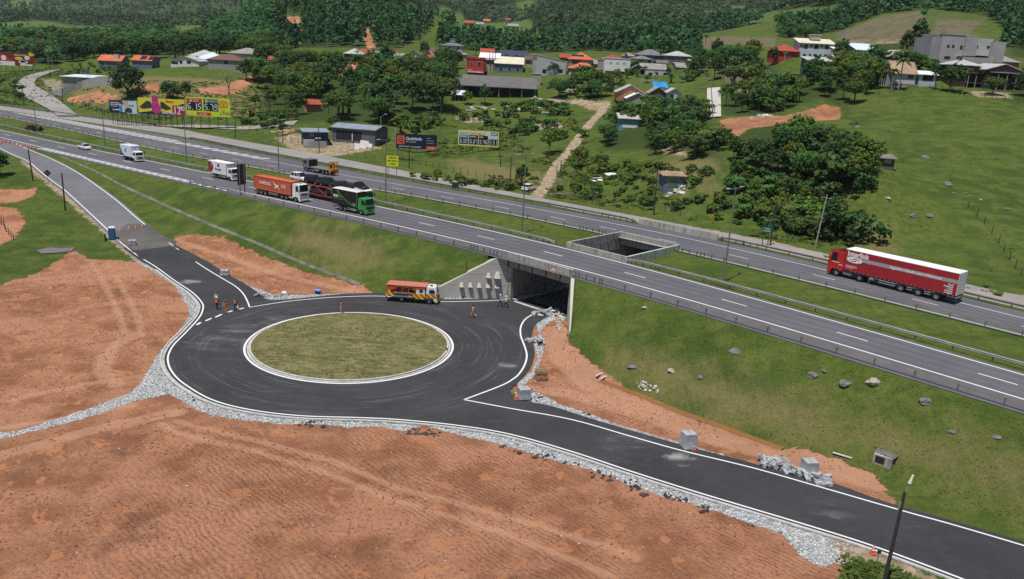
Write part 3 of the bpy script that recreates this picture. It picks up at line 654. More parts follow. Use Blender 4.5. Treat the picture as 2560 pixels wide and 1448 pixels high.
# paved sheets: old ramp (a strip between its two lines), fresh asphalt (one outline)
def fill(name, P, mat, z, kind='structure', dz=None):
 me = bpy.data.meshes.new(name); bm = bmesh.new()
 vs = [bm.verts.new((p[0], p[1], float(base_z(p[0], p[1])) + z)) for p in P]
 es = [bm.edges.new((vs[i], vs[(i + 1) % len(vs)])) for i in range(len(vs))]
 bmesh.ops.triangle_fill(bm, edges=es, use_beauty=True); bmesh.ops.recalc_face_normals(bm, faces=bm.faces)
 for f in bm.faces:
  if f.normal.z < 0: f.normal_flip()
 bm.to_mesh(me); bm.free(); me.materials.append(mat); o = link(name, me)
 return tag(o, kind=kind)
fresh = fill('roundabout_road', FRESH, M_NEW, .03)
# old ramp
t = np.linspace(0, 1, 7)[None, :, None]; P = LA[:, None] * (1 - t) + LB[:, None] * t
V = np.concatenate([P, (base_z(P[..., 0], P[..., 1]) + .022)[..., None]], -1).reshape(-1, 3); i = np.arange(nI * 7).reshape(nI, 7)
ramp = np_mesh('ramp_road', V, np.stack([i[:-1, :-1], i[1:, :-1], i[1:, 1:], i[:-1, 1:]], -1).reshape(-1, 4), M_RAMP); tag(ramp, kind='structure')
mud = fill('muddy_road_patch', Gb([(318,560),(365,560),(440,610),(432,622),(345,632),(300,606),(280,585)])[:, :2], M_MIX, .028)
ribbon('edge_line', cOUT, .19, .036, M_WHITE, fresh); ribbon('edge_line', cINN, .19, .036, M_WHITE, fresh); ribbon('edge_line', cTOP, .18, .036, M_WHITE, fresh)
ribbon('edge_line', cRIS, .2, .036, M_WHITE, fresh); ribbon('edge_line', cRL, .19, .036, M_WHITE, fresh)
for a, b in [((492,813),(502,806.5)),((514,803),(528.5,796.5)),((538.5,794),(554,786.5)),((566,783),(581,777.5)),((594,775),(609.7,770.5))]:
 ribbon('yield_dash', Gb([a, ((a[0] + b[0]) / 2, (a[1] + b[1]) / 2), b]), .3, .0365, M_WHITE, fresh)
# concrete gutter and kerb along the outside of the roundabout
M_CONC = plain('pale_concrete', (.42, .41, .385), .85, var=.25, scale=1.2, bump=.3)
M_KERB = plain('white_kerb_concrete', (.50, .50, .48), .8, var=.18, scale=1.5)
gut = ribbon('gutter', np.c_[offset_line(kc, sgn * .50), kc[:, 2]], .30, .034, M_CONC); tag(gut, kind='structure')
# the kerb is laid in stones; one piece every metre or so
def kerb_row(P, w, h, step, name, label_parent, mat, gap=.03):
 s = np.r_[0, np.cumsum(np.hypot(*np.diff(P[:, :2], axis=0).T))]; L = s[-1]; n = int(L / step)
 root = label_parent
 big = MB()
 for k in range(n):
  q = [np.array([np.interp(x, s, P[:, 0]), np.interp(x, s, P[:, 1])]) for x in (k * step + gap, (k + 1) * step)]
  d = q[1] - q[0]; L_ = np.hypot(*d); d = d / L_; nn = np.array([-d[1], d[0]]) * w / 2; z = float(base_z(*q[0]))
  vs = [(*(q[0] - nn), z), (*(q[1] - nn), z), (*(q[1] + nn), z), (*(q[0] + nn), z)]
  vs += [(v[0], v[1], z + h) for v in vs]; fs = [(4, 5, 6, 7), (0, 1, 5, 4), (1, 2, 6, 5), (2, 3, 7, 6), (3, 0, 4, 7)]
  if k < 300: MB().add(vs, fs).build('kerb_stone', mat, root, fix=False)
  else: big.add(vs, fs)
 if big.v: tag(big.build('kerb_stones', mat, root, fix=False), kind='stuff')
kerb = thing('kerb', 'white concrete kerb running round the outside of the fresh asphalt', 'kerb'); 
kerb_row(np.c_[offset_line(kc, sgn * .74), kc[:, 2]], .14, .15, 1.0, 'kerb', kerb, M_KERB)
# central island
isl = Gb([(609,878),(1133,863),(871,960),(871,783.5),(700,936),(1040,937),(700,804),(1040,801)])[:, :2]
A_ = np.c_[2 * isl, np.ones(8)]; sol = np.linalg.lstsq(A_, (isl ** 2).sum(1), rcond=None)[0]; IC = sol[:2]; IRR = float(np.sqrt(sol[2] + IC @ IC))
ang = np.linspace(0, 2 * pi, 97)[:-1]; rr = np.hypot(*(isl - IC).T); aa = np.arctan2(isl[:, 1] - IC[1], isl[:, 0] - IC[0])
def ring(r): return np.stack([IC[0] + r * np.cos(ang), IC[1] + r * np.sin(ang), 0 * ang], -1)
V = np.stack([ring(IRR - .13) + [0, 0, .036], ring(IRR + .13) + [0, 0, .036]], 1).reshape(-1, 3); i = np.arange(len(V)).reshape(-1, 2); i = np.r_[i, i[:1]]
np_mesh('edge_line', V, np.stack([i[:-1, 0], i[:-1, 1], i[1:, 1], i[1:, 0]], -1), M_WHITE, fresh)
V = np.stack([ring(IRR - .50) + [0, 0, .034], ring(IRR - .24) + [0, 0, .034]], 1).reshape(-1, 3)
np_mesh('gutter', V, np.stack([i[:-1, 0], i[:-1, 1], i[1:, 1], i[1:, 0]], -1), M_CONC, fresh)
kr = ring(IRR - .62); ikerb = thing('kerb', 'ring of concrete kerb stones round the grassed central island', 'kerb', (IC[0], IC[1], 0))
kerb_row(np.r_[kr, kr[:1]] - [IC[0], IC[1], 0], .2, .2, 1.0, 'kerb', ikerb, M_KERB)
def island_mat():
 mt, n, b = newmat('laid_turf'); g = NG(mt)
 mp = g.n('ShaderNodeMapping'); mp.inputs['Scale'].default_value = (.55, 1.5, 1); mp.inputs['Rotation'].default_value = (0, 0, RAD(-8)); g.l(g.co(), mp.inputs['Vector'])
 br = g.n('ShaderNodeTexBrick'); br.inputs['Scale'].default_value = 1.0; br.inputs['Mortar Size'].default_value = .03; br.inputs['Brick Width'].default_value = .8; br.inputs['Row Height'].default_value = .6
 br.inputs['Color1'].default_value = (0, 0, 0, 1); br.inputs['Color2'].default_value = (1, 1, 1, 1); br.inputs['Mortar'].default_value = (.3, .3, .3, 1)
 ws = g.n('ShaderNodeVectorMath', operation='ADD'); wn = g.n('ShaderNodeTexNoise'); wn.inputs['Scale'].default_value = .9; g.l(g.co(), wn.inputs['Vector'])
 g.l(mp.outputs[0], ws.inputs[0]); g.l(wn.outputs['Color'], ws.inputs[1]); g.l(ws.outputs[0], br.inputs['Vector'])
 sp = g.n('ShaderNodeSeparateColor'); g.l(br.outputs['Color'], sp.inputs[0])
 m1, f = g.noise(.5, 4, .6), g.noise(7, 5, .75)
 t = g.math('ADD', g.math('MULTIPLY', sp.outputs[0], .26), g.math('ADD', g.math('MULTIPLY', m1, .5), g.math('MULTIPLY', g.noise(2.2, 5, .7), .55)))
 c = g.mix(g.step(t, .38, .92), (.080, .086, .024), (.25, .215, .088)); c = g.mix(g.math('MULTIPLY', g.step(f, .45, .7), .4), c, (.05, .06, .016))
 g.l(c, b.inputs['Base Color']); b.inputs['Roughness'].default_value = .95; g.l(g.bump(g.math('ADD', f, g.noise(22, 3)), .7, .07), b.inputs['Normal']); return mt
rad = np.linspace(0, IRR - .7, 22); V = [(IC[0], IC[1], .5)]; F = []
for r in rad[1:]:
 for a in ang: V.append((IC[0] + r * cos(a), IC[1] + r * sin(a), .16 + .36 * (1 - (r / IRR) ** 2) + .05 * float(vnoise(np.array([r * cos(a) * 1.1 + 40]), np.array([r * sin(a) * 1.1 + 40]))[0])))
na = len(ang)
F3 = [(0, 1 + i, 1 + (i + 1) % na) for i in range(na)]; mbx = MB(); mbx.add(V, F3 + [(1 + (k - 1) * na + i, 1 + k * na + i, 1 + k * na + (i + 1) % na, 1 + (k - 1) * na + (i + 1) % na) for k in range(1, 21) for i in range(na)])
tag(mbx.build('island_lawn', island_mat(), smooth=True), kind='structure')
# side road climbing away at the far left, and small drives
def path(name, pts, w, mat, z=.06, n=5):
 P = G(curve(pts, 6)); A, B = offset_line(P, -w / 2), offset_line(P, w / 2); t = np.linspace(0, 1, n)[None, :, None]
 Q = A[:, None] * (1 - t) + B[:, None] * t; Z = ground(Q[..., 0], Q[..., 1]) + z
 V = np.concatenate([Q, Z[..., None]], -1).reshape(-1, 3); i = np.arange(len(P) * n).reshape(len(P), n)
 return tag(np_mesh(name, V, np.stack([i[:-1, :-1], i[1:, :-1], i[1:, 1:], i[:-1, 1:]], -1).reshape(-1, 4), mat), kind='structure')
path('side_road', [(172,292),(140,270),(105,248),(72,228),(64,212),(78,196),(110,184),(142,177)], 6.5, M_SERV, .4)
path('concrete_street', [(1782,296),(1784,260),(1784,222)], 4.2, plain('street_concrete', (.46, .44, .40), .9, scale=.6), .4)
path('gravel_drive', [(390,316),(500,318),(610,322),(690,314),(740,308)], 4.0, plain('drive_gravel', (.27, .25, .23), .95, scale=.4, var=.25), .25)
# drainage channel along the median and the one down the left slope
strip('median_drain', lambda u: LN['M1'](u) + 2.6, lambda u: LN['M1'](u) + 3.15, plain('drain_concrete', (.22, .21, .19), .9, var=.35, scale=.8), .04, np.arange(-64, 41, 1.5), 2, zf=lambda x, y: ground(x, y))
dr = G(curve([(150,392),(240,430),(300,462),(400,508),(520,560),(640,608),(760,660),(900,712)], 8))
A, B = offset_line(dr, -.3), offset_line(dr, .3); V = np.stack([np.c_[A, ground(A[:, 0], A[:, 1]) + .07], np.c_[B, ground(B[:, 0], B[:, 1]) + .07]], 1).reshape(-1, 3); i = np.arange(len(V)).reshape(-1, 2)
tag(np_mesh('slope_drain', V, np.stack([i[:-1, 0], i[1:, 0], i[1:, 1], i[:-1, 1]], -1), plain('old_drain_concrete', (.13, .13, .095), .95, var=.45, scale=.6)), kind='structure')
# brown water standing in the ditch, puddle by the left grass
def water_mat(name, c):
 mt, n, b = newmat(name); g = NG(mt); g.l(g.mix(g.noise(.7, 4), c, [x * 1.35 for x in c]), b.inputs['Base Color']); b.inputs['Roughness'].default_value = .12; return mt
dA, dB = np.c_[DITCH[:-1], np.zeros(len(DITCH) - 1)], None
wd = resample(np.c_[DITCH, np.zeros(len(DITCH))], 30); wz = ground(wd[:, 0], wd[:, 1]) + .16
A, B = offset_line(wd, -.75), offset_line(wd, .75); V = np.stack([np.c_[A, wz], np.c_[B, wz]], 1).reshape(-1, 3); i = np.arange(60).reshape(-1, 2)
tag(np_mesh('ditch_water', V, np.stack([i[:-1, 0], i[1:, 0], i[1:, 1], i[:-1, 1]], -1), water_mat('brown_water', (.22, .10, .035))), kind='structure')
pw = G([(92,628),(120,620),(160,622),(186,618),(180,630),(140,634),(104,636)]); pz = float(pw[:, 2].mean()) + .1
MB().add([(p[0], p[1], pz) for p in pw], [tuple(range(7))]).build('puddle', water_mat('muddy_water', (.17, .13, .13)))['kind'] = 'structure'
# ------------------------------------------------------------------ underpass
def conc_mat(name, c, dark, streak=1.0, sc=1.0, bump=.12):
 mt, n, b = newmat(name); g = NG(mt)
 mp = g.n('ShaderNodeMapping'); mp.inputs['Scale'].default_value = (1.3 * sc, 1.3 * sc, .22 * sc); g.l(g.co(), mp.inputs['Vector'])
 s = g.noise(1.6, 6, .7, mp.outputs[0]); m_ = g.noise(.5 * sc, 4); f = g.noise(6, 5, .7)
 cc = g.mix(g.step(m_, .3, .7), c, [x * .86 for x in c]); cc = g.mix(g.math('MULTIPLY', g.step(s, .46, .72), streak), cc, dark)
 cc = g.mix(g.math('MULTIPLY', g.step(f, .5, .75), .25), cc, dark)
 g.l(cc, b.inputs['Base Color']); b.inputs['Roughness'].default_value = .9; 
 if bump: g.l(g.bump(f, bump, .02), b.inputs['Normal'])
 return mt
M_STAIN = conc_mat('stained_concrete', (.40, .39, .35), (.09, .09, .08), .85)
M_WALL = conc_mat('smooth_concrete', (.52, .50, .46), (.38, .36, .33), .35, .5, 0)
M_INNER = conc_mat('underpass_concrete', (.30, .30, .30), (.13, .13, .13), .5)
M_DARK = plain('dark_opening', (.02, .02, .022), .9, var=0)
def uvw(u, v, z): p = XY(u, v); return (float(p[0]), float(p[1]), float(z))
def uvbox(mb, u0, u1, v0, v1, z0, z1, mat=0):
 c = [(u0, v0), (u1, v0), (u1, v1), (u0, v1)]
 return mb.add([uvw(u, v, z0) for u, v in c] + [uvw(u, v, z1) for u, v in c], [(3, 2, 1, 0), (4, 5, 6, 7), (0, 1, 5, 4), (1, 2, 6, 5), (2, 3, 7, 6), (3, 0, 4, 7)], mat)
ub = thing('underpass', 'concrete road underpass beneath the motorway with a light well in the median', 'underpass', uvw((TU0 + TU1) / 2, TV0, 0))
def rel(mb): 
 o = Vector(ub.location); mb.v = [tuple(Vector(v) - o) for v in mb.v]; return mb
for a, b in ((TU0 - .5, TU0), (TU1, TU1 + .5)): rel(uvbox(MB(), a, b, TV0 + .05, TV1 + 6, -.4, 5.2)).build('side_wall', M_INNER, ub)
rel(uvbox(MB(), TU0 - .5, TU1 + .5, TV1 + 6, TV1 + 6.4, -.4, 6.0)).build('added_light_stop', M_INNER, ub)  # added wall: shuts out daylight from the far exit so the passage stays dark
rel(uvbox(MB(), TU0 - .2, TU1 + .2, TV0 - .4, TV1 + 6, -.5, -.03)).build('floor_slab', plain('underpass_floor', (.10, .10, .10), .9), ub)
rel(uvbox(MB(), TU0 + .02, TU0 + 1.0, TV0 + .3, TV1 + 5, -.03, .18)).build('walkway', M_CONC, ub)
rel(uvbox(MB(), TU0 + .98, TU1 - .1, TV0 - .38, TV0 + .2, -.03, .042)).build('threshold', M_CONC, ub)
for v0, v1 in ((TV0 + .42, WELL0), (WELL1, TV1 + 6)): rel(uvbox(MB(), TU0 - .5, TU1 + .5, v0, v1, 5.2, ZM - .09)).build('deck_slab', M_STAIN, ub)
for a, b in ((TU0 + .9, TU0 + 1.3), (TU0 + 3, TU0 + 3.35)): pass
def beam(u0, u1, v0, v1, z0, z1, n, name, mat, group_part):
 """long beam cast in n lengths with open joints"""
 for k in range(n):
  a = u0 + (u1 - u0) * k / n; b_ = u0 + (u1 - u0) * (k + 1) / n - .05
  rel(uvbox(MB(), a, b_, v0, v1, z0, z1)).build(name, mat, ub)
beam(TU0 - .65, TU1 + .75, TV0 - .28, TV0 + .12, 6.02, 7.05, 4, 'parapet', M_STAIN, ub)
rel(uvbox(MB(), TU0 - .5, TU1 + .6, TV0 - .12, TV0 + .4, 4.95, 6.0)).build('edge_beam', M_STAIN, ub)
for k in range(4): rel(uvbox(MB(), TU0 + 1.4 + 2.6 * k, TU0 + 1.55 + 2.6 * k, TV0 - .16, TV0 - .125, 5.0, 5.95)).build('drain_stain', M_DARK, ub)
rel(uvbox(MB(), TU0 - .62, TU0 + .25, TV0 - .25, TV0 + .3, -.3, 4.93)).build('jamb', M_STAIN, ub)
# light well: four parapets; the near one carries on past the ends
rel(uvbox(MB(), TU0 - .3, TU1 + .5, WELL0 - .15, WELL0 + .2, 5.0, 7.0)).build('well_parapet', M_STAIN, ub)
rel(uvbox(MB(), TU0 - .3, TU1 + .5, WELL1 - .2, WELL1 + .2, 5.0, 7.05)).build('well_parapet', M_STAIN, ub)
rel(uvbox(MB(), TU0 - .3, TU0 + .05, WELL0 + .203, WELL1 - .203, 4.2, 7.02)).build('well_parapet', M_STAIN, ub)
rel(uvbox(MB(), TU1 + .15, TU1 + .5, WELL0 + .203, WELL1 - .203, 4.2, 7.02)).build('well_parapet', conc_mat('lime_washed_concrete', (.50, .51, .47), (.13, .14, .12), .8), ub)
# wing walls; their tops follow the slope
def wing(p, q, thick, name, mat, nseg=8, far_top=None):
 a, b = np.array(p), np.array(q); d = (b - a) / np.linalg.norm(b - a); nrm = np.array([-d[1], d[0]]) * thick
 V = []; t = np.linspace(0, 1, nseg)
 for x in t:
  c = a + (b - a) * x; z = 6.15 + (far_top - 6.15) * max(0, (x - .14) / .86)
  for w, zz in ((c, -.4), (c, z), (c + nrm, z), (c + nrm, -.4)): V.append(uvw(w[0], w[1], zz))
 F = []
 for i in range(nseg - 1):
  for k in range(4): F.append((i * 4 + k, (i + 1) * 4 + k, (i + 1) * 4 + (k + 1) % 4, i * 4 + (k + 1) % 4))
 F += [(0, 1, 2, 3), tuple(range(nseg * 4 - 4, nseg * 4))]
 return rel(MB().add(V, F)).build(name, mat, ub)
w1 = wing((TU0 - .66, TV0 - .2), (-86.6, 75.2), -1.0, 'wing_wall', M_WALL, far_top=.7)
w2 = wing((TU1 + .35, TV0 - .2), (-61.2, 76.6), .62, 'wing_wall', M_WALL, far_top=.5)
# casting joints and sloped drain hoods on the left wing wall
pa, pb = np.array([TU0 - .66, TV0 - .2]), np.array([-86.6, 75.2]); dw = (pb - pa) / np.linalg.norm(pb - pa); nw = np.array([dw[1], -dw[0]])
if nw @ np.array([0, -1]) < 0: nw = -nw
Lw = np.linalg.norm(pb - pa)
def wp(s, z, o=0.0): c = pa + dw * s + nw * o; return uvw(c[0], c[1], z)
for z, s1 in ((2.0, 8.6), (3.6, 5.6), (5.2, 2.4)):
 rel(MB().add([wp(.05, z - .02, .004), wp(s1, z - .02, .004), wp(s1, z + .02, .004), wp(.05, z + .02, .004)], [(0, 1, 2, 3)])).build('casting_joint', plain('dark_joint_line', (.19, .18, .165), .9, var=0), ub)  # flat joint strips, a darker tone than the wall
M_HOOD = plain('hood_concrete', (.50, .48, .43), .9, var=.2, scale=4)
def hood(px, py, k=1.0):
 # find the wall point seen at this photo pixel
 o = np.array([0, 0, CAM_H]); d = ray(px, py); A = np.array(wp(0, 0)); e1_, e2_ = np.array(wp(1, 0)) - A, np.array(wp(0, 1)) - A
 s = np.linalg.solve(np.stack([e1_, e2_, -d], 1), o - A); s0, z0 = s[0], s[1]
 h, w, dp = .62 * k, .36 * k, .5 * k
 V = [wp(s0, z0 + h), wp(s0 - w * .45, z0 + h * .9), wp(s0 + w * .45, z0 + h * .9), wp(s0 - w, z0, .02), wp(s0 + w, z0, .02), wp(s0 - w * .8, z0, dp), wp(s0 + w * .8, z0, dp), wp(s0, z0 + h, dp * .35)]
 rel(MB().add(V, [(7, 5, 6), (1, 3, 5, 7), (2, 7, 6, 4), (0, 1, 7), (0, 7, 2)])).build('drain_hood', M_HOOD, ub)
for x, y, k in [(1154,716,1),(1176,716.5,1),(1198,717.5,1),(1220,718,1),(1242,719,1),(1221.5,693,1.05),(1243.5,694,1.45)]: hood(x, y, k)
# height-limit roundel hung on the parapet
M_RED, M_BLK, M_WHT = plain('sign_red', (.50, .03, .035), .45, var=0), plain('sign_black', (.02, .02, .02), .5, var=0), plain('sign_white', (.78, .78, .77), .5, var=.04)
hl = thing('height_limit_sign', 'round red and white height limit sign hung on the underpass parapet', 'road sign', uvw(-70.6, TV0 - .32, 6.2), AL)
def disc(mb, r, y, n=28, z=0, mat=0): return mb.add([(r * cos(2 * pi * i / n), y, z + r * sin(2 * pi * i / n)) for i in range(n)], [tuple(range(n))], mat)
for nm, r, y, mm in (('sign_rim', .52, 0, M_RED), ('sign_face', .40, -.008, M_WHT)):
 mb = MB(); mb.cyl((0, y - .004, 0), (0, y + .02, 0), r, n=28); mb.build(nm, mm, hl)
TXF = MR(pi / 2, 4, 'X')
text_part('4,5m', .24, M_BLK, hl, MT((0, -.02, -.08)) @ TXF, 'digits', .006, 'CENTER')
MB().add([(-.13, -.02, .3), (.13, -.02, .3), (0, -.02, .16)], [(0, 1, 2)]).build('arrow', M_BLK, hl); MB().add([(-.13, -.02, -.3), (.13, -.02, -.3), (0, -.02, -.16)], [(0, 1, 2)]).build('arrow', M_BLK, hl)

# ------------------------------------------------------------------ guard rails (W-beams on posts), one thing per run
M_GALV = plain('galvanised_steel', (.46, .46, .45), .45, metal=.6, var=.2, scale=.5)
M_GALVD = plain('weathered_steel', (.20, .20, .19), .6, metal=.4, var=.25, scale=.6)
POST = None
def rail(f, u0, u1, label, side, mat=M_GALV, step=4.0, dense=None, low=False):
 """side: +1 when the beam faces +v"""
 c = XY((u0 + u1) / 2, f((u0 + u1) / 2)); t = thing('guard_rail', label, 'guard rail', (c[0], c[1], ZM), 0, 'steel guard rails along the motorway')
 us = np.arange(u0, u1 + .1, 2.0); V = []; o = np.array([c[0], c[1]])
 prof = [(.0, .46), (.09, .52), (.09, .58), (.0, .63), (.09, .68), (.09, .76), (.0, .80), (-.03, .80), (-.03, .46)]
 for k, u in enumerate(us):
  p = XY(u, f(u)) - o; dz = 0.0
  if k == 0 or k == len(us) - 1: dz = -.25
  for a, z in prof:
   w = p + CV * (a * side); V.append((w[0], w[1], z + dz))
 n = len(prof); i = np.arange(len(us) * n).reshape(len(us), n); F = []
 for k in range(len(us) - 1):
  for j in range(n): F.append((i[k, j], i[k + 1, j], i[k + 1, (j + 1) % n], i[k, (j + 1) % n]))
 MB().add(V, F).build('beam', mat, t)
 global POST
 if POST is None:
  POST = bpy.data.meshes.new('post'); b_ = MB(); b_.box(-.06, .06, -.09, .03, -.5, .82); 
  q = b_.build('post', M_GALVD); POST = q.data; bpy.data.objects.remove(q)
 xs = list(np.arange(u0 + .6, u1, step))
 if dense: xs += [u for u in np.arange(dense[0], dense[1], 1.3)]
 for u in xs:
  p = XY(u, f(u) - .08 * side) - o; k = link('post', POST, t); k.location = (p[0], p[1], 0); k.rotation_euler = (0, 0, AL + (0 if side > 0 else pi))
 return t
rail(LN['NR'], -158, TU0 - .7, 'steel guard rail along the top of the long left grass slope', 1, dense=(-86, -79.5))
rail(LN['NR'], TU1 + .8, 8, 'steel guard rail along the top of the right grass slope', 1, dense=(-66, -62))
rail(LN['M1'], -335, TU0 - .5, 'long guard rail on the near side of the median, left of the light well', -1, M_GALV, dense=(-86, -79.5))
rail(LN['M1'], TU1 + .6, 8, 'guard rail on the near side of the median, right of the light well', -1, M_GALV, dense=(-66, -62))
rail(LN['M2'], -330, TU0 - .5, 'long guard rail on the far side of the median, left of the light well', 1, dense=(-86, -79.5))
rail(off(LN['M2'], -.1), TU1 + .6, 8, 'guard rail on the far side of the median, right of the light well', 1, dense=(-66, -60))
rail(LN['R4'], -228, -84, 'guard rail between far carriageway and service road, left stretch to the concrete barrier', -1, M_GALVD, dense=(-90, -84.5))
rail(off(LN['R4'], .1), -67.5, 8, 'guard rail between far carriageway and service road, right of the concrete barrier', -1, M_GALVD, dense=(-67, -60))
rail(lambda u: LN['S'](u) - 1.2, -345, -262, 'guard rail beside the grass bank at the mouth of the side road', -1, M_GALVD)
cb = thing('concrete_barrier', 'stained concrete barrier wall between the far carriageway and service road', 'barrier', (0, 0, 0))
for k in range(5):
 a = -83.5 + 3.15 * k; b_ = a + 3.1; pv = [(-.02, -.1), (.3, -.1), (.24, .95), (.04, .95)]
 V = [uvw(u, LN['R4'](u) + .1 + x, ZM + z) for u in (a, b_) for x, z in pv]
 MB().add(V, [(0, 1, 2, 3), (4, 5, 6, 7), (0, 1, 5, 4), (1, 2, 6, 5), (2, 3, 7, 6), (3, 0, 4, 7)]).build('barrier_panel', M_STAIN, cb)
dp = thing('drain_pipe', 'old steel rail lying loose on the grass below the left guard rail', 'steel rail', (0, 0, 0))
q = at_z([(1157, 622), (1240, 637)], 5.6); MB().cyl(q[0], q[1], .09, n=6).build('loose_rail', M_GALVD, dp)
# ------------------------------------------------------------------ vehicles (local +x is forward, +y is the left side)
def body_paint(name, c, rough=.35): return plain(name, c, rough, 0, .05, .8, spec=.5)
M_TYRE = plain('rubber', (.018, .018, .018), .85, var=.3, scale=6)
M_RIM = plain('wheel_rim', (.34, .34, .34), .4, .5, .1)
M_GLASS = plain('vehicle_glass', (.012, .015, .02), .08, var=0, spec=.6)
M_CHAS = plain('chassis_black', (.022, .022, .022), .7, var=.3)
M_STEEL = plain('bare_steel', (.38, .38, .38), .45, .4, .15)
M_VWHITE, M_VGREY, M_RUST = body_paint('white_vehicle_paint', (.74, .74, .74)), body_paint('grey_vehicle_paint', (.16, .17, .19)), plain('rusty_red_frame', (.24, .05, .035), .65, var=.25)
M_LAMP, M_TAIL = plain('headlamp_lens', (.55, .56, .56), .15, var=0), plain('tail_lamp', (.35, .02, .02), .25, var=0)
WM = {}
def wheel(t, x, y, r=.5, w=.32, z=None):
 k = (round(r, 3), round(w, 3))
 if k not in WM:
  b = MB(); n = 18; V = []
  for yy, rr in ((-w / 2, r * .62), (-w / 2, r * .93), (-w * .36, r), (w * .36, r), (w / 2, r * .93), (w / 2, r * .62)):
   V += [(rr * cos(2 * pi * i / n), yy, rr * sin(2 * pi * i / n)) for i in range(n)]
  b.add(V, [(a * n + i, a * n + (i + 1) % n, (a + 1) * n + (i + 1) % n, (a + 1) * n + i) for a in range(5) for i in range(n)])
  o = b.build('wheel', M_TYRE, smooth=True); c = MB()
  for s in (-1, 1):
   V = [(0, s * w * .30, 0)] + [(r * .3 * cos(2 * pi * i / n), s * w * .46, r * .3 * sin(2 * pi * i / n)) for i in range(n)] + [(r * .64 * cos(2 * pi * i / n), s * w * .34, r * .64 * sin(2 * pi * i / n)) for i in range(n)]
   c.add(V, [(0, 1 + i, 1 + (i + 1) % n) for i in range(n)] + [(1 + i, 1 + n + i, 1 + n + (i + 1) % n, 1 + (i + 1) % n) for i in range(n)])
  q = c.build('rim', M_RIM); WM[k] = (o.data, q.data); bpy.data.objects.remove(o); bpy.data.objects.remove(q)
 o = link('wheel', WM[k][0], t); o.location = (x, y, r if z is None else z); q = link('rim', WM[k][1], o); return o
def axle(t, x, W=2.5, r=.5, dual=False):
 for s in (-1, 1): wheel(t, x, s * (W / 2 - .17 if not dual else W / 2 - .28), r, .32 if not dual else .54)
 MB().cyl((x, -W / 2 + .3, r), (x, W / 2 - .3, r), .09).build('axle', M_CHAS, t)
SIDE_R = lambda x, z, W: MT((x, -W / 2 - .012, z)) @ MR(pi / 2, 4, 'X')       # reads along +x, seen from -y
SIDE_L = lambda x, z, W: MT((x, W / 2 + .012, z)) @ MR(pi, 4, 'Z') @ MR(pi / 2, 4, 'X')
FRONT = lambda x, y, z: MT((x, y, z)) @ MR(pi / 2, 4, 'Z') @ MR(pi / 2, 4, 'X')
def cab(t, mat, x1, L=2.25, W=2.45, z0=.95, H=3.6, grille=M_CHAS, low=None, visor=True, hatch=True):
 """cab-over-engine cab with its nose at x1"""
 b = MB(); xr = x1 - L; zs = z0 + (H - z0) * .44
 prof = [(xr, z0 - .1), (xr, H - .12), (xr + .12, H), (x1 - .62, H), (x1 - .34, H - .16), (x1 - .06, zs + .02), (x1, zs - .25), (x1, z0 - .38), (x1 - .55, z0 - .38), (x1 - .62, z0 - .02), (x1 - 1.72, z0 - .02)]
 n = len(prof); ins = lambda z: .10 if z > H - .2 else .0
 V = [(x, -W / 2 + ins(z), z) for x, z in prof] + [(x, W / 2 - ins(z), z) for x, z in prof]
 b.add(V, [(i, (i + 1) % n, n + (i + 1) % n, n + i) for i in range(n)] + [tuple(range(n - 1, -1, -1)), tuple(range(n, 2 * n))]); body = b.build('cab', mat, t)
 def fpt(f, y): # point on the slanted windscreen
  a, c = (x1 - .06, zs + .02), (x1 - .34, H - .16); return (a[0] + (c[0] - a[0]) * f + .012, y, a[1] + (c[1] - a[1]) * f)
 y = W / 2 - .12; MB().add([fpt(.02, -y), fpt(.02, y), fpt(.96, y - .05), fpt(.96, -y + .05)], [(0, 1, 2, 3)]).build('windscreen', M_GLASS, t, fix=False)
 if visor: MB().box(x1 - .42, x1 - .12, -W / 2 + .15, W / 2 - .15, H - .22, H - .12).build('sun_visor', M_CHAS, t)
 for s in (-1, 1):
  yy = s * (W / 2 + .008); q = [(x1 - .34, zs + .08), (x1 - .50, H - .32), (x1 - 1.22, H - .34), (x1 - 1.24, zs + .08)]
  MB().add([(a, yy, z) for a, z in q], [(0, 1, 2, 3)]).build('side_window', M_GLASS, t, fix=False)
  MB().box(x1 - 1.30, x1 - 1.28, s * W / 2 - .01, s * W / 2 + .01, z0 + .02, H - .3).build('door_seam', M_CHAS, t)
  MB().rbox(x1 - .22, x1 - .06, s * (W / 2 + .17) - .1, s * (W / 2 + .17) + .1, zs + .2, zs + .85, .04).build('mirror', mat if low else M_CHAS, t)
  MB().rbox(x1 - .05, x1 + .03, s * (W / 2 - .38) - .24, s * (W / 2 - .38) + .24, z0 - .22, z0 + .02, .05).build('headlight', M_LAMP, t)
  MB().box(x1 - 1.2, x1 - .75, s * (W / 2 - .1) - .12, s * (W / 2 - .1) + .12, .45, .62).build('step', M_CHAS, t)
  MB().prism([(x1 - 1.75, z0 - .05), (x1 - 1.6, z0 + .1), (x1 - .72, z0 + .1), (x1 - .58, z0 - .12), (x1 - .68, z0 - .12), (x1 - .78, z0 + .02), (x1 - 1.55, z0 + .02), (x1 - 1.68, z0 - .1)], s * W / 2 - .02, s * W / 2 + .05).build('wheel_arch', M_CHAS, t)
 g = MB()
 for k in range(3): g.box(x1 - .02, x1 + .02, -W / 2 + .45, W / 2 - .45, zs - .75 + .17 * k, zs - .64 + .17 * k)
 g.build('grille', grille, t)
 MB().rbox(x1 - .45, x1 + .06, -W / 2, W / 2, .32, z0 - .36, .08).build('bumper', low or mat, t)
 if hatch: MB().rbox(x1 - 1.35, x1 - .85, -.32, .32, H, H + .06, .03).build('roof_hatch', M_CHAS, t)
 return body
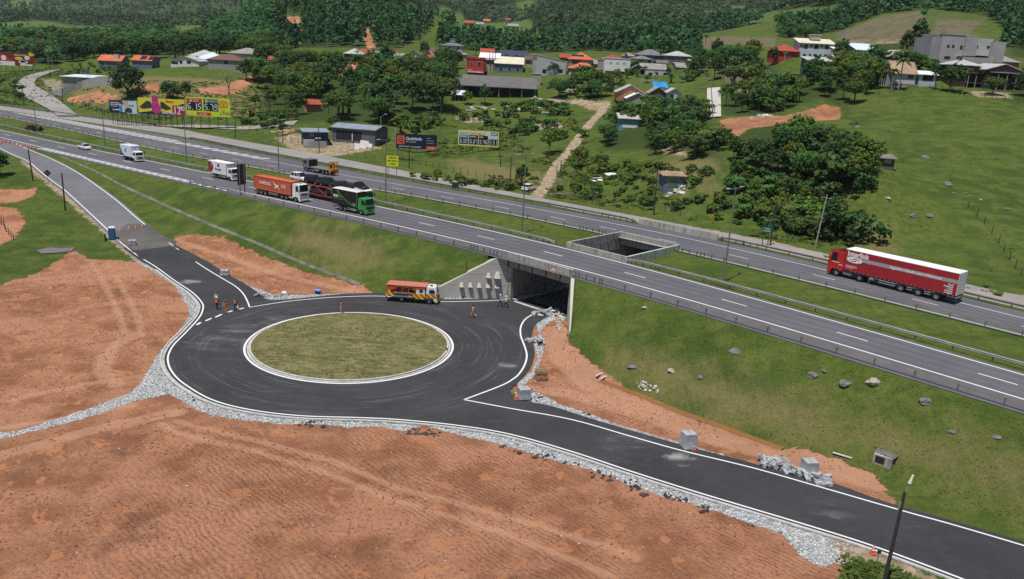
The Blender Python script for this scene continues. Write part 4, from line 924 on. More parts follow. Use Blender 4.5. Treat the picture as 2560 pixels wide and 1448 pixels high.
def chassis(t, x0, x1, z=1.0, W=2.5, tank=None):
 m_ = MB()
 for s in (-.42, .42): m_.box(x0, x1, s - .05, s + .05, z - .28, z)
 m_.build('chassis', M_CHAS, t)
 if tank: 
  for s in (-1, 1): MB().cyl((tank[0], s * (W / 2 - .35), .72), (tank[1], s * (W / 2 - .35), .72), .3, n=12).build('fuel_tank', M_STEEL, t)
def guards(t, spans, W, z=(.62, .92)):
 for a, b_ in spans:
  for s in (-1, 1):
   for h in z: MB().box(a, b_, s * (W / 2 - .04) - .02, s * (W / 2 - .04) + .02, h - .06, h + .06).build('side_guard', M_STEEL, t)
def rear(t, x, W, z=.62):
 MB().box(x - .05, x + .05, -W / 2 + .1, W / 2 - .1, z - .1, z + .08).build('rear_bumper', M_CHAS, t)
 for s in (-1, 1): MB().box(x - .07, x - .05, s * (W / 2 - .35) - .2, s * (W / 2 - .35) + .2, z - .08, z + .06).build('tail_light', M_TAIL, t)
def road_pose(f, px, py, sgn, W, side, z=ZM):
 """ground point under the near side's middle -> vehicle origin and heading; f gives the lane's direction"""
 p = at_z([(px, py)], z)[0]; u, v = UV(p); sl = float(f(u + 2) - f(u - 2)) / 4; h = AL + math.atan(sl) + (0 if sgn > 0 else pi)
 left = np.array([-sin(h), cos(h)]); c = p[:2] + left * (W / 2) * (1 if side == 'R' else -1); return (float(c[0]), float(c[1]), z + .01), h

# --- red articulated lorry, far carriageway
W_ = 2.6
M_CURT, M_CABR = plain('red_curtain', (.36, .018, .028), .5, var=.12, scale=.7, bump=.08), body_paint('red_cab_paint', (.50, .02, .02))
M_ROOFW = plain('white_roof_sheet', (.80, .80, .80), .5, var=.03)
p, h = road_pose(LN['L4'], 2207, 720, -1, W_, 'L')
tr = thing('articulated_lorry', 'dark red curtain-sided articulated lorry with a white roof on the far carriageway', 'lorry', p, h)
x0 = 7.05   # front axle
cab(tr, M_CABR, x0 + 1.38, 2.3, 2.5, 1.0, 3.75, low=M_CABR); axle(tr, x0, 2.5); axle(tr, x0 - 3.5, 2.5, dual=True)
MB().prism([(x0 + .6, 3.75), (x0 - .75, 3.98), (x0 - .75, 3.7), (x0 + .6, 3.7)], -.95, .95).build('wind_deflector', M_CHAS, tr)
chassis(tr, x0 - 4.6, x0 + .8, 1.05, 2.5, (x0 - 2.3, x0 - 1.0))
TX0, TX1 = x0 - 16.4, x0 - 1.05
MB().box(TX0, TX1, -W_ / 2, W_ / 2, 1.22, 4.18).build('curtain_body', M_CURT, tr)
MB().box(TX0 - .03, TX1 + .03, -W_ / 2 - .02, W_ / 2 + .02, 4.18, 4.25).build('roof', M_ROOFW, tr)
MB().box(TX0, TX1, -W_ / 2 + .02, W_ / 2 - .02, 1.02, 1.2).build('trailer_frame', M_CHAS, tr)
for s in (-1, 1):
 st = MB()
 for k in range(24): st.box(TX0 + .3 + k * .6, TX0 + .36 + k * .6, s * W_ / 2 - .005, s * W_ / 2 + .02, 1.1, 1.3)
 st.build('curtain_buckles', M_STEEL, tr)['kind'] = 'stuff'
for k, (a, b_) in enumerate(((-1.27, -.03), (.03, 1.27))): MB().box(TX0 - .05, TX0 - .005, a, b_, 1.25, 4.15).build('rear_door', M_VWHITE, tr)
for y in (-.95, -.35, .35, .95): MB().cyl((TX0 - .08, y, 1.3), (TX0 - .08, y, 4.1), .025, n=6).build('door_bar', M_STEEL, tr)
for k in range(3): axle(tr, x0 - 9.35 - 2.35 * k, 2.5); 
for k in range(3):
 for s in (-1, 1): MB().prism([(x0 - 9.9 - 2.35 * k, .9), (x0 - 9.7 - 2.35 * k, 1.14), (x0 - 9.0 - 2.35 * k, 1.14), (x0 - 8.8 - 2.35 * k, .9), (x0 - 8.9 - 2.35 * k, .9), (x0 - 9.05 - 2.35 * k, 1.08), (x0 - 9.65 - 2.35 * k, 1.08), (x0 - 9.8 - 2.35 * k, .9)], s * (W_ / 2 - .2) - .2, s * (W_ / 2 - .2) + .18).build('mudguard', M_CHAS, tr)
guards(tr, [(x0 - 8.6, x0 - 6.3), (x0 - 10.9, x0 - 10.15), (x0 - 13.3, x0 - 12.5)], W_); rear(tr, TX0 + .05, 2.5)
MB().rbox(x0 - 5.6, x0 - 4.9, W_ / 2 - .3, W_ / 2 - .02, .7, 1.1, .05).build('tool_box', M_STEEL, tr); MB().box(x0 - 4.8, x0 - 4.6, .6, .75, .1, 1.0).build('landing_leg', M_STEEL, tr)
M_LETW, M_LETG, M_BAND = plain('white_lettering', (.80, .80, .80), .5, var=0), plain('grey_lettering', (.42, .43, .45), .5, var=0), plain('grey_print_band', (.33, .34, .36), .5, var=.05)
def sidequad(t, xa, xb, za, zb, W, side, mat, name, o=.006):
 y = W / 2 + o if side == 'L' else -W / 2 - o; MB().quad((xa, y, za), (xb, y, za), (xb, y, zb), (xa, y, zb)).build(name, mat, t)
sidequad(tr, TX0 + .05, TX1 - .25, 2.82, 3.32, W_, 'L', M_BAND, 'print_band', .005)
text_part('Interlink', .98, M_LETW, tr, SIDE_L(TX1 - .3, 3.38, W_), bold=.03, sx=.92)
text_part('Cargo', .50, M_LETG, tr, SIDE_L(TX1 - 2.75, 2.86, W_ + .02), bold=.015)
text_part('Ligando o Brasil com o Mercosul', .52, M_LETW, tr, SIDE_L(TX1 - 6.5, 2.9, W_ + .02), bold=.012, sx=.98)
for k, w in enumerate(('Brasil', 'Argentina', 'Chile', 'Uruguai', 'Paraguai')): text_part(w, .30, M_LETW, tr, SIDE_L(TX0 + .45, 2.45 - .27 * k, W_ + .02), bold=.008, align='RIGHT')
for k in range(3): sidequad(tr, TX1 - 1.9 + (.5 if k == 2 else 0), TX1 - .25, 1.95 - .16 * k, 2.0 - .16 * k, W_, 'L', M_LETW, 'small_print', .008)
e = MB(); n = 28; e.add([(TX1 - 1.42 + 1.15 * cos(2 * pi * i / n), W_ / 2 + .010, 2.88 + .42 * sin(2 * pi * i / n)) for i in range(n)], [tuple(range(n))]); e.build('emblem_oval', M_LETW, tr)
e = MB()
for s in (1, -1):
 P = [(-.75, .02), (-.35, .24), (.12, .22), (.30, .02), (.18, .0), (.02, .12), (-.35, .13), (-.6, -.02)]
 e.add([(TX1 - 1.42 + s * a * 1.0, W_ / 2 + .016, 2.88 + s * b_) for a, b_ in P], [tuple(range(8))])
e.build('emblem_mark', M_CURT, tr)
sidequad(tr, x0 - .3, x0 + .75, 2.0, 2.1, 2.5, 'L', M_LETW, 'cab_print', .012); sidequad(tr, x0 - .9, x0 - .2, 1.72, 1.8, 2.5, 'L', M_LETW, 'cab_print', .012)

# --- container lorry, near carriageway
M_ORANGE = plain('container_orange', (.52, .105, .045), .6, var=.14, scale=.5)
p, h = road_pose(LN['L1'], *[500 + 1600 / 8.533, 380 + 985 / 8.533], 1, 2.45, 'R')
tc = thing('container_lorry', 'white cab lorry hauling an orange shipping container on the near carriageway', 'lorry', p, h); S_ = .88; tc.scale = (S_,) * 3
x0 = 6.3; cab(tc, M_VWHITE, x0 + 1.35, 2.3, 2.5, 1.0, 3.75, low=M_VWHITE); axle(tc, x0); axle(tc, x0 - 3.0, dual=True); axle(tc, x0 - 4.3, dual=True); chassis(tc, x0 - 13.6, x0 + .9, 1.1, 2.5, (x0 - 2.2, x0 - .9))
MB().cyl((x0 - 1.15, -.9, 1.4), (x0 - 1.15, -.9, 3.9), .09).build('exhaust_stack', M_STEEL, tc)
CX0, CX1 = x0 - 13.4, x0 - 1.35
c = MB(); n = 60; prof = []
for k in range(n + 1):
 x = CX0 + (CX1 - CX0) * k / n; prof.append((x, .04 if k % 4 in (1, 2) else 0))
for s in (-1, 1):
 V = [(x, s * (2.44 / 2 - d - .03), 1.3) for x, d in prof] + [(x, s * (2.44 / 2 - d - .03), 3.92) for x, d in prof]
 c.add(V, [(i, i + 1, n + 2 + i, n + 1 + i) for i in range(n)])
c.quad((CX0, -1.19, 3.93), (CX1, -1.19, 3.93), (CX1, 1.19, 3.93), (CX0, 1.19, 3.93)).quad((CX1 - .02, -1.19, 1.3), (CX1 - .02, 1.19, 1.3), (CX1 - .02, 1.19, 3.93), (CX1 - .02, -1.19, 3.93)).quad((CX0 + .02, -1.19, 1.3), (CX0 + .02, 1.19, 1.3), (CX0 + .02, 1.19, 3.93), (CX0 + .02, -1.19, 3.93))
c.build('container', M_ORANGE, tc, fix=False)
fr = MB()
for s in (-1, 1):
 fr.box(CX0, CX1, s * 1.16 - .06, s * 1.16 + .06, 3.86, 3.97); fr.box(CX0, CX1, s * 1.16 - .06, s * 1.16 + .06, 1.2, 1.34)
 for x in (CX0 + .06, CX1 - .06): fr.box(x - .07, x + .07, s * 1.16 - .075, s * 1.16 + .075, 1.2, 3.98)
for x in (CX0 + .06, CX1 - .06): fr.box(x - .06, x + .06, -1.1, 1.1, 3.86, 3.97)
fr.build('container_frame', M_ORANGE, tc)
for k in range(3): axle(tc, x0 - 9.7 - 1.3 * k)
guards(tc, [(x0 - 8.6, x0 - 5.6)], 2.5); rear(tc, CX0 + .1, 2.45)
text_part('HAMBURG', .98, M_LETW, tc, SIDE_R(CX0 + 1.9, 2.4, 2.46), bold=.005, sx=.82); text_part('SÜD', .98, M_LETW, tc, SIDE_R(CX0 + 8.9, 2.4, 2.46), bold=.005, sx=.82)
e = MB(); q = [(6.2, 3.5), (7.4, 2.75), (8.4, 2.95), (7.9, 2.55), (8.6, 1.75), (7.55, 2.35), (6.75, 1.8), (7.1, 2.5)]
e.add([(CX0 + a, -2.46 / 2 - .014, z) for a, z in q], [(0, 1, 7), (1, 2, 3), (1, 3, 5, 7), (3, 4, 5), (7, 5, 6)]); e.build('cross_emblem', M_LETW, tc)

# --- green cab lorry with a black curtain body
M_GREEN, M_BLKC = body_paint('green_cab_paint', (.035, .30, .06)), plain('black_curtain', (.012, .014, .014), .5, var=.2)
p, h = road_pose(LN['L1'], *[720 + 1175 / 8.046, 380 + 1215 / 8.046], 1, 2.5, 'R')
tg = thing('curtain_lorry', 'green cab lorry with a black curtain body and pale roof', 'lorry', p, h); tg.scale = (.87,) * 3
x0 = 3.9; cab(tg, M_GREEN, x0 + 1.35, 2.2, 2.45, 1.0, 3.35); axle(tg, x0); axle(tg, x0 - 4.6, dual=True); axle(tg, x0 - 5.85, dual=True); chassis(tg, x0 - 7.4, x0 + .9, 1.05, 2.5, (x0 - 2.6, x0 - 1.4))
BX0, BX1 = x0 - 8.2, x0 - 1.05
MB().box(BX0, BX1, -1.28, 1.28, 1.25, 4.35).build('curtain_body', M_BLKC, tg); MB().prism([(-1.3, 4.35), (1.3, 4.35), (1.3, 4.38), (0, 4.48), (-1.3, 4.38)], BX0 - .03, BX1 + .03, axis='x').build('roof', plain('pale_roof_sheet', (.60, .59, .56), .6, var=.06), tg)
MB().box(BX1 - .06, BX1 + .02, -1.30, -1.24, 1.25, 4.35).build('corner_post', M_STEEL, tg); guards(tg, [(x0 - 3.9, x0 - 1.6)], 2.5); rear(tg, BX0 + .1, 2.45)
e = MB(); L = []
for k in range(15):
 t_ = k / 14; x = BX0 + 1.7 + 4.9 * (t_ ** 1.15); z = 4.1 - 2.75 * (t_ ** .8 if t_ > 0 else 0); L.append((x, z))
e.add([(x, -1.288, z) for x, z in L] + [(x - .36 * (1 - .3 * k / 14), -1.288, z - .05) for k, (x, z) in enumerate(L)], [(i, i + 1, 16 + i, 15 + i) for i in range(14)]); e.build('green_swoosh', plain('green_print', (.10, .28, .05), .5, var=0), tg)
text_part('RODO', .62, M_LETW, tg, SIDE_R(BX0 + .35, 2.75, 2.58), bold=.03, sx=.8); text_part('sul', .62, plain('green_lettering', (.08, .36, .05), .5, var=0), tg, SIDE_R(BX0 + 2.15, 2.75, 2.58), bold=.01, sx=.8)
sidequad(tg, BX0 + .4, BX0 + 3.0, 2.35, 2.43, 2.58, 'R', bpy.data.materials['green_lettering'], 'underline', .006)
for k in range(3): sidequad(tg, BX1 - 1.5 + .2 * k, BX1 - .3, 1.95 - .17 * k, 2.02 - .17 * k, 2.58, 'R', M_LETG, 'small_print', .006)

# --- white box lorry
p, h = road_pose(LN['L1'], *[500 + 425 / 8.533, 380 + 585 / 8.533], 1, 2.4, 'R')
tw = thing('box_lorry', 'white refrigerated box lorry with a dark red leaf print on its side', 'lorry', p, h); tw.scale = (.86,) * 3
x0 = 3.3; cab(tw, M_VWHITE, x0 + 1.2, 2.0, 2.4, .95, 3.0, hatch=False); axle(tw, x0, 2.4, .48); axle(tw, x0 - 4.4, 2.4, .48, True); axle(tw, x0 - 5.55, 2.4, .48, True); chassis(tw, x0 - 7.3, x0 + .7, 1.0, 2.4, (x0 - 2.4, x0 - 1.3))
BX0, BX1 = x0 - 7.9, x0 - .95; M_BOXW = plain('white_box_panel', (.72, .73, .75), .45, var=.03)
MB().rbox(BX0, BX1, -1.25, 1.25, 1.2, 4.0, .05).build('box_body', M_BOXW, tw); MB().box(BX0 - .02, BX1 + .02, -1.27, 1.27, 4.0, 4.05).build('roof', M_ROOFW, tw)
MB().rbox(BX1, BX1 + .55, -.85, .85, 3.1, 3.95, .1).build('cooling_unit', M_STEEL, tw); MB().box(BX1 + .01, BX1 + .57, -.87, .87, 3.9, 3.98).build('cooling_cowl', M_VWHITE, tw)
guards(tw, [(x0 - 3.7, x0 - 1.5)], 2.4); rear(tw, BX0 + .1, 2.4)
M_MAR = plain('dark_red_print', (.22, .02, .02), .5, var=.05)
e = MB(); e.add([(BX0 + a, -1.258, z) for a, z in ((.04, 1.35), (.04, 3.85), (1.2, 3.9))] + [(BX0 + 2.0, -1.258, 3.0), (BX0 + 1.9, -1.258, 2.0), (BX0 + 1.3, -1.258, 1.35)], [(0, 1, 2, 3, 4, 5)]); e.build('leaf_print', M_MAR, tw)
e = MB(); e.add([(BX0 + a, -1.264, z) for a, z in ((1.05, 2.6), (1.25, 3.8), (1.32, 3.8), (1.14, 2.6))] + [(BX0 + a, -1.264, z) for a, z in ((1.2, 1.4), (1.95, 2.1), (1.98, 2.05), (1.28, 1.35))], [(0, 1, 2, 3), (4, 5, 6, 7)]); e.build('leaf_vein', M_BOXW, tw)
e = MB(); e.add([(BX0 + 4.0 + .46 * cos(2 * pi * i / 20), -1.262, 3.25 + .42 * sin(2 * pi * i / 20)) for i in range(20)], [tuple(range(20))]); e.build('round_print', M_MAR, tw)
text_part('Prioetta', .82, plain('navy_lettering', (.02, .03, .07), .5, var=0), tw, SIDE_R(BX0 + 2.65, 2.05, 2.52), bold=.02, sx=.9)

# --- small box van
p, h = road_pose(LN['L1'], 321, 402, 1, 2.1, 'R')
tv = thing('box_van', 'small white box lorry with blue prints following a pickup at the left', 'lorry', p, h); tv.scale = (.98,) * 3
x0 = 2.3; cab(tv, M_VWHITE, x0 + .95, 1.75, 2.05, .8, 2.35, hatch=False, visor=False); axle(tv, x0, 2.05, .4); axle(tv, x0 - 3.9, 2.05, .4, True); chassis(tv, x0 - 5.3, x0 + .6, .85, 2.1)
BX0, BX1 = x0 - 5.6, x0 - .75; MB().rbox(BX0, BX1, -1.1, 1.1, 1.0, 3.55, .06).build('box_body', plain('pale_blue_white_box', (.62, .68, .75), .45, var=.03), tv); rear(tv, BX0 + .1, 2.0, .55)
M_NAVY = plain('blue_print', (.02, .06, .17), .5, var=.05)
e = MB(); e.add([(BX0 + a, -1.108, z) for a, z in ((.04, 1.05), (.04, 3.3), (.45, 2.3), (1.0, 1.6), (2.0, 1.05))], [tuple(range(5))]); e.build('blue_print', M_NAVY, tv)
text_part('af', 1.15, plain('cyan_lettering', (.03, .17, .30), .5, var=0), tv, SIDE_R(BX0 + 2.0, 2.05, 2.22), bold=.03, name='lettering'); text_part('af', .5, bpy.data.materials['cyan_lettering'], tv, FRONT(BX1 + .012, -.3, 2.75), bold=.01)
for k in range(3): e = MB(); e.add([(BX0 + .65 + .2 * k + .12 * cos(2 * pi * i / 8), -1.108, 3.0 - .45 * k + .12 * sin(2 * pi * i / 8)) for i in range(8)], [tuple(range(8))]); e.build('dot_print', M_NAVY, tv)

# --- cars
def car(name, label, mat, loc, h, kind='hatch', scale=1.0, parent_kind='car', group=None):
 t = thing(name, label, parent_kind, loc, h, group); t.scale = (scale,) * 3
 W = .87; b = MB()
 if kind == 'pickup': st = [(-2.2, .55, .95), (-2.15, .48, .98), (-.2, .30, .98), (.9, .28, .98), (2.0, .32, .82), (2.15, .42, .70)]
 else: st = [(-1.95, .45, .92), (-1.85, .38, 1.0), (-.6, .28, .98), (.8, .28, .97), (1.75, .30, .80), (1.98, .40, .66)]
 V = []
 for x, zb, zs in st:
  k = .93 if x in (st[0][0], st[-1][0]) else 1.0
  V += [(x, -W * k * .94, zb), (x, -W * k, (zb + zs) / 2), (x, -W * k * .93, zs), (x, W * k * .93, zs), (x, W * k, (zb + zs) / 2), (x, W * k * .94, zb)]
 n = len(st); F = [(a * 6 + i, a * 6 + (i + 1) % 6, (a + 1) * 6 + (i + 1) % 6, (a + 1) * 6 + i) for a in range(n - 1) for i in range(6)] + [tuple(range(5, -1, -1)), tuple(range(6 * n - 6, 6 * n))]
 b.add(V, F).build('body', mat, t, smooth=False)
 if kind == 'pickup': xb = [(-.25, .97), (-.1, 1.5), (.55, 1.52), (1.25, .97)]
 elif kind == 'suv': xb = [(-1.85, .98), (-1.6, 1.58), (.2, 1.62), (1.0, .96)]
 elif kind == 'sedan': xb = [(-1.5, .99), (-.75, 1.42), (.25, 1.44), (1.05, .96)]
 else: xb = [(-1.88, .98), (-1.45, 1.46), (.2, 1.48), (1.0, .96)]
 (a0, z0), (a1, z1), (a2, z2), (a3, z3) = xb; wb, wt = W * .92, W * .74
 MB().add([(a1, -wt, z1), (a2, -wt, z2), (a2, wt, z2), (a1, wt, z1), (a1 + .05, -wt * .9, z1 + .05), (a2 - .1, -wt * .9, z2 + .04), (a2 - .1, wt * .9, z2 + .04), (a1 + .05, wt * .9, z1 + .05)], [(0, 1, 5, 4), (1, 2, 6, 5), (2, 3, 7, 6), (3, 0, 4, 7), (4, 5, 6, 7)]).build('roof', mat, t)
 MB().quad((a2, -wt, z2), (a2, wt, z2), (a3, wb, z3), (a3, -wb, z3)).build('windscreen', M_GLASS, t); MB().quad((a0, -wb, z0), (a0, wb, z0), (a1, wt, z1), (a1, -wt, z1)).build('rear_window', M_GLASS, t)
 for s in (-1, 1):
  MB().quad((a0, s * wb, z0), (a3, s * wb, z3), (a2, s * wt, z2), (a1, s * wt, z1)).build('side_window', M_GLASS, t)
  pl = MB()
  for f in (.0, .42, .72, 1.0):
   xa, xc = a0 + (a3 - a0) * f, a1 + (a2 - a1) * f; za, zc = z0 + (z3 - z0) * f, z1 + (z2 - z1) * f; q = s * .012
   pl.quad((xa - .05, s * wb + q, za), (xa + .05, s * wb + q, za), (xc + .05, s * wt + q, zc), (xc - .05, s * wt + q, zc))
  pl.build('pillars', mat, t, fix=False)
  for x in (st[0][0] + .72, st[-1][0] - .75): wheel(t, x, s * (W - .1), .31, .2)
  xf, xr = st[-1][0], st[0][0]
  MB().rbox(xf - .3, xf - .02, s * .62 - .16, s * .62 + .16, .62, .76, .03).build('headlight', M_LAMP, t); MB().rbox(xr - .02, xr + .14, s * .68 - .13, s * .68 + .13, .74, .94, .03).build('tail_light', M_TAIL, t)
  MB().rbox(a3 - .45, a3 - .3, s * (W + .08) - .08, s * (W + .08) + .08, 1.0, 1.12, .03).build('mirror', mat, t)
 MB().rbox(st[0][0] - .06, st[0][0] + .2, -.8, .8, .36, .6, .05).build('rear_bumper', mat, t); MB().rbox(st[-1][0] - .2, st[-1][0] + .06, -.8, .8, .28, .5, .05).build('front_bumper', mat, t)
 MB().box(st[0][0] - .08, st[0][0] - .05, -.22, .22, .62, .74).build('number_plate', M_STEEL, t)
 if kind == 'pickup': MB().box(-2.05, -.35, -.68, .68, .55, .985).build('load_bed', M_CHAS, t)
 return t
M_CDARK, M_CPURP, M_CGREY = body_paint('dark_blue_car_paint', (.012, .016, .026), .2), body_paint('dark_plum_car_paint', (.04, .008, .025), .2), body_paint('black_car_paint', (.02, .022, .026), .25)
p, h = road_pose(midN, 203, 374, 1, 1.7, 'R'); car('pickup_car', 'small white pickup car alone on the near carriageway at the left', M_VWHITE, p, h, 'pickup', .9)
q = G1(1318, 479); car('parked_car', 'white hatchback parked at the foot of the dirt track', M_VWHITE, (q[0] + .3, q[1] + 1.4, q[2] + .02), RAD(62), 'hatch', 1.0)
q = uvw(-73.6, 101.0, .0); car('suv_car', 'white car seen from behind inside the dark underpass', M_VWHITE, q, AL + pi / 2 + RAD(3), 'suv', 1.0)
q = at_depth(1340, 240, 292); car('pickup_car', 'pale pickup standing under the long grey shed roof', M_VWHITE, (q[0], q[1], float(ground(q[0], q[1])) + .05), RAD(178), 'pickup', 1.0)

# --- car transporter between the container lorry and the green lorry, on the inner lane
uT = -130.6; vT = float(LN['L2'](uT)) - 2.3; pT = XY(uT, vT); hT = AL + math.atan(float(LN['L2'](uT + 3) - LN['L2'](uT - 3)) / 6); zT = ZM + .01
tt = thing('car_transporter', 'red framed car transporter on the inner lane, half hidden by other lorries', 'car transporter', (pT[0], pT[1], zT), hT); ST = 1.0; tt.scale = (ST,) * 3
fx0, fx1 = -9.5, 6.6
f = MB()
for s in (-1, 1):
 y = s * 1.2; f.box(fx0, fx1, y - .06, y + .06, .75, .95); f.box(fx0 + .3, fx1 + 1.6, y - .05, y + .05, 2.42, 2.58)
 for x in (-9.2, -6.8, -4.2, -1.6, 1.2, 3.8, 6.2): f.box(x - .07, x + .07, y - .06, y + .06, .9, 2.5)
 f.cyl((-6.8, y, .95), (-4.2, y, 2.4), .05); f.cyl((1.2, y, .95), (-1.6, y, 2.4), .05); f.cyl((3.8, y, 2.4), (6.2, y, .95), .05)
f.build('frame', M_RUST, tt)
MB().box(fx0, fx1, -1.15, 1.15, .8, .88).build('lower_deck', M_RUST, tt); MB().box(fx0 + .3, fx1 + 1.6, -1.15, 1.15, 2.5, 2.56).build('upper_deck', M_RUST, tt)
axle(tt, -6.0, 2.4, .42); axle(tt, -4.9, 2.4, .42); rear(tt, fx0, 2.4, .5); chassis(tt, 4, 10.4, .95, 2.4); cab(tt, M_VWHITE, 11.0, 1.9, 2.4, .95, 2.9, hatch=False); axle(tt, 9.9, 2.4); axle(tt, 6.6, 2.4, dual=True)
MB().prism([(7.9, 2.6), (10.6, 2.95), (10.9, 3.15), (8.2, 3.5)], -1.0, 1.0).build('cab_cover', M_ROOFW, tt)
R2 = MR(hT, 4, 'Z')
def on_transporter(x, z, label, mat, kind, rz=0.0):
 w = Vector((pT[0], pT[1], zT)) + R2 @ Vector((x * ST, 0, z * ST)); car('transported_car', label, mat, tuple(w), hT + rz, kind, ST, group='cars loaded on the transporter')
on_transporter(-7.3, 2.58, 'white car loaded at the tail of the transporter top deck', M_VWHITE, 'suv')
on_transporter(-3.4, 2.58, 'glossy dark blue car behind the white one on the transporter', M_CDARK, 'suv')
on_transporter(.5, 2.58, 'dark car in the middle of the transporter top deck', M_CGREY, 'suv')
on_transporter(4.3, 2.58, 'dark plum car towards the front of the transporter top deck', M_CPURP, 'sedan')
on_transporter(8.0, 2.9, 'black pickup above the transporter cab', M_CGREY, 'pickup')
on_transporter(-1.6, .9, 'silver car on the lower deck of the transporter', body_paint('silver_car_paint', (.25, .25, .28)), 'hatch')

# --- flat-bed crane lorry on the far carriageway, heading left
p, h = road_pose(LN['L4'], 720 + 560 / 8.046, 380 + 432 / 8.046, -1, 2.5, 'L')
tf = thing('crane_lorry', 'grey flatbed lorry with a yellow loader crane at its tail', 'lorry', p, h); tf.scale = (.92,) * 3
x0 = 3.6; cab(tf, M_VGREY, x0 + 1.3, 2.1, 2.45, .95, 3.1); axle(tf, x0); axle(tf, x0 - 2.3); axle(tf, x0 - 5.9, dual=True); axle(tf, x0 - 7.2, dual=True); chassis(tf, x0 - 9.0, x0 + .9, 1.05, 2.5, (x0 - 4.4, x0 - 3.2))
MB().box(x0 - 7.6, x0 - 1.1, -1.25, 1.25, 1.1, 1.32).build('flat_bed', plain('plank_bed', (.16, .15, .14), .8, var=.3), tf); MB().box(x0 - 1.2, x0 - 1.05, -1.25, 1.25, 1.3, 3.0).build('headboard', M_CHAS, tf)
M_CRANE = body_paint('crane_yellow', (.62, .27, .025))
c = MB(); c.box(x0 - 9.0, x0 - 7.9, -1.2, 1.2, 1.05, 1.6); c.box(x0 - 8.7, x0 - 8.2, -.3, .3, 1.6, 3.2); c.cyl((x0 - 8.45, 0, 3.1), (x0 - 8.45, 1.2, 3.4), .16); c.cyl((x0 - 8.45, 1.2, 3.4), (x0 - 8.3, 1.15, 1.5), .14); c.cyl((x0 - 8.45, -.2, 3.1), (x0 - 8.6, -1.1, 3.3), .16); c.cyl((x0 - 8.6, -1.1, 3.3), (x0 - 8.4, -1.1, 1.7), .13)
c.build('loader_crane', M_CRANE, tf)
for s in (-1, 1): MB().box(x0 - 8.6, x0 - 8.35, s * 1.2 - .1, s * 1.2 + .1, .35, 1.6).build('stabiliser_leg', M_CRANE, tf)
MB().rbox(x0 - 7.7, x0 - 7.2, -.4, .4, 1.32, 2.6, .06).build('crane_seat_frame', M_CHAS, tf); rear(tf, x0 - 9.05, 2.4)
MB().box(x0 - 3.1, x0 - 2.9, 1.2, 1.27, .6, 1.0).build('tool_box', M_STEEL, tf)

# --- roadworks lorry by the wing wall
p, h = road_pose(lambda u: u * 0, 930 + 720 / 6.737, 660 + 668 / 6.737, 1, 2.3, 'R', 0.035)
a_, b_ = at_z([(1037.6, 756.5), (1073.2, 761.7)], 0.03)[:2]; a2 = at_z([(930 + 475 / 6.737, 660 + 650 / 6.737), (930 + 965 / 6.737, 660 + 685 / 6.737)], .03); d_ = a2[1] - a2[0]; h = math.atan2(d_[1], d_[0])
left = np.array([-sin(h), cos(h)]); mid = a2.mean(0)[:2] + left * 1.05
tk = thing('roadworks_lorry', 'roadworks lorry with an orange canopy and yellow red hazard stripes', 'lorry', (mid[0], mid[1], .035), h); tk.scale = (.93,) * 3
M_ORCAN, M_ORG = plain('faded_orange_canopy', (.52, .165, .12), .6, var=.08), plain('safety_orange', (.55, .09, .03), .5, var=.08)
def stripes():
 mt, n, b = newmat('hazard_stripes'); g = NG(mt); sp = g.n('ShaderNodeSeparateXYZ'); g.l(g.co(), sp.inputs[0])
 f = g.math('FRACT', g.math('MULTIPLY', g.math('ADD', sp.outputs[0], sp.outputs[2]), 1.15)); q = g.math('GREATER_THAN', f, .5)
 g.l(g.mix(q, (.66, .58, .04), (.60, .07, .03)), b.inputs['Base Color']); b.inputs['Roughness'].default_value = .45; return mt
M_STRIPE = stripes()
x0 = 2.25; W = 2.2; xf = x0 + 1.15
cab(tk, M_VWHITE, xf, 1.7, W, .95, 2.65, low=M_STRIPE, visor=False); axle(tk, x0, W, .45); axle(tk, x0 - 4.3, W, .45, True); chassis(tk, x0 - 6.6, x0 + .6, .95, W)
for s in (-1, 1):
 y = s * (W / 2 + .012)
 MB().quad((xf - 1.68, y, .98), (xf - .02, y, .98), (xf - .04, y, 1.62), (xf - 1.68, y, 1.62)).build('stripe_panel', M_STRIPE, tk)
 MB().box(x0 - 2.15, x0 - .70, s * W / 2 - .05, s * W / 2 + .03, .75, 1.6).build('stripe_panel', M_STRIPE, tk)
 MB().box(x0 - 6.7, x0 - 5.2, s * W / 2 - .05, s * W / 2 + .03, .9, 1.45).build('stripe_panel', M_STRIPE, tk)
 MB().box(x0 - 3.2, x0 - 2.16, s * W / 2 - .05, s * W / 2 + .03, 1.0, 1.45).build('stripe_panel', M_STRIPE, tk)
 for z in (.98, 1.62): MB().box(x0 - 5.6, x0 - 2.5, s * (W / 2 + .14) - .03, s * (W / 2 + .14) + .03, z - .05, z + .05).build('side_rail', M_STEEL, tk)
 MB().box(x0 - 5.15, x0 - 3.25, s * W / 2 - .04, s * W / 2 + .02, .95, 1.5).build('steel_locker', plain('locker_grey', (.15, .17, .19), .5), tk)
MB().quad((xf + .066, -W / 2 + .1, .62), (xf + .066, W / 2 - .1, .62), (xf + .066, W / 2 - .1, .95), (xf + .066, -W / 2 + .1, .95)).build('nose_stripes', M_STRIPE, tk)
MB().rbox(x0 - 2.1, x0 - .72, -W / 2, W / 2, .9, 2.45, .06).build('crew_cabin', M_VWHITE, tk)
for s in (-1, 1): MB().quad((x0 - 1.6, s * (W / 2 + .012), 1.75), (x0 - 1.05, s * (W / 2 + .012), 1.75), (x0 - 1.05, s * (W / 2 + .012), 2.25), (x0 - 1.6, s * (W / 2 + .012), 2.25)).build('cabin_window', M_GLASS, tk)
MB().box(x0 - 6.8, x0 - 2.2, -W / 2, W / 2, .92, 1.06).build('work_bed', M_ORG, tk)
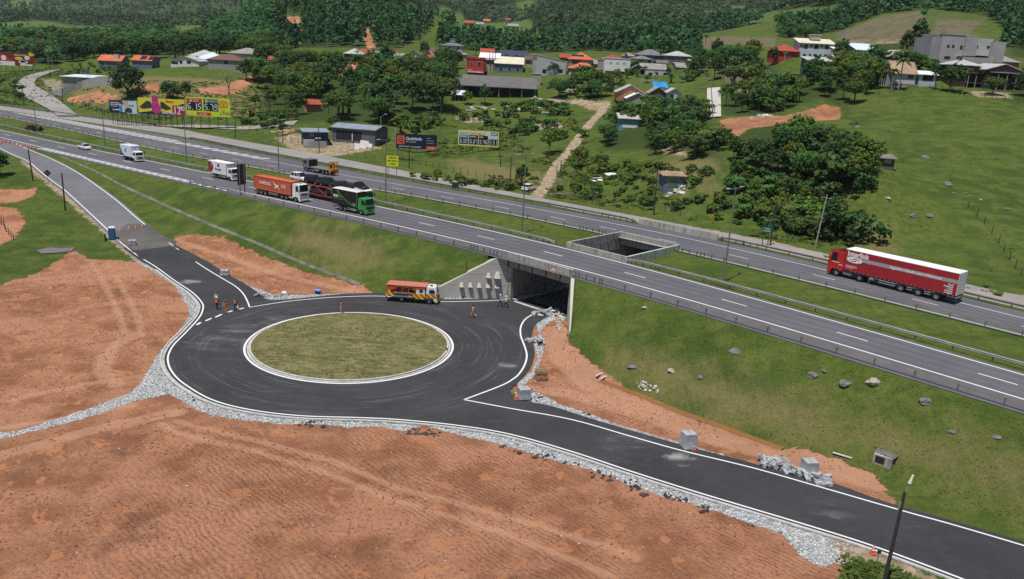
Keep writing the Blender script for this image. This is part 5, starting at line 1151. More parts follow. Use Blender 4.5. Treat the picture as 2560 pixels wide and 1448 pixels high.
MB().prism([(-1.18, 2.62), (1.18, 2.62), (1.18, 2.74), (-1.18, 2.74)], x0 - 6.6, x0 - .55, axis='x').build('canopy', M_ORCAN, tk)
MB().box(x0 - 6.5, x0 - .62, -1.12, 1.12, 2.46, 2.6).build('canopy_frame', M_ORG, tk)
for s in (-1, 1):
 for x in (x0 - 6.5, x0 - 5.2, x0 - 4.2, x0 - 3.2, x0 - 2.3): MB().box(x - .05, x + .05, s * 1.05 - .05, s * 1.05 + .05, 1.06, 2.5).build('canopy_post', M_ORG, tk)
 MB().box(x0 - 6.6, x0 - 5.4, s * 1.1 - .02, s * 1.1 + .02, 1.95, 2.5).build('canopy_side', M_ORG, tk); MB().box(x0 - 2.2, x0 - .7, s * 1.12 - .02, s * 1.12 + .02, 2.3, 2.6).build('canopy_side', M_ORG, tk)
k_ = MB(); k_.rbox(x0 - 4.1, x0 - 3.3, -.6, .6, 1.06, 1.9, .1); k_.cyl((x0 - 4.8, 0, 1.06), (x0 - 4.8, 0, 2.0), .35); k_.build('paint_machine', M_ORG, tk)
MB().rbox(x0 - 5.9, x0 - 5.2, -.8, .8, 1.06, 1.7, .08).build('seat_bench', M_CHAS, tk); rear(tk, x0 - 6.75, W)

# --- motorbike behind the blue toilet
q = at_z([(262, 588)], 1.2)[0]; q[2] = float(ground(q[0], q[1]))
mb_ = thing('motorbike', 'dark motorbike parked on the verge beside the blue portable toilet', 'motorbike', q, RAD(115))
for x in (-.65, .65): wheel(mb_, x, 0, .32, .12)
MB().prism([(-.7, .62), (-.55, .82), (.05, .78), (.25, .95), (.5, .9), (.45, .6), (.1, .35), (-.3, .35)], -.13, .13).build('body', M_CHAS, mb_); MB().rbox(-.65, .05, -.12, .12, .78, .88, .04).build('seat', M_CHAS, mb_); MB().rbox(.02, .42, -.14, .14, .8, 1.0, .06).build('fuel_tank', M_MAR, mb_)
MB().cyl((.62, 0, .32), (.42, 0, 1.05), .04).cyl((.42, -.36, 1.08), (.42, .36, 1.08), .02).build('fork', M_STEEL, mb_)
# ------------------------------------------------------------------ people: one continuous skinned body per pose, clothes by region, helmet and vest as children
M_SKIN, M_HAIR = plain('skin', (.28, .15, .10), .6, var=.05), plain('dark_hair', (.015, .012, .01), .7, var=0)
M_NAVYC, M_BLACKC = plain('navy_cloth', (.02, .025, .045), .9, var=.1), plain('black_cloth', (.015, .015, .017), .9, var=.1)
M_ORV, M_YLV, M_LIMEV, M_ORSUIT = plain('orange_red_vest', (.62, .10, .05), .7, var=.06), plain('yellow_workwear', (.62, .48, .12), .8, var=.08), plain('lime_vest', (.45, .70, .12), .7, var=.05), plain('orange_suit', (.62, .16, .03), .8, var=.06)
M_LBLUE, M_HELW, M_HELB = plain('pale_blue_shirt', (.42, .46, .60), .85, var=.05), plain('white_helmet', (.78, .78, .77), .3, var=0), plain('blue_helmet', (.06, .10, .24), .35, var=0)
M_REFL = plain('reflective_band', (.70, .70, .60), .4, var=0)
BODY = {}
def body_mesh(pose):
 if pose in BODY: return BODY[pose]
 st = {'stand': .04, 'walk': .26, 'stride': .34}[pose]; sw = {'stand': .04, 'walk': .16, 'stride': .2}[pose]
 J = [((0, 0, .95), .125), ((0, 0, 1.12), .125), ((.01, 0, 1.33), .15), ((.01, 0, 1.47), .065), ((.02, 0, 1.53), .06), ((.03, 0, 1.62), .09), ((.03, 0, 1.70), .085)]
 E = [(i, i + 1) for i in range(6)]
 for s, ph in ((1, 1), (-1, -1)):
  o = len(J); J += [((0, s * .10, .90), .09), ((ph * st * .45 + .05, s * .11, .50), .062), ((ph * st - (0 if ph > 0 else .1), s * .11, .09 if ph > 0 else .13), .045), ((ph * st + .16 - (0 if ph > 0 else .08), s * .13, .04 if ph > 0 else .05), .04)]
  E += [(0, o), (o, o + 1), (o + 1, o + 2), (o + 2, o + 3)]
  o = len(J); hx = -ph * sw
  J += [((0, s * .20, 1.42), .062), ((hx * .5 - .03, s * .25, 1.15), .046), ((hx + .06, s * .26, .92), .033), ((hx + .08, s * .26, .84), .034)]
  E += [(2, o), (o, o + 1), (o + 1, o + 2), (o + 2, o + 3)]
  for k, (dx, dy) in enumerate(((.04, .0), (.025, .012 * s), (.005, .014 * s), (-.014, .012 * s))):
   J.append(((hx + .08 + dx, s * .26 + dy, .77 + .008 * abs(k - 1)), .009)); E.append((o + 3, len(J) - 1))
  J.append(((hx + .125, s * .245, .82), .010)); E.append((o + 3, len(J) - 1))
 me = bpy.data.meshes.new('person'); me.from_pydata([j[0] for j in J], E, []); o = bpy.data.objects.new('person', me); COL.objects.link(o)
 o.modifiers.new('s', 'SKIN'); sk = me.skin_vertices[0].data
 for v, j in zip(sk, J): v.radius = (j[1], j[1])
 sk[0].use_root = True; o.modifiers.new('d', 'SUBSURF').levels = 1
 dg = bpy.context.evaluated_depsgraph_get(); dg.update(); out = bpy.data.meshes.new_from_object(o.evaluated_get(dg)); bpy.data.objects.remove(o)
 BODY[pose] = out; return out
def person(px, py, rz, pose, trousers, shirt, label, vest=None, helmet=None, band=True, sleeves=None):
 q = at_z([(px, py)], .035)[0]; me = body_mesh(pose).copy()
 for mm in (trousers, shirt, sleeves or shirt, M_SKIN, M_BLACKC): me.materials.append(mm)
 for f in me.polygons:
  c = f.center; i = 0
  if c.z < .12: i = 4
  elif abs(c.y) > .175 and c.z < 1.46: i = 3 if c.z < .93 else (2 if c.z < 1.4 else 1)
  elif c.z > 1.475: i = 3
  elif c.z > .98: i = 1
  f.material_index = i; f.use_smooth = True
 o = link('person', me); o.location = (q[0], q[1], .036); o.rotation_euler = (0, 0, rz); tag(o, label, 'person')
 if helmet:
  b = MB(); n = 14
  for k in range(4):
   a = k / 4 * pi / 2; b.add([(.03 + .125 * cos(a) * cos(2 * pi * i / n), .115 * cos(a) * sin(2 * pi * i / n), 1.69 + .13 * sin(a)) for i in range(n)], [])
  b.add([(.03, 0, 1.822)], []); b.f = [(k * n + i, k * n + (i + 1) % n, (k + 1) * n + (i + 1) % n, (k + 1) * n + i) for k in range(3) for i in range(n)] + [(3 * n + i, 3 * n + (i + 1) % n, 4 * n) for i in range(n)]; b.m = [0] * len(b.f)
  b.cyl((.03, 0, 1.685), (.03, 0, 1.70), .15, .145, 14); b.build('helmet', helmet, o, smooth=True)
 else:
  b = MB(); n = 12; b.add([(.015 + .105 * cos(2 * pi * i / n) * r, .1 * sin(2 * pi * i / n) * r, z) for r, z in ((1, 1.66), (.95, 1.73), (.6, 1.785)) for i in range(n)], [(k * n + i, k * n + (i + 1) % n, (k + 1) * n + (i + 1) % n, (k + 1) * n + i) for k in (0, 1) for i in range(n)] + [tuple(range(2 * n, 3 * n))]); b.build('hair', M_HAIR, o, smooth=True)
 f = MB()
 for s in (-1, 1): f.rbox(.108, .122, s * .035 - .012, s * .035 + .012, 1.645, 1.66, .004)
 f.add([(.115, -.014, 1.615), (.115, .014, 1.615), (.142, 0, 1.61), (.118, 0, 1.655)], [(0, 1, 2), (0, 2, 3), (1, 3, 2)]); f.box(.108, .116, -.025, .025, 1.58, 1.588); f.build('face', M_HAIR, o)
 if vest:
  n = 18; V = []
  for z, rx, ry in ((.97, .17, .205), (1.12, .165, .20), (1.3, .185, .215), (1.42, .16, .20), (1.475, .10, .12)): V += [(.005 + rx * cos(2 * pi * i / n), ry * sin(2 * pi * i / n), z) for i in range(n)]
  v = MB().add(V, [(k * n + i, k * n + (i + 1) % n, (k + 1) * n + (i + 1) % n, (k + 1) * n + i) for k in range(4) for i in range(n)]).build('vest', vest, o, smooth=True)
  if band:
   V = [(.005 + rx * cos(2 * pi * i / n), ry * sin(2 * pi * i / n), z) for z, rx, ry in ((1.07, .172, .207), (1.12, .171, .206)) for i in range(n)]
   MB().add(V, [(i, (i + 1) % n, n + (i + 1) % n, n + i) for i in range(n)]).build('reflective_band', M_REFL, v)
 return o
person(541.5, 762, RAD(250), 'stand', M_NAVYC, M_LIMEV, 'worker in a lime green shirt standing behind the white-helmeted one', None, M_HELB)
person(543, 774, RAD(265), 'stand', M_NAVYC, M_BLACKC, 'worker in a red vest with a white helmet, left of the group of four', M_ORV, M_HELW)
person(563, 783.5, RAD(262), 'walk', M_ORSUIT, M_ORSUIT, 'worker in a full orange suit walking towards the dashed line', None, M_HELB)
person(589, 776, RAD(275), 'stand', M_NAVYC, M_NAVYC, 'worker in an orange vest and dark jeans carrying a small white bag', M_ORV, M_HELB)
person(853, 783, RAD(200), 'stand', M_YLV, M_ORV, 'worker in orange and yellow standing at the top edge of the island', None, None)
person(1183, 793.5, RAD(150), 'stride', M_YLV, M_YLV, 'worker in yellow overalls and red vest striding across the fresh asphalt', M_ORV, None)
person(1250.5, 766.5, RAD(170), 'walk', M_BLACKC, M_LBLUE, 'person in pale blue shirt and white helmet walking by the underpass', None, M_HELW)
person(1265, 770, RAD(165), 'walk', M_BLACKC, M_LBLUE, 'person in lime vest and white helmet walking by the underpass', M_LIMEV, M_HELW)
q = at_z([(594, 768)], .7)[0]; b_ = thing('bag', 'small white bag carried by the worker in dark jeans', 'bag', q); MB().rbox(-.12, .12, -.06, .06, -.15, .15, .05).build('sack', M_HELW, b_); MB().tube([(-.06, 0, .14), (-.04, 0, .26), (.04, 0, .26), (.06, 0, .14)], .012).build('bag_handle', M_HELW, b_)

# ------------------------------------------------------------------ cones
M_CONE = plain('cone_orange', (.62, .09, .035), .6, var=.1, scale=5)
def make_cone(loc, label, s=1.0):
 t = thing('traffic_cone', label, 'traffic cone', loc, .3, 'orange traffic cones'); t.scale = (s,) * 3
 MB().cyl((0, 0, .05), (0, 0, .74), .17, .035, 14).build('cone', M_CONE, t); MB().rbox(-.22, .22, -.22, .22, 0, .06, .02).build('base', M_CONE, t)
 for z in (.30, .52): MB().cyl((0, 0, z), (0, 0, z + .11), .176 - .195 * (z - .05) + .004, .176 - .195 * (z + .06) + .004, 14, caps=False).build('white_band', M_HELW, t)
 return t
cpos = [(3, 360), (11, 357.5), (22, 360), (34, 362.5), (45, 365), (56, 367.5), (68, 369.5), (77, 371), (88, 373)]
w0 = at_z([cpos[0]], ZM)[0]; cone0 = make_cone((w0[0], w0[1], ZM + .02), 'orange traffic cone in the line closing the slip road, leftmost in the photo', 1.35)
nm = ['second', 'third', 'fourth', 'fifth', 'sixth', 'seventh', 'eighth', 'last']
for k, c in enumerate(cpos[1:]):
 w = at_z([c], ZM)[0]; copy_thing(cone0, (w[0], w[1], ZM + .02), .1 * k, f'orange traffic cone in the line closing the slip road, {nm[k]} from the left', 1.35)
for k, c in enumerate([(301, 580.5), (323, 575.5), (340, 573), (356, 570.5)]):
 w = Gb([c])[0]; copy_thing(cone0, (w[0], w[1], w[2] + .03), .3 * k, f"orange traffic cone across the ramp by the toilet, {('first', 'second', 'third', 'fourth')[k]} from the left", 1.1)
for (c, l) in [((1291, 998), 'orange traffic cone beside the wrapped pallet at the road corner'), ((1733, 1124), 'orange traffic cone beside the wrapped pallet halfway along the right road'), ((2182, 1384), 'orange traffic cone on the pale verge near the leaning lamp pole')]:
 w = at_z([c], .05)[0]; copy_thing(cone0, (w[0], w[1], .05), .2, l, 1.0)

# ------------------------------------------------------------------ pallets of kerb blocks, loose blocks
M_BLOCK = plain('grey_concrete_block', (.36, .37, .38), .85, var=.2, scale=1.4); M_WOOD = plain('pallet_wood', (.30, .20, .11), .85, var=.3, scale=3); M_WRAP = plain('clouded_wrap_film', (.42, .45, .48), .25, var=.25, scale=2.5, spec=.6)
def wrapped_pallet(px, py, label, rz, layers=3, wrap=True):
 w = Gb([(px, py)])[0]; w[2] = max(w[2], float(ground(w[0], w[1]))) + .03
 t = thing('block_pallet', label, 'pallet', w, rz, 'pallets of kerb blocks')
 p = MB()
 for k in range(5): p.box(-.62, .62, -.55 + .24 * k, -.43 + .24 * k, .10, .13)
 for y in (-.5, 0, .5): p.box(-.6, .6, y - .05, y + .05, 0, .1)
 p.build('pallet_base', M_WOOD, t)
 for l in range(layers):
  for i in range(2):
   for j in range(3):
    x, y = -.56 + .57 * i + RU(-.02, .02), -.52 + .35 * j + RU(-.015, .015)
    MB().rbox(x, x + .54, y, y + .33, .14 + .36 * l, .14 + .36 * l + .345, .02).build('block', M_BLOCK, t)
 if wrap: 
  b = MB(); n = 5
  h0, h1 = .12, .14 + .36 * layers
  P = [(-.6, -.56), (0, -.58), (.6, -.56), (.61, .25), (.58, .57), (-.1, .56), (-.6, .57), (-.61, 0)]
  V = [(x * k, y * k, z) for k, z in ((1.02, h0), (1.0, (h0 + h1) / 2), (1.03, h1 - .25)) for x, y in P]
  b.add(V, [(k * 8 + i, k * 8 + (i + 1) % 8, k * 8 + 8 + (i + 1) % 8, k * 8 + 8 + i) for k in (0, 1) for i in range(8)]).build('wrap_film', M_WRAP, t, fix=False)
 return t
wrapped_pallet(331, 613, 'low pallet of grey blocks on the ramp edge near the blue toilet', .4, 2, False)
wrapped_pallet(562, 689, 'wrapped pallet of grey blocks on the red soil right of the ramp', .2, 2)
wrapped_pallet(1309, 998, 'wrapped pallet of grey blocks at the sharp road corner', .3, 3)
wrapped_pallet(1719, 1120, 'wrapped pallet of grey blocks halfway along the right road', .25, 4)
wrapped_pallet(2022, 1182, 'wrapped pallet of grey blocks behind the row of loose blocks', .15, 3)
bmesh_block = MB(); bmesh_block.rbox(-.4, .4, -.15, .15, 0, .3, .03); _o = bmesh_block.build('block', M_BLOCK); BLK = _o.data; bpy.data.objects.remove(_o)
lb = thing('block_row', 'long tumbled row of loose grey kerb blocks along the right road', 'block heap', Gb([(1980, 1185)])[0])
def scatter_blocks(root, pts, n, zmax=.5, sc=(.8, 1.1)):
 P = Gb(pts)
 for k in range(n):
  f = random.random() * (len(P) - 1); i = int(f); a = P[i] + (P[i + 1] - P[i]) * (f - i) if i + 1 < len(P) else P[-1]
  o = link('block', BLK, root); x, y = a[0] + RG(0, .32), a[1] + RG(0, .32)
  o.location = (x - root.location[0], y - root.location[1], .03 + max(0, random.random() ** 2 * zmax) - root.location[2]); o.rotation_euler = (RG(0, .25), RG(0, .25), RU(0, pi)); o.scale = (RU(*sc),) * 3
scatter_blocks(lb, [(1905, 1160), (1930, 1164), (1955, 1173), (1985, 1180), (2010, 1192), (2035, 1200), (2055, 1205), (2070, 1208)], 84)
lb2 = thing('block_heap', 'heap of broken grey blocks in the bend beside the underpass mouth', 'block heap', Gb([(1356, 788)])[0]); scatter_blocks(lb2, [(1340, 788), (1352, 786), (1368, 790)], 22, .6)
lb3 = thing('block_heap', 'heap of grey blocks and a flat slab halfway down the bend', 'block heap', Gb([(1342, 855)])[0]); scatter_blocks(lb3, [(1328, 852), (1342, 858), (1356, 858)], 20, .5)
lb4 = thing('block_heap', 'thin line of grey block rubble by the roadside below the slope drain', 'block heap', Gb([(690, 739)])[0]); scatter_blocks(lb4, [(640, 742), (690, 741), (720, 739)], 16, .2, (.4, .8))
w = Gb([(1352, 951)])[0]; wp_ = thing('wooden_pallets', 'stack of empty brown wooden pallets on the red soil', 'pallet stack', (w[0], w[1], float(ground(w[0], w[1])) + .02), .2)
for k in range(7):
 m_ = MB(); dx, dy = RU(-.05, .05), RU(-.05, .05); z = .16 * k
 for j in range(6): m_.box(-.6 + dx, .6 + dx, -.5 + .19 * j + dy, -.4 + .19 * j + dy, z + .12, z + .145)
 for y in (-.46, 0, .46): m_.box(-.6 + dx, .6 + dx, y - .04 + dy, y + .04 + dy, z, z + .12)
 m_.build('wooden_pallet', M_WOOD, wp_)
# stray things on the site
w = Gb([(795, 735)])[0]; t = thing('barrel_cart', 'small blue plastic barrel on the gravel above the roundabout', 'barrel', (w[0], w[1], .1)); MB().cyl((-.45, 0, .35), (.45, 0, .35), .3, n=14).build('barrel', plain('blue_plastic', (.03, .12, .38), .4), t); MB().box(-.4, .4, -.25, .25, 0, .12).build('cradle', M_CHAS, t)
w = Gb([(711, 737)])[0]; t = thing('white_sack', 'lumpy white sack on the gravel left of the blue barrel', 'sack', (w[0], w[1], .1)); MB().rbox(-.35, .35, -.25, .25, 0, .4, .15).build('sack', M_HELW, t)
for px, py, l in [(1288, 741, 'flat concrete slab lying by the left jamb of the underpass'), (1382, 779, 'pale flat concrete slab lying by the right wall of the underpass')]:
 w = Gb([(px, py)])[0]; t = thing('concrete_slab', l, 'slab', (w[0], w[1], .12), .5); MB().box(-.9, .9, -.45, .45, 0, .12).build('slab', plain('pale_slab', (.55, .53, .46), .9), t)
# portable toilet
w = Gb([(281, 598)])[0]; t = thing('portable_toilet', 'blue portable toilet with a white roof on the ramp edge', 'portable toilet', (w[0], w[1], w[2] + .02), RAD(20)); t.scale = (.92,) * 3
M_BLUEP = plain('blue_toilet_plastic', (.025, .13, .34), .45, var=.06)
MB().rbox(-.56, .56, -.56, .56, .1, 2.1, .05).build('cabin', M_BLUEP, t)
for z in (.55, .95, 1.35, 1.75): MB().box(-.5, .5, -.585, -.55, z - .05, z + .05).build('rib', plain('blue_rib', (.02, .09, .26), .45), t); MB().box(.55, .585, -.5, .5, z - .05, z + .05).build('rib', bpy.data.materials['blue_rib'], t)
MB().prism([(-.62, 2.1), (.62, 2.1), (.45, 2.3), (-.45, 2.3)], -.62, .62).build('roof', M_HELW, t); MB().box(-.6, .6, -.6, .6, 0, .1).build('skid', M_CHAS, t); MB().box(-.42, .42, -.6, -.565, .15, 2.0).build('door', M_BLUEP, t)

# ------------------------------------------------------------------ poles, lamps, signs
M_POLE, M_WPOLE, M_CPOLE = plain('grey_mast_steel', (.20, .21, .22), .5, .3, .1), plain('dark_timber_pole', (.045, .04, .035), .9, var=.3), plain('concrete_pole', (.30, .29, .27), .9, var=.25)
def mast(px, py, D=None, h=12.5, label='', z=None, arm=1.6):
 q = at_z([(px, py)], z if z is not None else ZM - .3)[0]; q[2] = float(ground(q[0], q[1])); t = thing('street_lamp', label, 'street lamp', q, AL + pi / 2, 'double armed lamp masts in the motorway median')
 MB().cyl((0, 0, 0), (0, 0, h), .13, .07, 10).build('mast', M_POLE, t)
 for s in (-1, 1): MB().cyl((0, 0, h - .05), (s * arm, 0, h + .12), .045, n=6).build('arm', M_POLE, t); MB().rbox(min(s * arm * .8, s * arm * 1.35), max(s * arm * .8, s * arm * 1.35), -.16, .16, h + .06, h + .2, .04).build('lamp_head', M_STEEL, t)
for px, py, h, l in [(92, 332, 10, 'double armed lamp mast in the median beside the reddish bush'), (263, 366, 11, 'double armed lamp mast in the median right of the pickup car'), (466.5, 406, 11.5, 'double armed lamp mast in the median behind the white box lorry'), (697, 434, 11.5, 'double armed lamp mast in the median behind the container lorry'), (964, 506, 12, 'double armed lamp mast in the median in front of the yellow sign'), (1305, 579, 13.0, 'double armed lamp mast in the median left of the light well'), (1809, 703, 13.0, 'double armed lamp mast in the median right of the light well')]: mast(px, py, h=h, label=l)
def pole_to(px0, py0, px1, py1, label, mat, r=.13, cat='utility pole', z=None, extra=None, name='utility_pole', group='utility poles'):
 """pole from its foot pixel to its top pixel (leaning as traced)"""
 q = G1(px0, py0) if z is None else at_z([(px0, py0)], z)[0]
 d0 = ray(px1, py1); D = q[1]; e = at_depth(px1, py1, D); t = thing(name, label, cat, q, 0, group); v = Vector(e) - Vector(q)
 if v.length < 1: v = Vector((0, 0, 6))
 MB().cyl((0, 0, -.4), v, r, r * .7, 8).build('shaft', mat, t)
 if extra == 'cross':
  u = Vector((CU[0], CU[1], 0)); z_ = v * .94; MB().cyl(z_ - u * .9, z_ + u * .9, .05, n=5).build('cross_arm', mat, t)
  for s in (-.8, 0, .8): MB().cyl(z_ + u * s, z_ + u * s + Vector((0, 0, .22)), .05, n=6).build('insulator', M_CPOLE, t)
 if extra == 'lamp':
  top = v * .93; a = Vector((1.3, -.6, 1.0)); MB().tube([top, top + a * .6, top + a], .04).build('arm', M_STEEL, t); MB().rbox(top.x + a.x - .1, top.x + a.x + .5, top.y + a.y - .14, top.y + a.y + .14, top.z + a.z - .05, top.z + a.z + .1, .04).build('lamp_head', M_STEEL, t)
 return t
pole_to(82, 447, 70, 373, 'short dark timber pole on the left grass bank near the cones', M_WPOLE, .16, z=4.5)
pole_to(163, 522, 154, 432, 'dark timber pole on the left grass bank beside the ramp', M_WPOLE, .16, z=2.6)
t = pole_to(2205, 1478, 2262, 1230, 'tall dark leaning lamp pole beside the road at the lower right', M_WPOLE, .15, z=0, name='lamp_pole', cat='lamp pole', group=None)
q = at_z([(2205, 1478)], 0)[0]; b0, b1 = Vector(at_depth(2245, 1275, q[1])) - Vector(q), Vector(at_depth(2276, 1204, q[1])) - Vector(q); MB().cyl(b0, b1, .05, .04).build('arm', M_STEEL, t); d_ = (b1 - b0).normalized(); MB().cyl(b1 - d_ * .15, b1 + d_ * .5, .12, .06, 8).build('lamp_head', M_HELW, t)
for a, l, mt, ex in [((588, 347, 588, 291), 'dark pole right of the fuel price board', M_WPOLE, None), ((707, 358, 707, 274), 'dark pole left of the blue cabin', M_WPOLE, None), ((798, 382, 796, 317), 'dark pole in front of the blue cabin', M_WPOLE, None), ((988, 404, 990, 318), 'grey pole at the left end of the navy board', M_CPOLE, 'cross'), ((1023, 421, 1023, 357), 'dark pole in front of the navy board', M_WPOLE, None),
 ((1252, 417, 1249, 367), 'thin pole right of the white price board', M_WPOLE, None), ((1288, 438, 1292, 364), 'grey pole behind the fence bushes near the parked car', M_CPOLE, 'cross'), ((1275, 470, 1278, 393), 'dark pole left of the parked car', M_WPOLE, None), ((1389, 480, 1393, 412), 'grey pole at the mouth of the dirt track', M_CPOLE, None), ((1401, 438, 1403, 402), 'short dark pole beside the dirt track', M_WPOLE, None),
 ((1634, 538, 1645, 420), 'dark pole left of the small brick shelter', M_WPOLE, 'cross'), ((1925, 614, 1942, 505), 'thin dark pole right of the green road sign', M_WPOLE, None), ((2037, 621, 2068, 487), 'stout leaning concrete pole left of the red lorry', M_CPOLE, 'cross'), ((397, 317, 396, 285), 'short dark pole below the pink slipper board', M_WPOLE, None), ((228, 290, 224, 235), 'thin pole beside the fence left of the boards', M_CPOLE, None),
 ((157, 262, 154, 202), 'dark pole in front of the grey block wall', M_WPOLE, None), ((60, 266, 55, 212), 'dark pole at the bend of the side road', M_WPOLE, None), ((133, 181, 129, 143), 'pale concrete pole right of the brown board', M_CPOLE, 'cross'), ((121, 168, 119, 136), 'white slim pole right of the brown board', M_CPOLE, None), ((84, 198, 85, 160), 'grey post at the brown board by the side road', M_CPOLE, None),
 ((466, 318, 463, 248), 'pale concrete mast at the left edge of the fuel price board', M_CPOLE, None), ((356, 303, 350, 243), 'dark post at the left edge of the slipper board', M_WPOLE, None), ((953, 330, 952, 291), 'thin lamp pole above the dark workshop roof', M_CPOLE, 'lamp'), ((1103, 281, 1103, 215), 'pale pole in front of the palm wood', M_CPOLE, None), ((1237, 157, 1237, 116), 'white pole behind the cream solar roof', M_CPOLE, 'cross'), ((1316, 150, 1316, 114), 'white pole left of the big white block house', M_CPOLE, 'cross'), ((1784, 296, 1776, 192), 'grey pole beside the steep concrete street', M_CPOLE, 'cross'), ((2008, 208, 2014, 170), 'pale pole below the dark hut on the right hill', M_CPOLE, None), ((1960, 156, 1964, 130), 'white pole in front of the red house', M_CPOLE, 'cross'), ((2268, 205, 2275, 140), 'slim palm-side pole before the pale blue house', M_WPOLE, None)]:
 pole_to(*a, l, mt, .14, extra=ex)
# signs
def sign_on_posts(name, label, loc, rz, w, h, z0, mat, posts=(-.35, .35), back=None, cat='road sign', pm=None, th=.05):
 t = thing(name, label, cat, loc, rz)
 MB().box(-w / 2, w / 2, -th, 0, z0, z0 + h).build('sign_panel', mat, t)
 for f in posts: MB().box(f * w - .06, f * w + .06, .005, .12, -.4, z0 + h * .95).build('post', pm or M_POLE, t)
 return t
M_SBACK = plain('sign_back', (.03, .032, .034), .6, var=.1)
q = at_z([(606, 503)], 4.9)[0]; q[2] = float(ground(q[0], q[1])); t = thing('road_sign', 'dark back of a tall road sign on two steel posts above the slope', 'road sign', q, AL + RAD(100))
for k in range(4): MB().box(-.95, .95, -.06, 0, 1.9 + .98 * k, 2.86 + .98 * k).build('sign_panel', M_SBACK, t)
for s in (-.55, .55): MB().box(s - .08, s + .08, -.2, -.06, -.5, 5.9).build('post', M_POLE, t)
q = at_z([(122, 468)], 3.3)[0]; q[2] = float(ground(q[0], q[1])); t = thing('warning_sign', 'dark diamond back of a warning sign on a slim post by the ramp', 'road sign', q, RAD(20))
MB().add([(0, 0, 1.7), (.72, 0, 2.42), (0, 0, 3.14), (-.72, 0, 2.42), (0, .03, 1.7), (.72, .03, 2.42), (0, .03, 3.14), (-.72, .03, 2.42)], [(0, 1, 2, 3), (7, 6, 5, 4), (0, 4, 5, 1), (1, 5, 6, 2), (2, 6, 7, 3), (3, 7, 4, 0)]).build('sign_panel', M_SBACK, t); MB().cyl((0, .07, -.3), (0, .07, 3.0), .04).build('post', M_STEEL, t); MB().box(-.5, .5, -.03, -.005, 2.38, 2.45).build('brace', M_STEEL, t)
M_YSIGN = plain('yellow_sign_face', (.66, .70, .02), .5, var=.04)
q = XY(*[UV(at_z([(962, 445)], ZM))[0][0], float(LN['R4'](UV(at_z([(962, 445)], ZM))[0][0])) + .9]); t = sign_on_posts('road_sign', 'bright yellow sign with black text beside the far carriageway', (q[0], q[1], ZM), RAD(-4), 2.7, 2.3, 2.5, M_YSIGN)
for k, w in enumerate(('TRECHO', 'EM OBRAS', 'A 300m')): text_part(w, .50, M_BLK, t, MT((0, -.06, 4.2 - .68 * k)) @ TXF, bold=.012, align='CENTER', sx=.95)
q = at_z([(1138, 478)], ZM)[0]; t = sign_on_posts('road_sign', 'small black backed sign on two legs beside the service road', (q[0], q[1], ZM - .05), RAD(8), 1.45, 1.15, .75, M_SBACK, (-.4, .4))
M_GSIGN = plain('green_sign_face', (.01, .13, .085), .5, var=.06)
q = at_z([(1913, 610)], ZM + .2)[0]; t = sign_on_posts('road_sign', 'green direction sign with white lines on a post by the verge', q, RAD(-12), 1.35, .85, 2.0, M_GSIGN, (-.36, .3), pm=M_WPOLE)
for k, w in enumerate(('< Centro', 'Garopaba >')): text_part(w, .26, M_LETW, t, MT((-.56, -.06, 2.5 - .36 * k)) @ TXF, bold=.004)
q = at_z([(1967, 606)], ZM + .2)[0]; t = sign_on_posts('road_sign', 'small green sign low on the grass verge', q, RAD(-20), .75, .4, 1.0, M_GSIGN, (0,), pm=M_WPOLE)
q = at_z([(1780, 556)], ZM + .4)[0]; t = thing('oval_sign', 'orange oval sign standing on the grass verge', 'sign', q, 0); mb = MB(); mb.add([(.28 * cos(2 * pi * i / 20), -.02, .95 + .42 * sin(2 * pi * i / 20)) for i in range(20)] + [(.28 * cos(2 * pi * i / 20), .02, .95 + .42 * sin(2 * pi * i / 20)) for i in range(20)], [tuple(range(20)), tuple(range(39, 19, -1))] + [(i, (i + 1) % 20, 20 + (i + 1) % 20, 20 + i) for i in range(20)]); mb.build('sign_panel', plain('orange_sign', (.65, .28, .02), .5), t); MB().cyl((0, .05, -.2), (0, .05, .9), .03).build('post', M_POLE, t); MB().box(-.1, .1, -.03, -.021, .8, 1.1).build('sign_mark', M_MAR, t)
q = at_z([(2192, 1412)], .05)[0]; t = thing('verge_marker', 'small dark marker plate on a stake beside the orange cone', 'marker', q, 0); MB().box(-.14, .14, -.015, .015, .95, 1.2).build('plate', M_SBACK, t); MB().cyl((0, .03, -.1), (0, .03, 1.1), .025).build('stake', M_WPOLE, t)

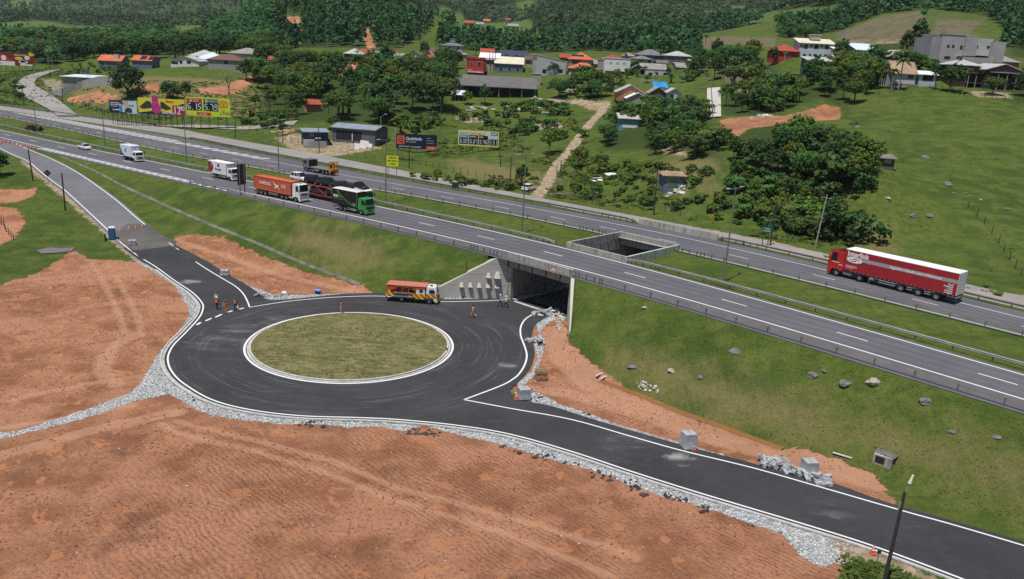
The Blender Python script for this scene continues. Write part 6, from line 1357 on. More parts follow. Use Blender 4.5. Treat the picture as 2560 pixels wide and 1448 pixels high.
# ------------------------------------------------------------------ roadside billboards
def board(label, pl, pr, ptop, pbot, pfoot, mat, nleg=7, D=None, yaw=0.0, legmat=M_WPOLE, shape=None):
 pc = (pl + pr) / 2; q = G1(pc, pfoot) if D is None else None
 D = q[1] if D is None else D; x = x_at(pc, (ptop + pbot) / 2, D); w = (x_at(pr, pbot, D) - x_at(pl, pbot, D)) / cos(yaw); zt, zb = z_at(pc, ptop, D), z_at(pc, pbot, D); zg = float(ground(x, D))
 t = thing('billboard', label, 'billboard', (x, D, zg), yaw); h0, h1 = max(zb - zg, .6), zt - zg
 p = MB().box(-w / 2, w / 2, 0, .12, h0, h1).build('panel', mat, t); leg = None
 for k in range(nleg):
  xx = -w / 2 + w * (k + .5) / nleg; zz = float(ground(x + xx * cos(yaw), D + xx * sin(yaw))) - zg
  MB().box(xx - .07, xx + .07, .13, .27, zz - .4, h1 - .1).build('leg', legmat, t); MB().cyl((xx, .2, h0 + (h1 - h0) * .6), (xx, 1.9, zz - .2), .05, n=5).build('brace', legmat, t)
 MB().box(-w / 2, w / 2, .13, .2, h0 + .1, h0 + .2).build('rail', legmat, t)
 def at(fx, fz, o=.012): return (-w / 2 + w * fx, -o, h0 + (h1 - h0) * fz)
 def rect(x0, x1, z0, z1, mt, name='print', o=.012): a, c = at(x0, z0, o), at(x1, z1, o); return MB().quad(a, (c[0], -o, a[2]), c, (a[0], -o, c[2])).build(name, mt, t, fix=False)
 def poly(pts, mt, name='print', o=.012): return MB().add([at(a, b_, o) for a, b_ in pts], [tuple(range(len(pts)))]).build(name, mt, t, fix=False)
 def txt(s, fx, fz, hf, mt, o=.02, bold=.0, align='LEFT', sx=1.0, shear=0.0): return text_part(s, (h1 - h0) * hf * 1.38, mt, t, MT(at(fx, fz, o)) @ TXF, bold=bold, align=align, sx=sx, shear=shear)
 return t, rect, poly, txt, w, h1 - h0
def seg_digits(rect, txt, s, x0, x1, z0, z1, mt):
 """seven-segment price digits"""
 SEG = {'0': 'abcdef', '1': 'bc', '2': 'abged', '3': 'abgcd', '4': 'fgbc', '5': 'afgcd', '6': 'afgecd', '7': 'abc', '8': 'abcdefg', '9': 'abcfgd'}
 n = sum(c != ',' for c in s) + .45 * s.count(','); cw = (x1 - x0) / n; x = x0
 for c in s:
  if c == ',': rect(x + cw * .1, x + cw * .28, z0, z0 + (z1 - z0) * .12, mt, 'digit_segment', .018); x += cw * .45; continue
  a, b_, zm = x + cw * .1, x + cw * .82, (z0 + z1) / 2; tx, tz = cw * .17, (z1 - z0) * .11
  R = {'a': (a, b_, z1 - tz, z1), 'd': (a, b_, z0, z0 + tz), 'g': (a, b_, zm - tz / 2, zm + tz / 2), 'f': (a, a + tx, zm, z1), 'b': (b_ - tx, b_, zm, z1), 'e': (a, a + tx, z0, zm), 'c': (b_ - tx, b_, z0, zm)}
  for q in SEG[c]: rect(*R[q], mt, 'digit_segment', .018)
  x += cw
M_BNAVY, M_BORNG, M_BYEL, M_BLIME, M_BBLK = plain('navy_print', (.008, .014, .055), .5, var=.05), plain('orange_print', (.62, .12, .05), .5, var=.03), plain('yellow_print', (.68, .60, .03), .5, var=.03), plain('lime_print', (.58, .66, .03), .5, var=.03), plain('black_print', (.006, .008, .012), .5, var=0)
M_BWHT, M_BRED, M_BTEAL, M_BPALE, M_BPINK, M_BGREY, M_BBROWN, M_BSKY, M_BPURP = plain('white_print', (.74, .76, .78), .5, var=0), plain('red_print', (.50, .03, .03), .5, var=.03), plain('teal_print', (.03, .16, .14), .5, var=.03), plain('pale_blue_print', (.50, .60, .72), .5, var=.05), plain('pink_print', (.46, .03, .22), .5, var=.1), plain('charcoal_print', (.04, .038, .045), .5, var=.2), plain('brown_print', (.20, .025, .012), .5, var=.15), plain('sky_print', (.05, .28, .55), .5, var=.05), plain('purple_print', (.12, .02, .14), .5, var=.05)
DB = 262
t, rect, poly, txt, bw, bh = board('navy and pale blue billboard showing two people beside a car', 273, 342, 251.5, 283, 295, M_BNAVY, 6, DB)
rect(.62, 1, 0, 1, M_BPALE); rect(.48, .70, .35, 1, plain('beige_print', (.45, .42, .33), .5), o=.016)
txt('Venha fazer', .05, .76, .11, M_BWHT, bold=.02); txt('seu orçamento', .05, .62, .11, M_BWHT, bold=.02); rect(.05, .3, .50, .53, M_BWHT); rect(.2, .36, .22, .30, M_BWHT); poly([(.13, .32), (.16, .32), (.15, .24), (.19, .2), (.18, .17), (.14, .2), (.12, .27)], M_BWHT); txt('Perfil', .71, .55, .14, M_BNAVY, bold=.02)
for k, (x, c1) in enumerate(((.40, 'sky_print'), (.51, 'pale_blue_print'))):
 rect(x - .04, x + .05, .08, .66, bpy.data.materials[c1], 'printed_figure', .02); poly([(x + .035 * cos(a), .76 + .10 * sin(a)) for a in np.linspace(0, 2 * pi, 12, endpoint=False)], M_SKIN if k == 0 else M_BORNG, 'printed_head', .022)
poly([(.58, .05), (.58, .3), (.66, .45), (.76, .45), (.82, .3), (.82, .05)], M_BGREY, 'printed_car', .02)
t, rect, poly, txt, bw, bh = board('yellow billboard with a huge pink slipper and the price 12,90', 346, 461, 247, 286.5, 298, M_BYEL, 8, DB)
poly([(0, 0), (1, .0), (1, .74), (.93, .72), (.78, .5), (.72, .12), (.4, .25), (0, .06)], M_BNAVY)
poly([(.02, .40), (.07, .55), (.18, .82), (.26, .80), (.30, .55), (.28, .38), (.1, .30)], M_BGREY, o=.016); poly([(.48, .80), (.54, .80), (.70, .45), (.72, .38), (.60, .28), (.48, .4)], M_BGREY, o=.016)
poly([(.30, 1.12), (.33, 1.17), (.40, 1.17), (.43, 1.1), (.44, .76), (.49, .4), (.48, .15), (.42, .05), (.34, .06), (.29, .2), (.28, .5), (.30, .78)], M_BPINK, 'printed_slipper', .03); poly([(.285, .77), (.45, .77), (.44, .71), (.30, .71)], plain('rose_print', (.62, .12, .36), .5), 'slipper_strap', .034)
txt('ferju', .60, .77, .17, M_BRED, .02, .03, shear=.2, sx=1.2); rect(.735, 1.0, -.02, .62, plain('crimson_print', (.30, .01, .05), .5), o=.02)
txt('12', .75, .08, .50, M_BWHT, .03, .05, sx=.72); txt('90', .90, .30, .30, M_BWHT, .03, .03, sx=.72); txt('PANTUPA', .50, .05, .13, M_BWHT, .03, .02)
t, rect, poly, txt, bw, bh = board('lime yellow fuel price billboard with a red and yellow shell emblem', 465, 575, 244.5, 291, 300, M_BLIME, 5, DB - 2)
rect(.02, .365, .72, .93, M_BRED); rect(.40, .735, .72, .93, M_BTEAL); rect(.02, .365, .28, .715, M_BBLK); rect(.40, .735, .28, .715, M_BBLK)
txt('G', .08, .75, .15, M_BWHT, bold=.02); txt('Gasolina', .17, .83, .065, M_BWHT); txt('Comum', .17, .75, .065, M_BWHT); txt('D', .44, .75, .15, M_BWHT, bold=.02); txt('Diesel S10', .53, .79, .075, M_BWHT)
seg_digits(rect, txt, '6,15', .03, .36, .33, .67, M_BWHT); seg_digits(rect, txt, '5,79', .415, .73, .33, .67, M_BWHT)
rect(.24, .56, .04, .20, M_BRED); txt('a 1 km', .30, .075, .085, M_BWHT, bold=.02, sx=1.25)
fan = [(.78, .50), (.75, .62), (.755, .74), (.79, .84), (.85, .89), (.91, .84), (.945, .74), (.95, .62), (.92, .50)]
poly(fan, M_BRED, 'shell_rim', .018); poly([(.85 + (a - .85) * .82, .68 + (b_ - .68) * .82) for a, b_ in fan], plain('amber_print', (.70, .45, .03), .5), 'shell_face', .022)
for k in range(5): a = RAD(50 + 20 * k); poly([(.848, .54), (.852, .54), (.85 + .085 * cos(a) + .004, .56 + .27 * sin(a)), (.85 + .085 * cos(a) - .004, .56 + .27 * sin(a))], M_BRED, 'shell_rib', .026)
txt('LITORAL', .755, .12, .15, M_BPURP, bold=.012, sx=.95); txt('Posto', .80, .32, .06, M_BPURP)
t, rect, poly, txt, bw, bh = board('navy billboard with an orange square logo and white word', 990, 1092, 336, 372.5, 383, M_BNAVY, 7, None, .06, plain('ochre_post', (.30, .24, .08), .8))
rect(.03, .215, .28, .88, M_BORNG); ringp = [(.12 + .045 * cos(a), .60 + .155 * sin(a)) for a in np.linspace(0, 2 * pi, 20, endpoint=False)]; poly(ringp, M_MAR, 'logo_ring', .018); poly([(.12 + (a - .12) * .62, .6 + (b_ - .6) * .62) for a, b_ in ringp], M_BORNG, 'logo_hole', .022); poly([(.12, .46), (.19, .46), (.19, .41), (.13, .41)], M_MAR, 'logo_tail', .02)
txt('Qualidade', .24, .60, .20, M_BWHT, bold=.03, sx=.98); txt('em oração', .24, .43, .10, M_BWHT, bold=.0, sx=1.2)
for k, w in enumerate(('- Limpeza', '- Manutenções', '- Terceirizações')): txt(w, .73, .74 - .17 * k, .065, M_BWHT, sx=1.0)
txt('(48) 99155-0414 | Garopaba/SC', .07, .10, .085, M_BWHT, bold=.01, sx=1.02); rect(.74, 1.0, -.04, .22, M_BORNG); txt('A 15km', .80, .05, .09, M_BWHT, bold=.01)
t, rect, poly, txt, bw, bh = board('white and yellow fuel price billboard with four black price panels', 1145, 1247, 327.5, 366, 381, plain('cream_board', (.66, .66, .50), .5, var=.04), 7, None, -.04, plain('green_post', (.10, .14, .05), .8))
rect(.0, 1, 0, .05, M_BYEL); rect(.0, .02, 0, .95, M_BYEL); rect(.98, 1, 0, .95, M_BYEL); txt('POSTO MICHELLS', .03, .73, .165, plain('gold_print', (.58, .40, .02), .5), .02, .03, shear=.25, sx=.93); rect(.80, .97, .74, .95, M_BTEAL); txt('GNV', .815, .78, .12, M_BWHT, .026, .02)
for k, (w, s, mm) in enumerate((('GASOLINA', '6,02', M_SKYB if False else M_BSKY), ('GASOLINA', '6,07', M_BGREY), ('DIESEL', '5,46', M_BBLK), ('', '5,51', M_BPALE))):
 x = .03 + .24 * k; rect(x, x + .225, .50, .70, mm); rect(x, x + .225, .10, .50, M_BBLK); txt(w, x + .015, .57, .075, M_BWHT, .02, .012, sx=.85); seg_digits(rect, txt, s, x + .02, x + .215, .17, .43, M_BWHT)
t, rect, poly, txt, bw, bh = board('brown billboard with yellow food and a cup at the far left edge', -46, 86, 130, 163, 172, M_BBROWN, 8, 395)
rect(0, .62, -.02, .30, M_BWHT, o=.016); poly([(.22, 1.2), (.10, .3), (.60, .3), (.44, .72)], M_BRED, 'printed_triangle', .02); txt('PINGADINHO', .10, .07, .13, M_BNAVY, .024, .03); txt('SABOR DA ROÇA', .62, .76, .09, M_BWHT, .02, .02)
for cx, cz, a, b_, mm in ((.70, .55, .075, .12, M_BYEL), (.78, .30, .085, .14, M_BWHT), (.78, .33, .06, .08, M_BYEL), (.86, .62, .05, .15, M_BWHT), (.42, .55, .05, .2, M_BWHT)): poly([(cx + a * cos(q), cz + b_ * sin(q)) for q in np.linspace(0, 2 * pi, 16, endpoint=False)], mm, 'printed_food', .024)
rect(.72, .95, .02, .14, M_BWHT, o=.02); poly([(.90, 1.05), (.90, .72), (1.02, .88)], M_BYEL, 'printed_arrow', .03)

# ------------------------------------------------------------------ post fences
FP = None
def fence(px, label, step=2.6, h=1.25, mat=M_WPOLE, wires=3, n=2):
 global FP
 if FP is None: o = MB().cyl((0, 0, -.4), (0, 0, 1.25), .075, .06, 6).build('fence_post', M_WPOLE); FP = o.data; bpy.data.objects.remove(o)
 P = G(curve(px, 6)); s = np.r_[0, np.cumsum(np.hypot(*np.diff(P[:, :2], axis=0).T))]; k = max(2, int(s[-1] / step)); xs = np.linspace(0, s[-1], k)
 X, Y = np.interp(xs, s, P[:, 0]), np.interp(xs, s, P[:, 1]); Z = ground(X, Y); t = thing('wire_fence', label, 'fence', (X[0], Y[0], Z[0])); w = MB()
 for i in range(k):
  o = link('fence_post', FP, t); o.location = (X[i] - X[0], Y[i] - Y[0], Z[i] - Z[0]); o.rotation_euler = (RG(0, .06), RG(0, .06), random.random()); o.scale = (1, 1, h / 1.25 * RU(.85, 1.15))
 for j in range(wires):
  for i in range(k - 1):
   w.cyl((X[i] - X[0], Y[i] - Y[0], Z[i] - Z[0] + h * (.35 + .28 * j)), (X[i + 1] - X[0], Y[i + 1] - Y[0], Z[i + 1] - Z[0] + h * (.35 + .28 * j)), .008, n=3)
 w.build('wires', M_POLE, t)
fence([(870, 390), (930, 398), (1000, 405), (1090, 420), (1180, 440), (1255, 455)], 'timber post fence along the service road below the two boards')
fence([(205, 262), (260, 290), (300, 296), (400, 306), (480, 312)], 'wire fence running below the three boards on the left', 3.0)
fence([(590, 322), (680, 338), (720, 352), (760, 360), (800, 368)], 'timber post fence left of the blue cabin', 3.0)
fence([(1480, 505), (1560, 512), (1660, 530), (1740, 552)], 'low fence along the verge right of the dirt track', 3.2)
fence([(2110, 252), (2200, 238), (2290, 220), (2360, 224), (2420, 238), (2500, 252), (2580, 262)], 'timber fence along the top of the green hill pasture', 3.0)
fence([(2420, 520), (2460, 560), (2490, 600), (2530, 660), (2580, 720)], 'dark post fence running down the right side of the pasture', 3.0)
fence([(2135, 480), (2100, 530), (2150, 560)], 'short line of fence posts below the big dark trees', 3.2)
fence([(80, 238), (92, 222), (108, 206), (128, 190)], 'wire fence along the inside of the side road bend', 2.6)
fence([(-10, 585), (6, 560), (16, 580), (34, 600)], 'short fence in the grass at the far left', 1.6)
# ------------------------------------------------------------------ houses: (photo extents at their own distance give real sizes)
def roof_mat(name, c, freq=5.0, var=.18, rough=.75, amt=.5, metal=0):
 mt, n, b = newmat(name); g = NG(mt); s = g.noise(.35, 5, .65); f = g.noise(2.5, 4)
 wv = g.n('ShaderNodeTexWave', wave_type='BANDS', bands_direction='X'); wv.inputs['Scale'].default_value = freq * .16; g.l(g.co(), wv.inputs['Vector'])
 cc = g.mix(g.step(s, .3, .7), [x * (1 - var) for x in c], [min(1, x * (1 + var)) for x in c]); cc = g.mix(g.math('MULTIPLY', g.step(f, .5, .75), .3), cc, [x * .55 for x in c]); cc = g.mix(g.math('MULTIPLY', wv.outputs['Fac'], .22), cc, [x * .6 for x in c])
 g.l(cc, b.inputs['Base Color']); b.inputs['Roughness'].default_value = rough; b.inputs['Metallic'].default_value = metal; g.l(g.bump(wv.outputs['Fac'], amt, .05), b.inputs['Normal']); return mt
RF = dict(grey=roof_mat('fibre_cement_roof', (.27, .26, .24)), dgrey=roof_mat('dark_fibre_cement_roof', (.13, .125, .12)), lgrey=roof_mat('light_fibre_cement_roof', (.44, .43, .42)), white=roof_mat('white_sheet_roof', (.78, .79, .80), 3, .05), cream=roof_mat('cream_roof', (.66, .62, .48), 3, .12),
   orange=roof_mat('orange_tile_roof', (.56, .13, .05), 6), red=roof_mat('red_tile_roof', (.36, .06, .035), 6), brown=roof_mat('brown_tile_roof', (.15, .075, .06), 6), navy=roof_mat('navy_roof', (.035, .042, .075), 3), blue=roof_mat('blue_grey_roof', (.23, .27, .33), 3), rust=roof_mat('rusty_sheet_roof', (.36, .24, .15), 3, .3), slate=roof_mat('slate_roof', (.16, .165, .19), 5), palew=roof_mat('pale_blue_white_roof', (.62, .67, .72), 3, .06), wood=roof_mat('weathered_shingle_roof', (.20, .19, .18), 5, .3))
def wall_mat(n, c, var=.1): return plain(n, c, .9, var=var, scale=.45)
WL = dict(white=wall_mat('white_wall', (.70, .70, .70)), bluewhite=wall_mat('pale_blue_shaded_wall', (.48, .53, .60)), grey=wall_mat('grey_wall', (.30, .30, .31)), lgrey=wall_mat('light_grey_wall', (.47, .47, .49)), dgrey=wall_mat('dark_grey_wall', (.13, .135, .15)), blue=wall_mat('blue_wall', (.13, .17, .25)), navy=wall_mat('navy_wall', (.03, .05, .10)), red=wall_mat('red_wall', (.40, .045, .04)), brick=plain('raw_brick_wall', (.36, .17, .10), .9, var=.25, scale=2), brown=wall_mat('dark_brown_wall', (.05, .035, .03), .25), cream=wall_mat('cream_wall', (.66, .62, .52)), turq=wall_mat('turquoise_wall', (.16, .32, .36)), wood=plain('weathered_board_wall', (.11, .10, .09), .9, var=.35, scale=1.2), block=plain('bare_block_wall', (.34, .33, .31), .9, var=.2, scale=1.5), tan=wall_mat('tan_wall', (.42, .36, .29)), violet=wall_mat('grey_violet_wall', (.38, .36, .37)))
M_PANE = plain('house_window_glass', (.02, .025, .03), .12, var=0, spec=.6); M_FRAMEW = plain('white_window_frame', (.70, .70, .68), .6, var=0); M_FRAMED = plain('dark_window_frame', (.05, .05, .05), .6, var=0); M_PV = plain('solar_panel_glass', (.012, .015, .032), .2, var=.1, spec=.6); M_TANK = plain('blue_water_tank', (.02, .07, .20), .5, var=.05)
class House:
 def __init__(s, label, pl, pr, peave, pridge, D, depth, roof, wall, rtype='gable', yaw=0, ov=.45, cat='house', name='house', base=None, group=None, thick=.16, hgt=None):
  pc = (pl + pr) / 2
  if D < 0: D = float(G1(pc, -D)[1])      # negative: the photo row where its front wall meets the ground
  s.D, s.pc, s.yaw, s.depth = D, pc, RAD(yaw), depth; s.x = x_at(pc, peave, D); s.w = w = (x_at(pr, peave, D) - x_at(pl, peave, D)) / max(.5, cos(s.yaw))
  cy, sy = cos(s.yaw), sin(s.yaw); fx = np.array([-w / 2, w / 2, -w / 2, w / 2, 0]); fy = np.array([0, 0, depth, depth, depth / 2]); g = ground(s.x + fx * cy - fy * sy, D + fx * sy + fy * cy)
  ze = z_at(pc, peave, D); s.zg = float(g.min()) - .3 if base is None else z_at(pc, base, D); s.zg = min(s.zg, ze - 1.8); s.he = he = ze - s.zg
  s.t = t = thing(name, label, cat, (s.x, D, s.zg), s.yaw, group); wm, rm = WL[wall], RF[roof] if roof else None; ww = w - (2 * ov if rtype not in ('flat', 'block') else 0); s.ww = ww
  zr = z_at(pc, pridge, D + depth * (.5 if rtype in ('hip', 'gable') else (0 if rtype == 'gfront' else 1))) - s.zg if hgt is None else he + hgt; zr = max(zr, he + .25); s.zr = zr
  x0, x1, y0, y1 = -ww / 2, ww / 2, 0.0, depth
  if rtype == 'gfront': MB().prism([(x0, 0), (x1, 0), (x1, he), (0, zr - .12), (x0, he)], y0, y1).build('wall', wm, t)
  elif rtype == 'gable': MB().prism([(y0, 0), (y1, 0), (y1, he), ((y0 + y1) / 2, zr - .12), (y0, he)], x0, x1, axis='x').build('wall', wm, t)
  elif rtype == 'mono': MB().prism([(y0, 0), (y1, 0), (y1, zr - .05), (y0, he)], x0, x1, axis='x').build('wall', wm, t)
  elif rtype == 'monor': MB().prism([(x0, 0), (x1, 0), (x1, he), (x0, zr)], y0, y1).build('wall', wm, t)
  elif rtype == 'open':
   MB().box(x0, x1, y1 - .2, y1, 0, he).build('wall', wm, t)
   for k in range(4): MB().box(x0 + (x1 - x0) * k / 3 - .1, x0 + (x1 - x0) * k / 3 + .1, .1, .3, 0, he).build('post', M_CPOLE, t)
  else: MB().box(x0, x1, y0, y1, 0, he).build('wall', wm, t)
  if rtype == 'hip':
   k = min(w, depth + 2 * ov) / 2; X0, X1, Y0, Y1 = -w / 2, w / 2, -ov, depth + ov
   if w >= Y1 - Y0: a, c = (X0 + k, (Y0 + Y1) / 2), (X1 - k, (Y0 + Y1) / 2)
   else: a, c = (0, Y0 + k), (0, Y1 - k)
   V = [(X0, Y0, he), (X1, Y0, he), (X1, Y1, he), (X0, Y1, he), (a[0], a[1], zr), (c[0] + 1e-3, c[1] + 1e-3, zr), (X0, Y0, he - thick), (X1, Y0, he - thick), (X1, Y1, he - thick), (X0, Y1, he - thick)]
   F = [(0, 1, 5, 4), (1, 2, 5), (2, 3, 4, 5), (3, 0, 4)] if w >= Y1 - Y0 else [(0, 1, 4), (1, 2, 5, 4), (2, 3, 5), (3, 0, 4, 5)]
   MB().add(V, F + [(0, 6, 7, 1), (1, 7, 8, 2), (2, 8, 9, 3), (3, 9, 6, 0), (9, 8, 7, 6)]).build('roof', rm, t)
  elif rtype == 'gable':
   ym = depth / 2; r = MB(); sl = (zr - he) / max(ym, .1)
   r.prism([(-ov, he - ov * sl), (ym, zr), (depth + ov, he - ov * sl), (depth + ov, he - ov * sl + thick), (ym, zr + thick), (-ov, he - ov * sl + thick)], -w / 2, w / 2, axis='x'); r.build('roof', rm, t)
  elif rtype == 'gfront':
   sl = (zr - he) / max(ww / 2, .1); MB().prism([(-w / 2, he - ov * sl), (0, zr), (w / 2, he - ov * sl), (w / 2, he - ov * sl + thick), (0, zr + thick), (-w / 2, he - ov * sl + thick)], -ov, depth + ov).build('roof', rm, t)
  elif rtype in ('mono', 'open'): MB().prism([(-ov, he), (depth + ov, zr), (depth + ov, zr + thick), (-ov, he + thick)], -w / 2, w / 2, axis='x').build('roof', rm, t)
  elif rtype == 'monor': MB().prism([(-w / 2, zr + .02), (w / 2, he + .02), (w / 2, he + thick), (-w / 2, zr + thick)], -ov * .3, depth + ov * .3).build('roof', rm, t)
  elif rtype == 'flat': MB().box(-w / 2 - .15, w / 2 + .15, -.15, depth + .15, he, he + .22).build('roof', rm or wm, t)
 def loc(s, px, py, y=0):
  """photo pixel -> local x, z on the front face"""
  return (x_at(px, py, s.D) - s.x) / max(.5, cos(s.yaw)), z_at(px, py, s.D) - s.zg
 def win(s, *lst, frame=M_FRAMED, pane=None, name='window', proud=.06, y=0.0):
  for px, py, w, h in lst:
   cx, cz = s.loc(px, py); k = s.D / FOC; hw, hh = max(.25, w * k / 2), max(.25, h * k / 2); o = MB()
   f = .07; o.box(cx - hw - f, cx + hw + f, y - proud, y + .05, cz - hh - f, cz + hh + f); o = o.build(name, frame, s.t); MB().box(cx - hw, cx + hw, y - proud - .015, y - proud + .005, cz - hh, cz + hh).build('pane' if name == 'window' else 'leaf', pane or M_PANE, o)
  return s
 def slab(s, px0, px1, py0, py1, y0, y1, mat, name):
  m_ = (py0 + py1) / 2; a, c = (s.loc(px0, m_)[0], s.loc(px0, py0)[1]), (s.loc(px1, m_)[0], s.loc(px1, py1)[1]); MB().box(min(a[0], c[0]), max(a[0], c[0]), y0, y1, min(a[1], c[1]), max(a[1], c[1])).build(name, mat, s.t); return s
 def pv(s, px0, px1, n, rows=((.25, .45), (.55, .75))):
  """solar panels lying on the front roof slope (gable or mono)"""
  top = s.depth / 2 if s.zr and True else s.depth
  a, c = s.loc(px0, 0)[0], s.loc(px1, 0)[0]
  for f0, f1 in rows:
   for k in range(n):
    xa, xb = a + (c - a) * k / n + .05, a + (c - a) * (k + 1) / n - .05; P = []
    for x, f in ((xa, f0), (xb, f0), (xb, f1), (xa, f1)): P.append((x, f * s.rd, s.he + (s.zr - s.he) * f * s.rd / s.run + .22))
    MB().add(P + [(p[0], p[1], p[2] - .05) for p in P], [(0, 1, 2, 3), (7, 6, 5, 4), (0, 4, 5, 1), (1, 5, 6, 2), (2, 6, 7, 3), (3, 7, 4, 0)]).build('solar_panel', M_PV, s.t)
  return s
 def tank(s, px, py, dy=2.0, r=.6): x, z = s.loc(px, py); MB().cyl((x, dy, z), (x, dy, z + 1.0), r, r * 1.1, 12).build('water_tank', M_TANK, s.t); return s
def H(label, *a, **k): return House(label, *a, **k)
# upper row, left to right
H('dark brown house with pale grey hip roof above a red soil bank', 858, 908, 134.5, 121, 390, 8, 'lgrey', 'brown', 'hip').win((890, 141, 8, 6), frame=M_FRAMEW).win((876, 143, 5, 9), frame=M_FRAMEW, name='door', pane=WL['brown'])
H('low red roof behind the dark brown house with pale hip roof', 898, 933, 132, 124, 404, 8, 'red', 'tan', 'gable')
H('long white building with grey awning beside the brown house', 930, 984, 131.5, 130.5, 396, 8, 'white', 'white', 'flat')
H('low pale blue roofed annexe before the long white building', 936, 988, 147, 136, 384, 7, 'blue', 'lgrey', 'gable')
H('small red hip roof behind the long white building', 951, 993, 131.5, 120, 410, 9, 'red', 'tan', 'hip')
H('cream gabled house with a small dark round vent', 1010, 1058, 141, 127, 386, 10, 'dgrey', 'cream', 'gfront').win((1035, 137, 3, 3))
H('small grey gabled house right of the cream gable', 1056, 1085, 139, 128, 386, 9, 'grey', 'grey', 'gfront')
H('wide dark brown roof below the grey two storey house', 1062, 1112, 130, 122, 405, 9, 'brown', 'tan', 'gable')
h = H('grey two storey house with slate hip roof and white roof turret', 1101, 1160, 114, 104.5, 415, 10, 'slate', 'violet', 'hip').win((1124, 121, 5, 8), (1145, 121, 5, 8), frame=M_FRAMEW)
h.slab(1124, 1136, 97, 105, 3.5, 6.5, WL['lgrey'], 'roof_turret'); h.slab(1122.5, 1137.5, 95.8, 97.2, 3.2, 6.8, RF['lgrey'], 'turret_roof')
H('small grey gable with white edged roof below the two storey house', 1104, 1146, 140, 127, 388, 9, 'lgrey', 'grey', 'gfront', thick=.3)
H('weathered grey hip roof right of the small grey gable', 1124, 1168, 136, 125.5, 400, 9, 'grey', 'tan', 'hip')
h = H('tall red house with white framed windows above the shed roof', 1167.5, 1211, 147.5, 147, 340, 9, None, 'red', 'flat'); h.slab(1167.5, 1189, 141, 147, 0, 9, WL['red'], 'raised_wall'); h.win((1179.5, 158, 4, 5), (1198, 159.5, 8, 8), frame=M_FRAMEW, proud=.12)
h.slab(1169, 1208, 178, 182.5, -.9, .02, WL['white'], 'white_ledge'); h.slab(1168, 1180, 174.5, 176, -.5, 0.01, WL['white'], 'small_ledge')
H('small red roof behind the white sheet roof', 1199, 1236, 131, 122, 395, 8, 'red', 'lgrey', 'gable')
h = H('white sheet roof on dark posts right of the red house', 1197, 1251, 145.5, 133, 352, 9, 'white', 'dgrey', 'mono')
h.rd, h.run = 0, 1
H('long navy roof behind the cream roof with solar panels', 1247, 1320, 140, 127, 375, 11, 'navy', 'dgrey', 'gable').win((1267, 138, 5, 4), (1292, 139, 6, 3))
h = H('blue grey house with a cream roof and two rows of solar panels', 1235, 1310.5, 160.5, 143, 345, 11, 'cream', 'blue', 'mono').win((1252, 172, 8, 7), (1274, 172, 7, 7), (1294.5, 173, 7, 9), frame=M_FRAMEW)
h.rd, h.run = 11, 11.9; h.pv(1264.5, 1301.5, 5, ((.20, .44), (.58, .82)))
for px in (1223, 1231, 1237): h.slab(px - .7, px + .7, 131, 165, 4, 4.2, M_WPOLE, 'antenna_post')
h = H('big white block house with a bright roof sloping to the right', 1339, 1420, 153.5, 139, 340, 13, 'white', 'lgrey', 'monor', 7).win((1361, 178, 9, 8), (1401, 178, 10, 7))
H('grey concrete water tower block at the end of the long shed', 1330, 1353, 185.5, 185, 318, 4, None, 'block', 'flat')
h = H('long grey corrugated shed roof on concrete posts below the houses', 1150, 1342, 219, 192, -245, 12, 'dgrey', 'dgrey', 'open', name='shed', cat='shed', thick=.2)
for px in (1247, 1276, 1304.5): h.slab(px - 1, px + 1, 220, 243, .1, .35, M_CPOLE, 'post')
H('low left wing of the long grey shed', 1129, 1162, 212.5, 197, 299, 9, 'dgrey', 'blue', 'mono', name='shed', cat='shed')
H('white translucent canopy on thin legs left of the long shed', 1124, 1162, 237.5, 226, 290, 5, 'palew', 'wood', 'open', name='canopy', cat='canopy', thick=.08)
h = H('house with orange hip roof and four solar panels', 1420, 1488, 148.5, 132, 372, 10, 'orange', 'grey', 'hip').win((1440, 155, 18, 9)); h.rd, h.run = 4.2, 5.4; h.pv(1442, 1471, 4, ((.28, .78),))
h = H('low house with orange hip roof standing on stilts over a bank', 1420, 1499, 172, 157, 338, 9, 'orange', 'blue', 'hip').win((1455, 179, 9, 5), (1472.5, 179, 9, 5), (1489, 178.5, 4, 4)); h.slab(1445, 1498, 192.5, 202, -1.5, 0, WL['block'], 'terrace'); h.slab(1422, 1441, 178, 191, -.05, .02, WL['bluewhite'], 'garage_door')
for px in (1447, 1478, 1496): h.slab(px - .8, px + .8, 202, 226, -1.2, -1.0, M_CPOLE, 'stilt')
H('plain red roof behind the white fronted building', 1511, 1558, 145.5, 136, 372, 9, 'red', 'grey', 'hip')
h = H('white fronted flat building with a grey awning and white balcony', 1512, 1577, 147, 146, 335, 10, 'palew', 'white', 'flat').win((1527, 156.5, 7, 5), (1544, 157, 7, 5), (1561, 157, 7, 5), frame=M_FRAMEW, pane=WL['lgrey'])
h.slab(1504, 1601, 187, 196, -1.3, -1.1, WL['white'], 'balcony_wall'); a, c = h.loc(1512, 164), h.loc(1572, 179.5); MB().add([(a[0], .05, a[1]), (c[0], .05, a[1]), (c[0], -1.9, c[1]), (a[0], -1.9, c[1]), (a[0], .05, a[1] - .1), (c[0], .05, a[1] - .1), (c[0], -1.9, c[1] - .1), (a[0], -1.9, c[1] - .1)], [(0, 1, 2, 3), (7, 6, 5, 4), (0, 3, 7, 4), (1, 5, 6, 2), (3, 2, 6, 7)]).build('awning_roof', RF['grey'], h.t); h.win((1543, 183, 18, 6), pane=WL['brown'], name='door')
H('grey left flank of the white fronted building', 1500, 1514, 150, 149, 338, 10, None, 'grey', 'flat')
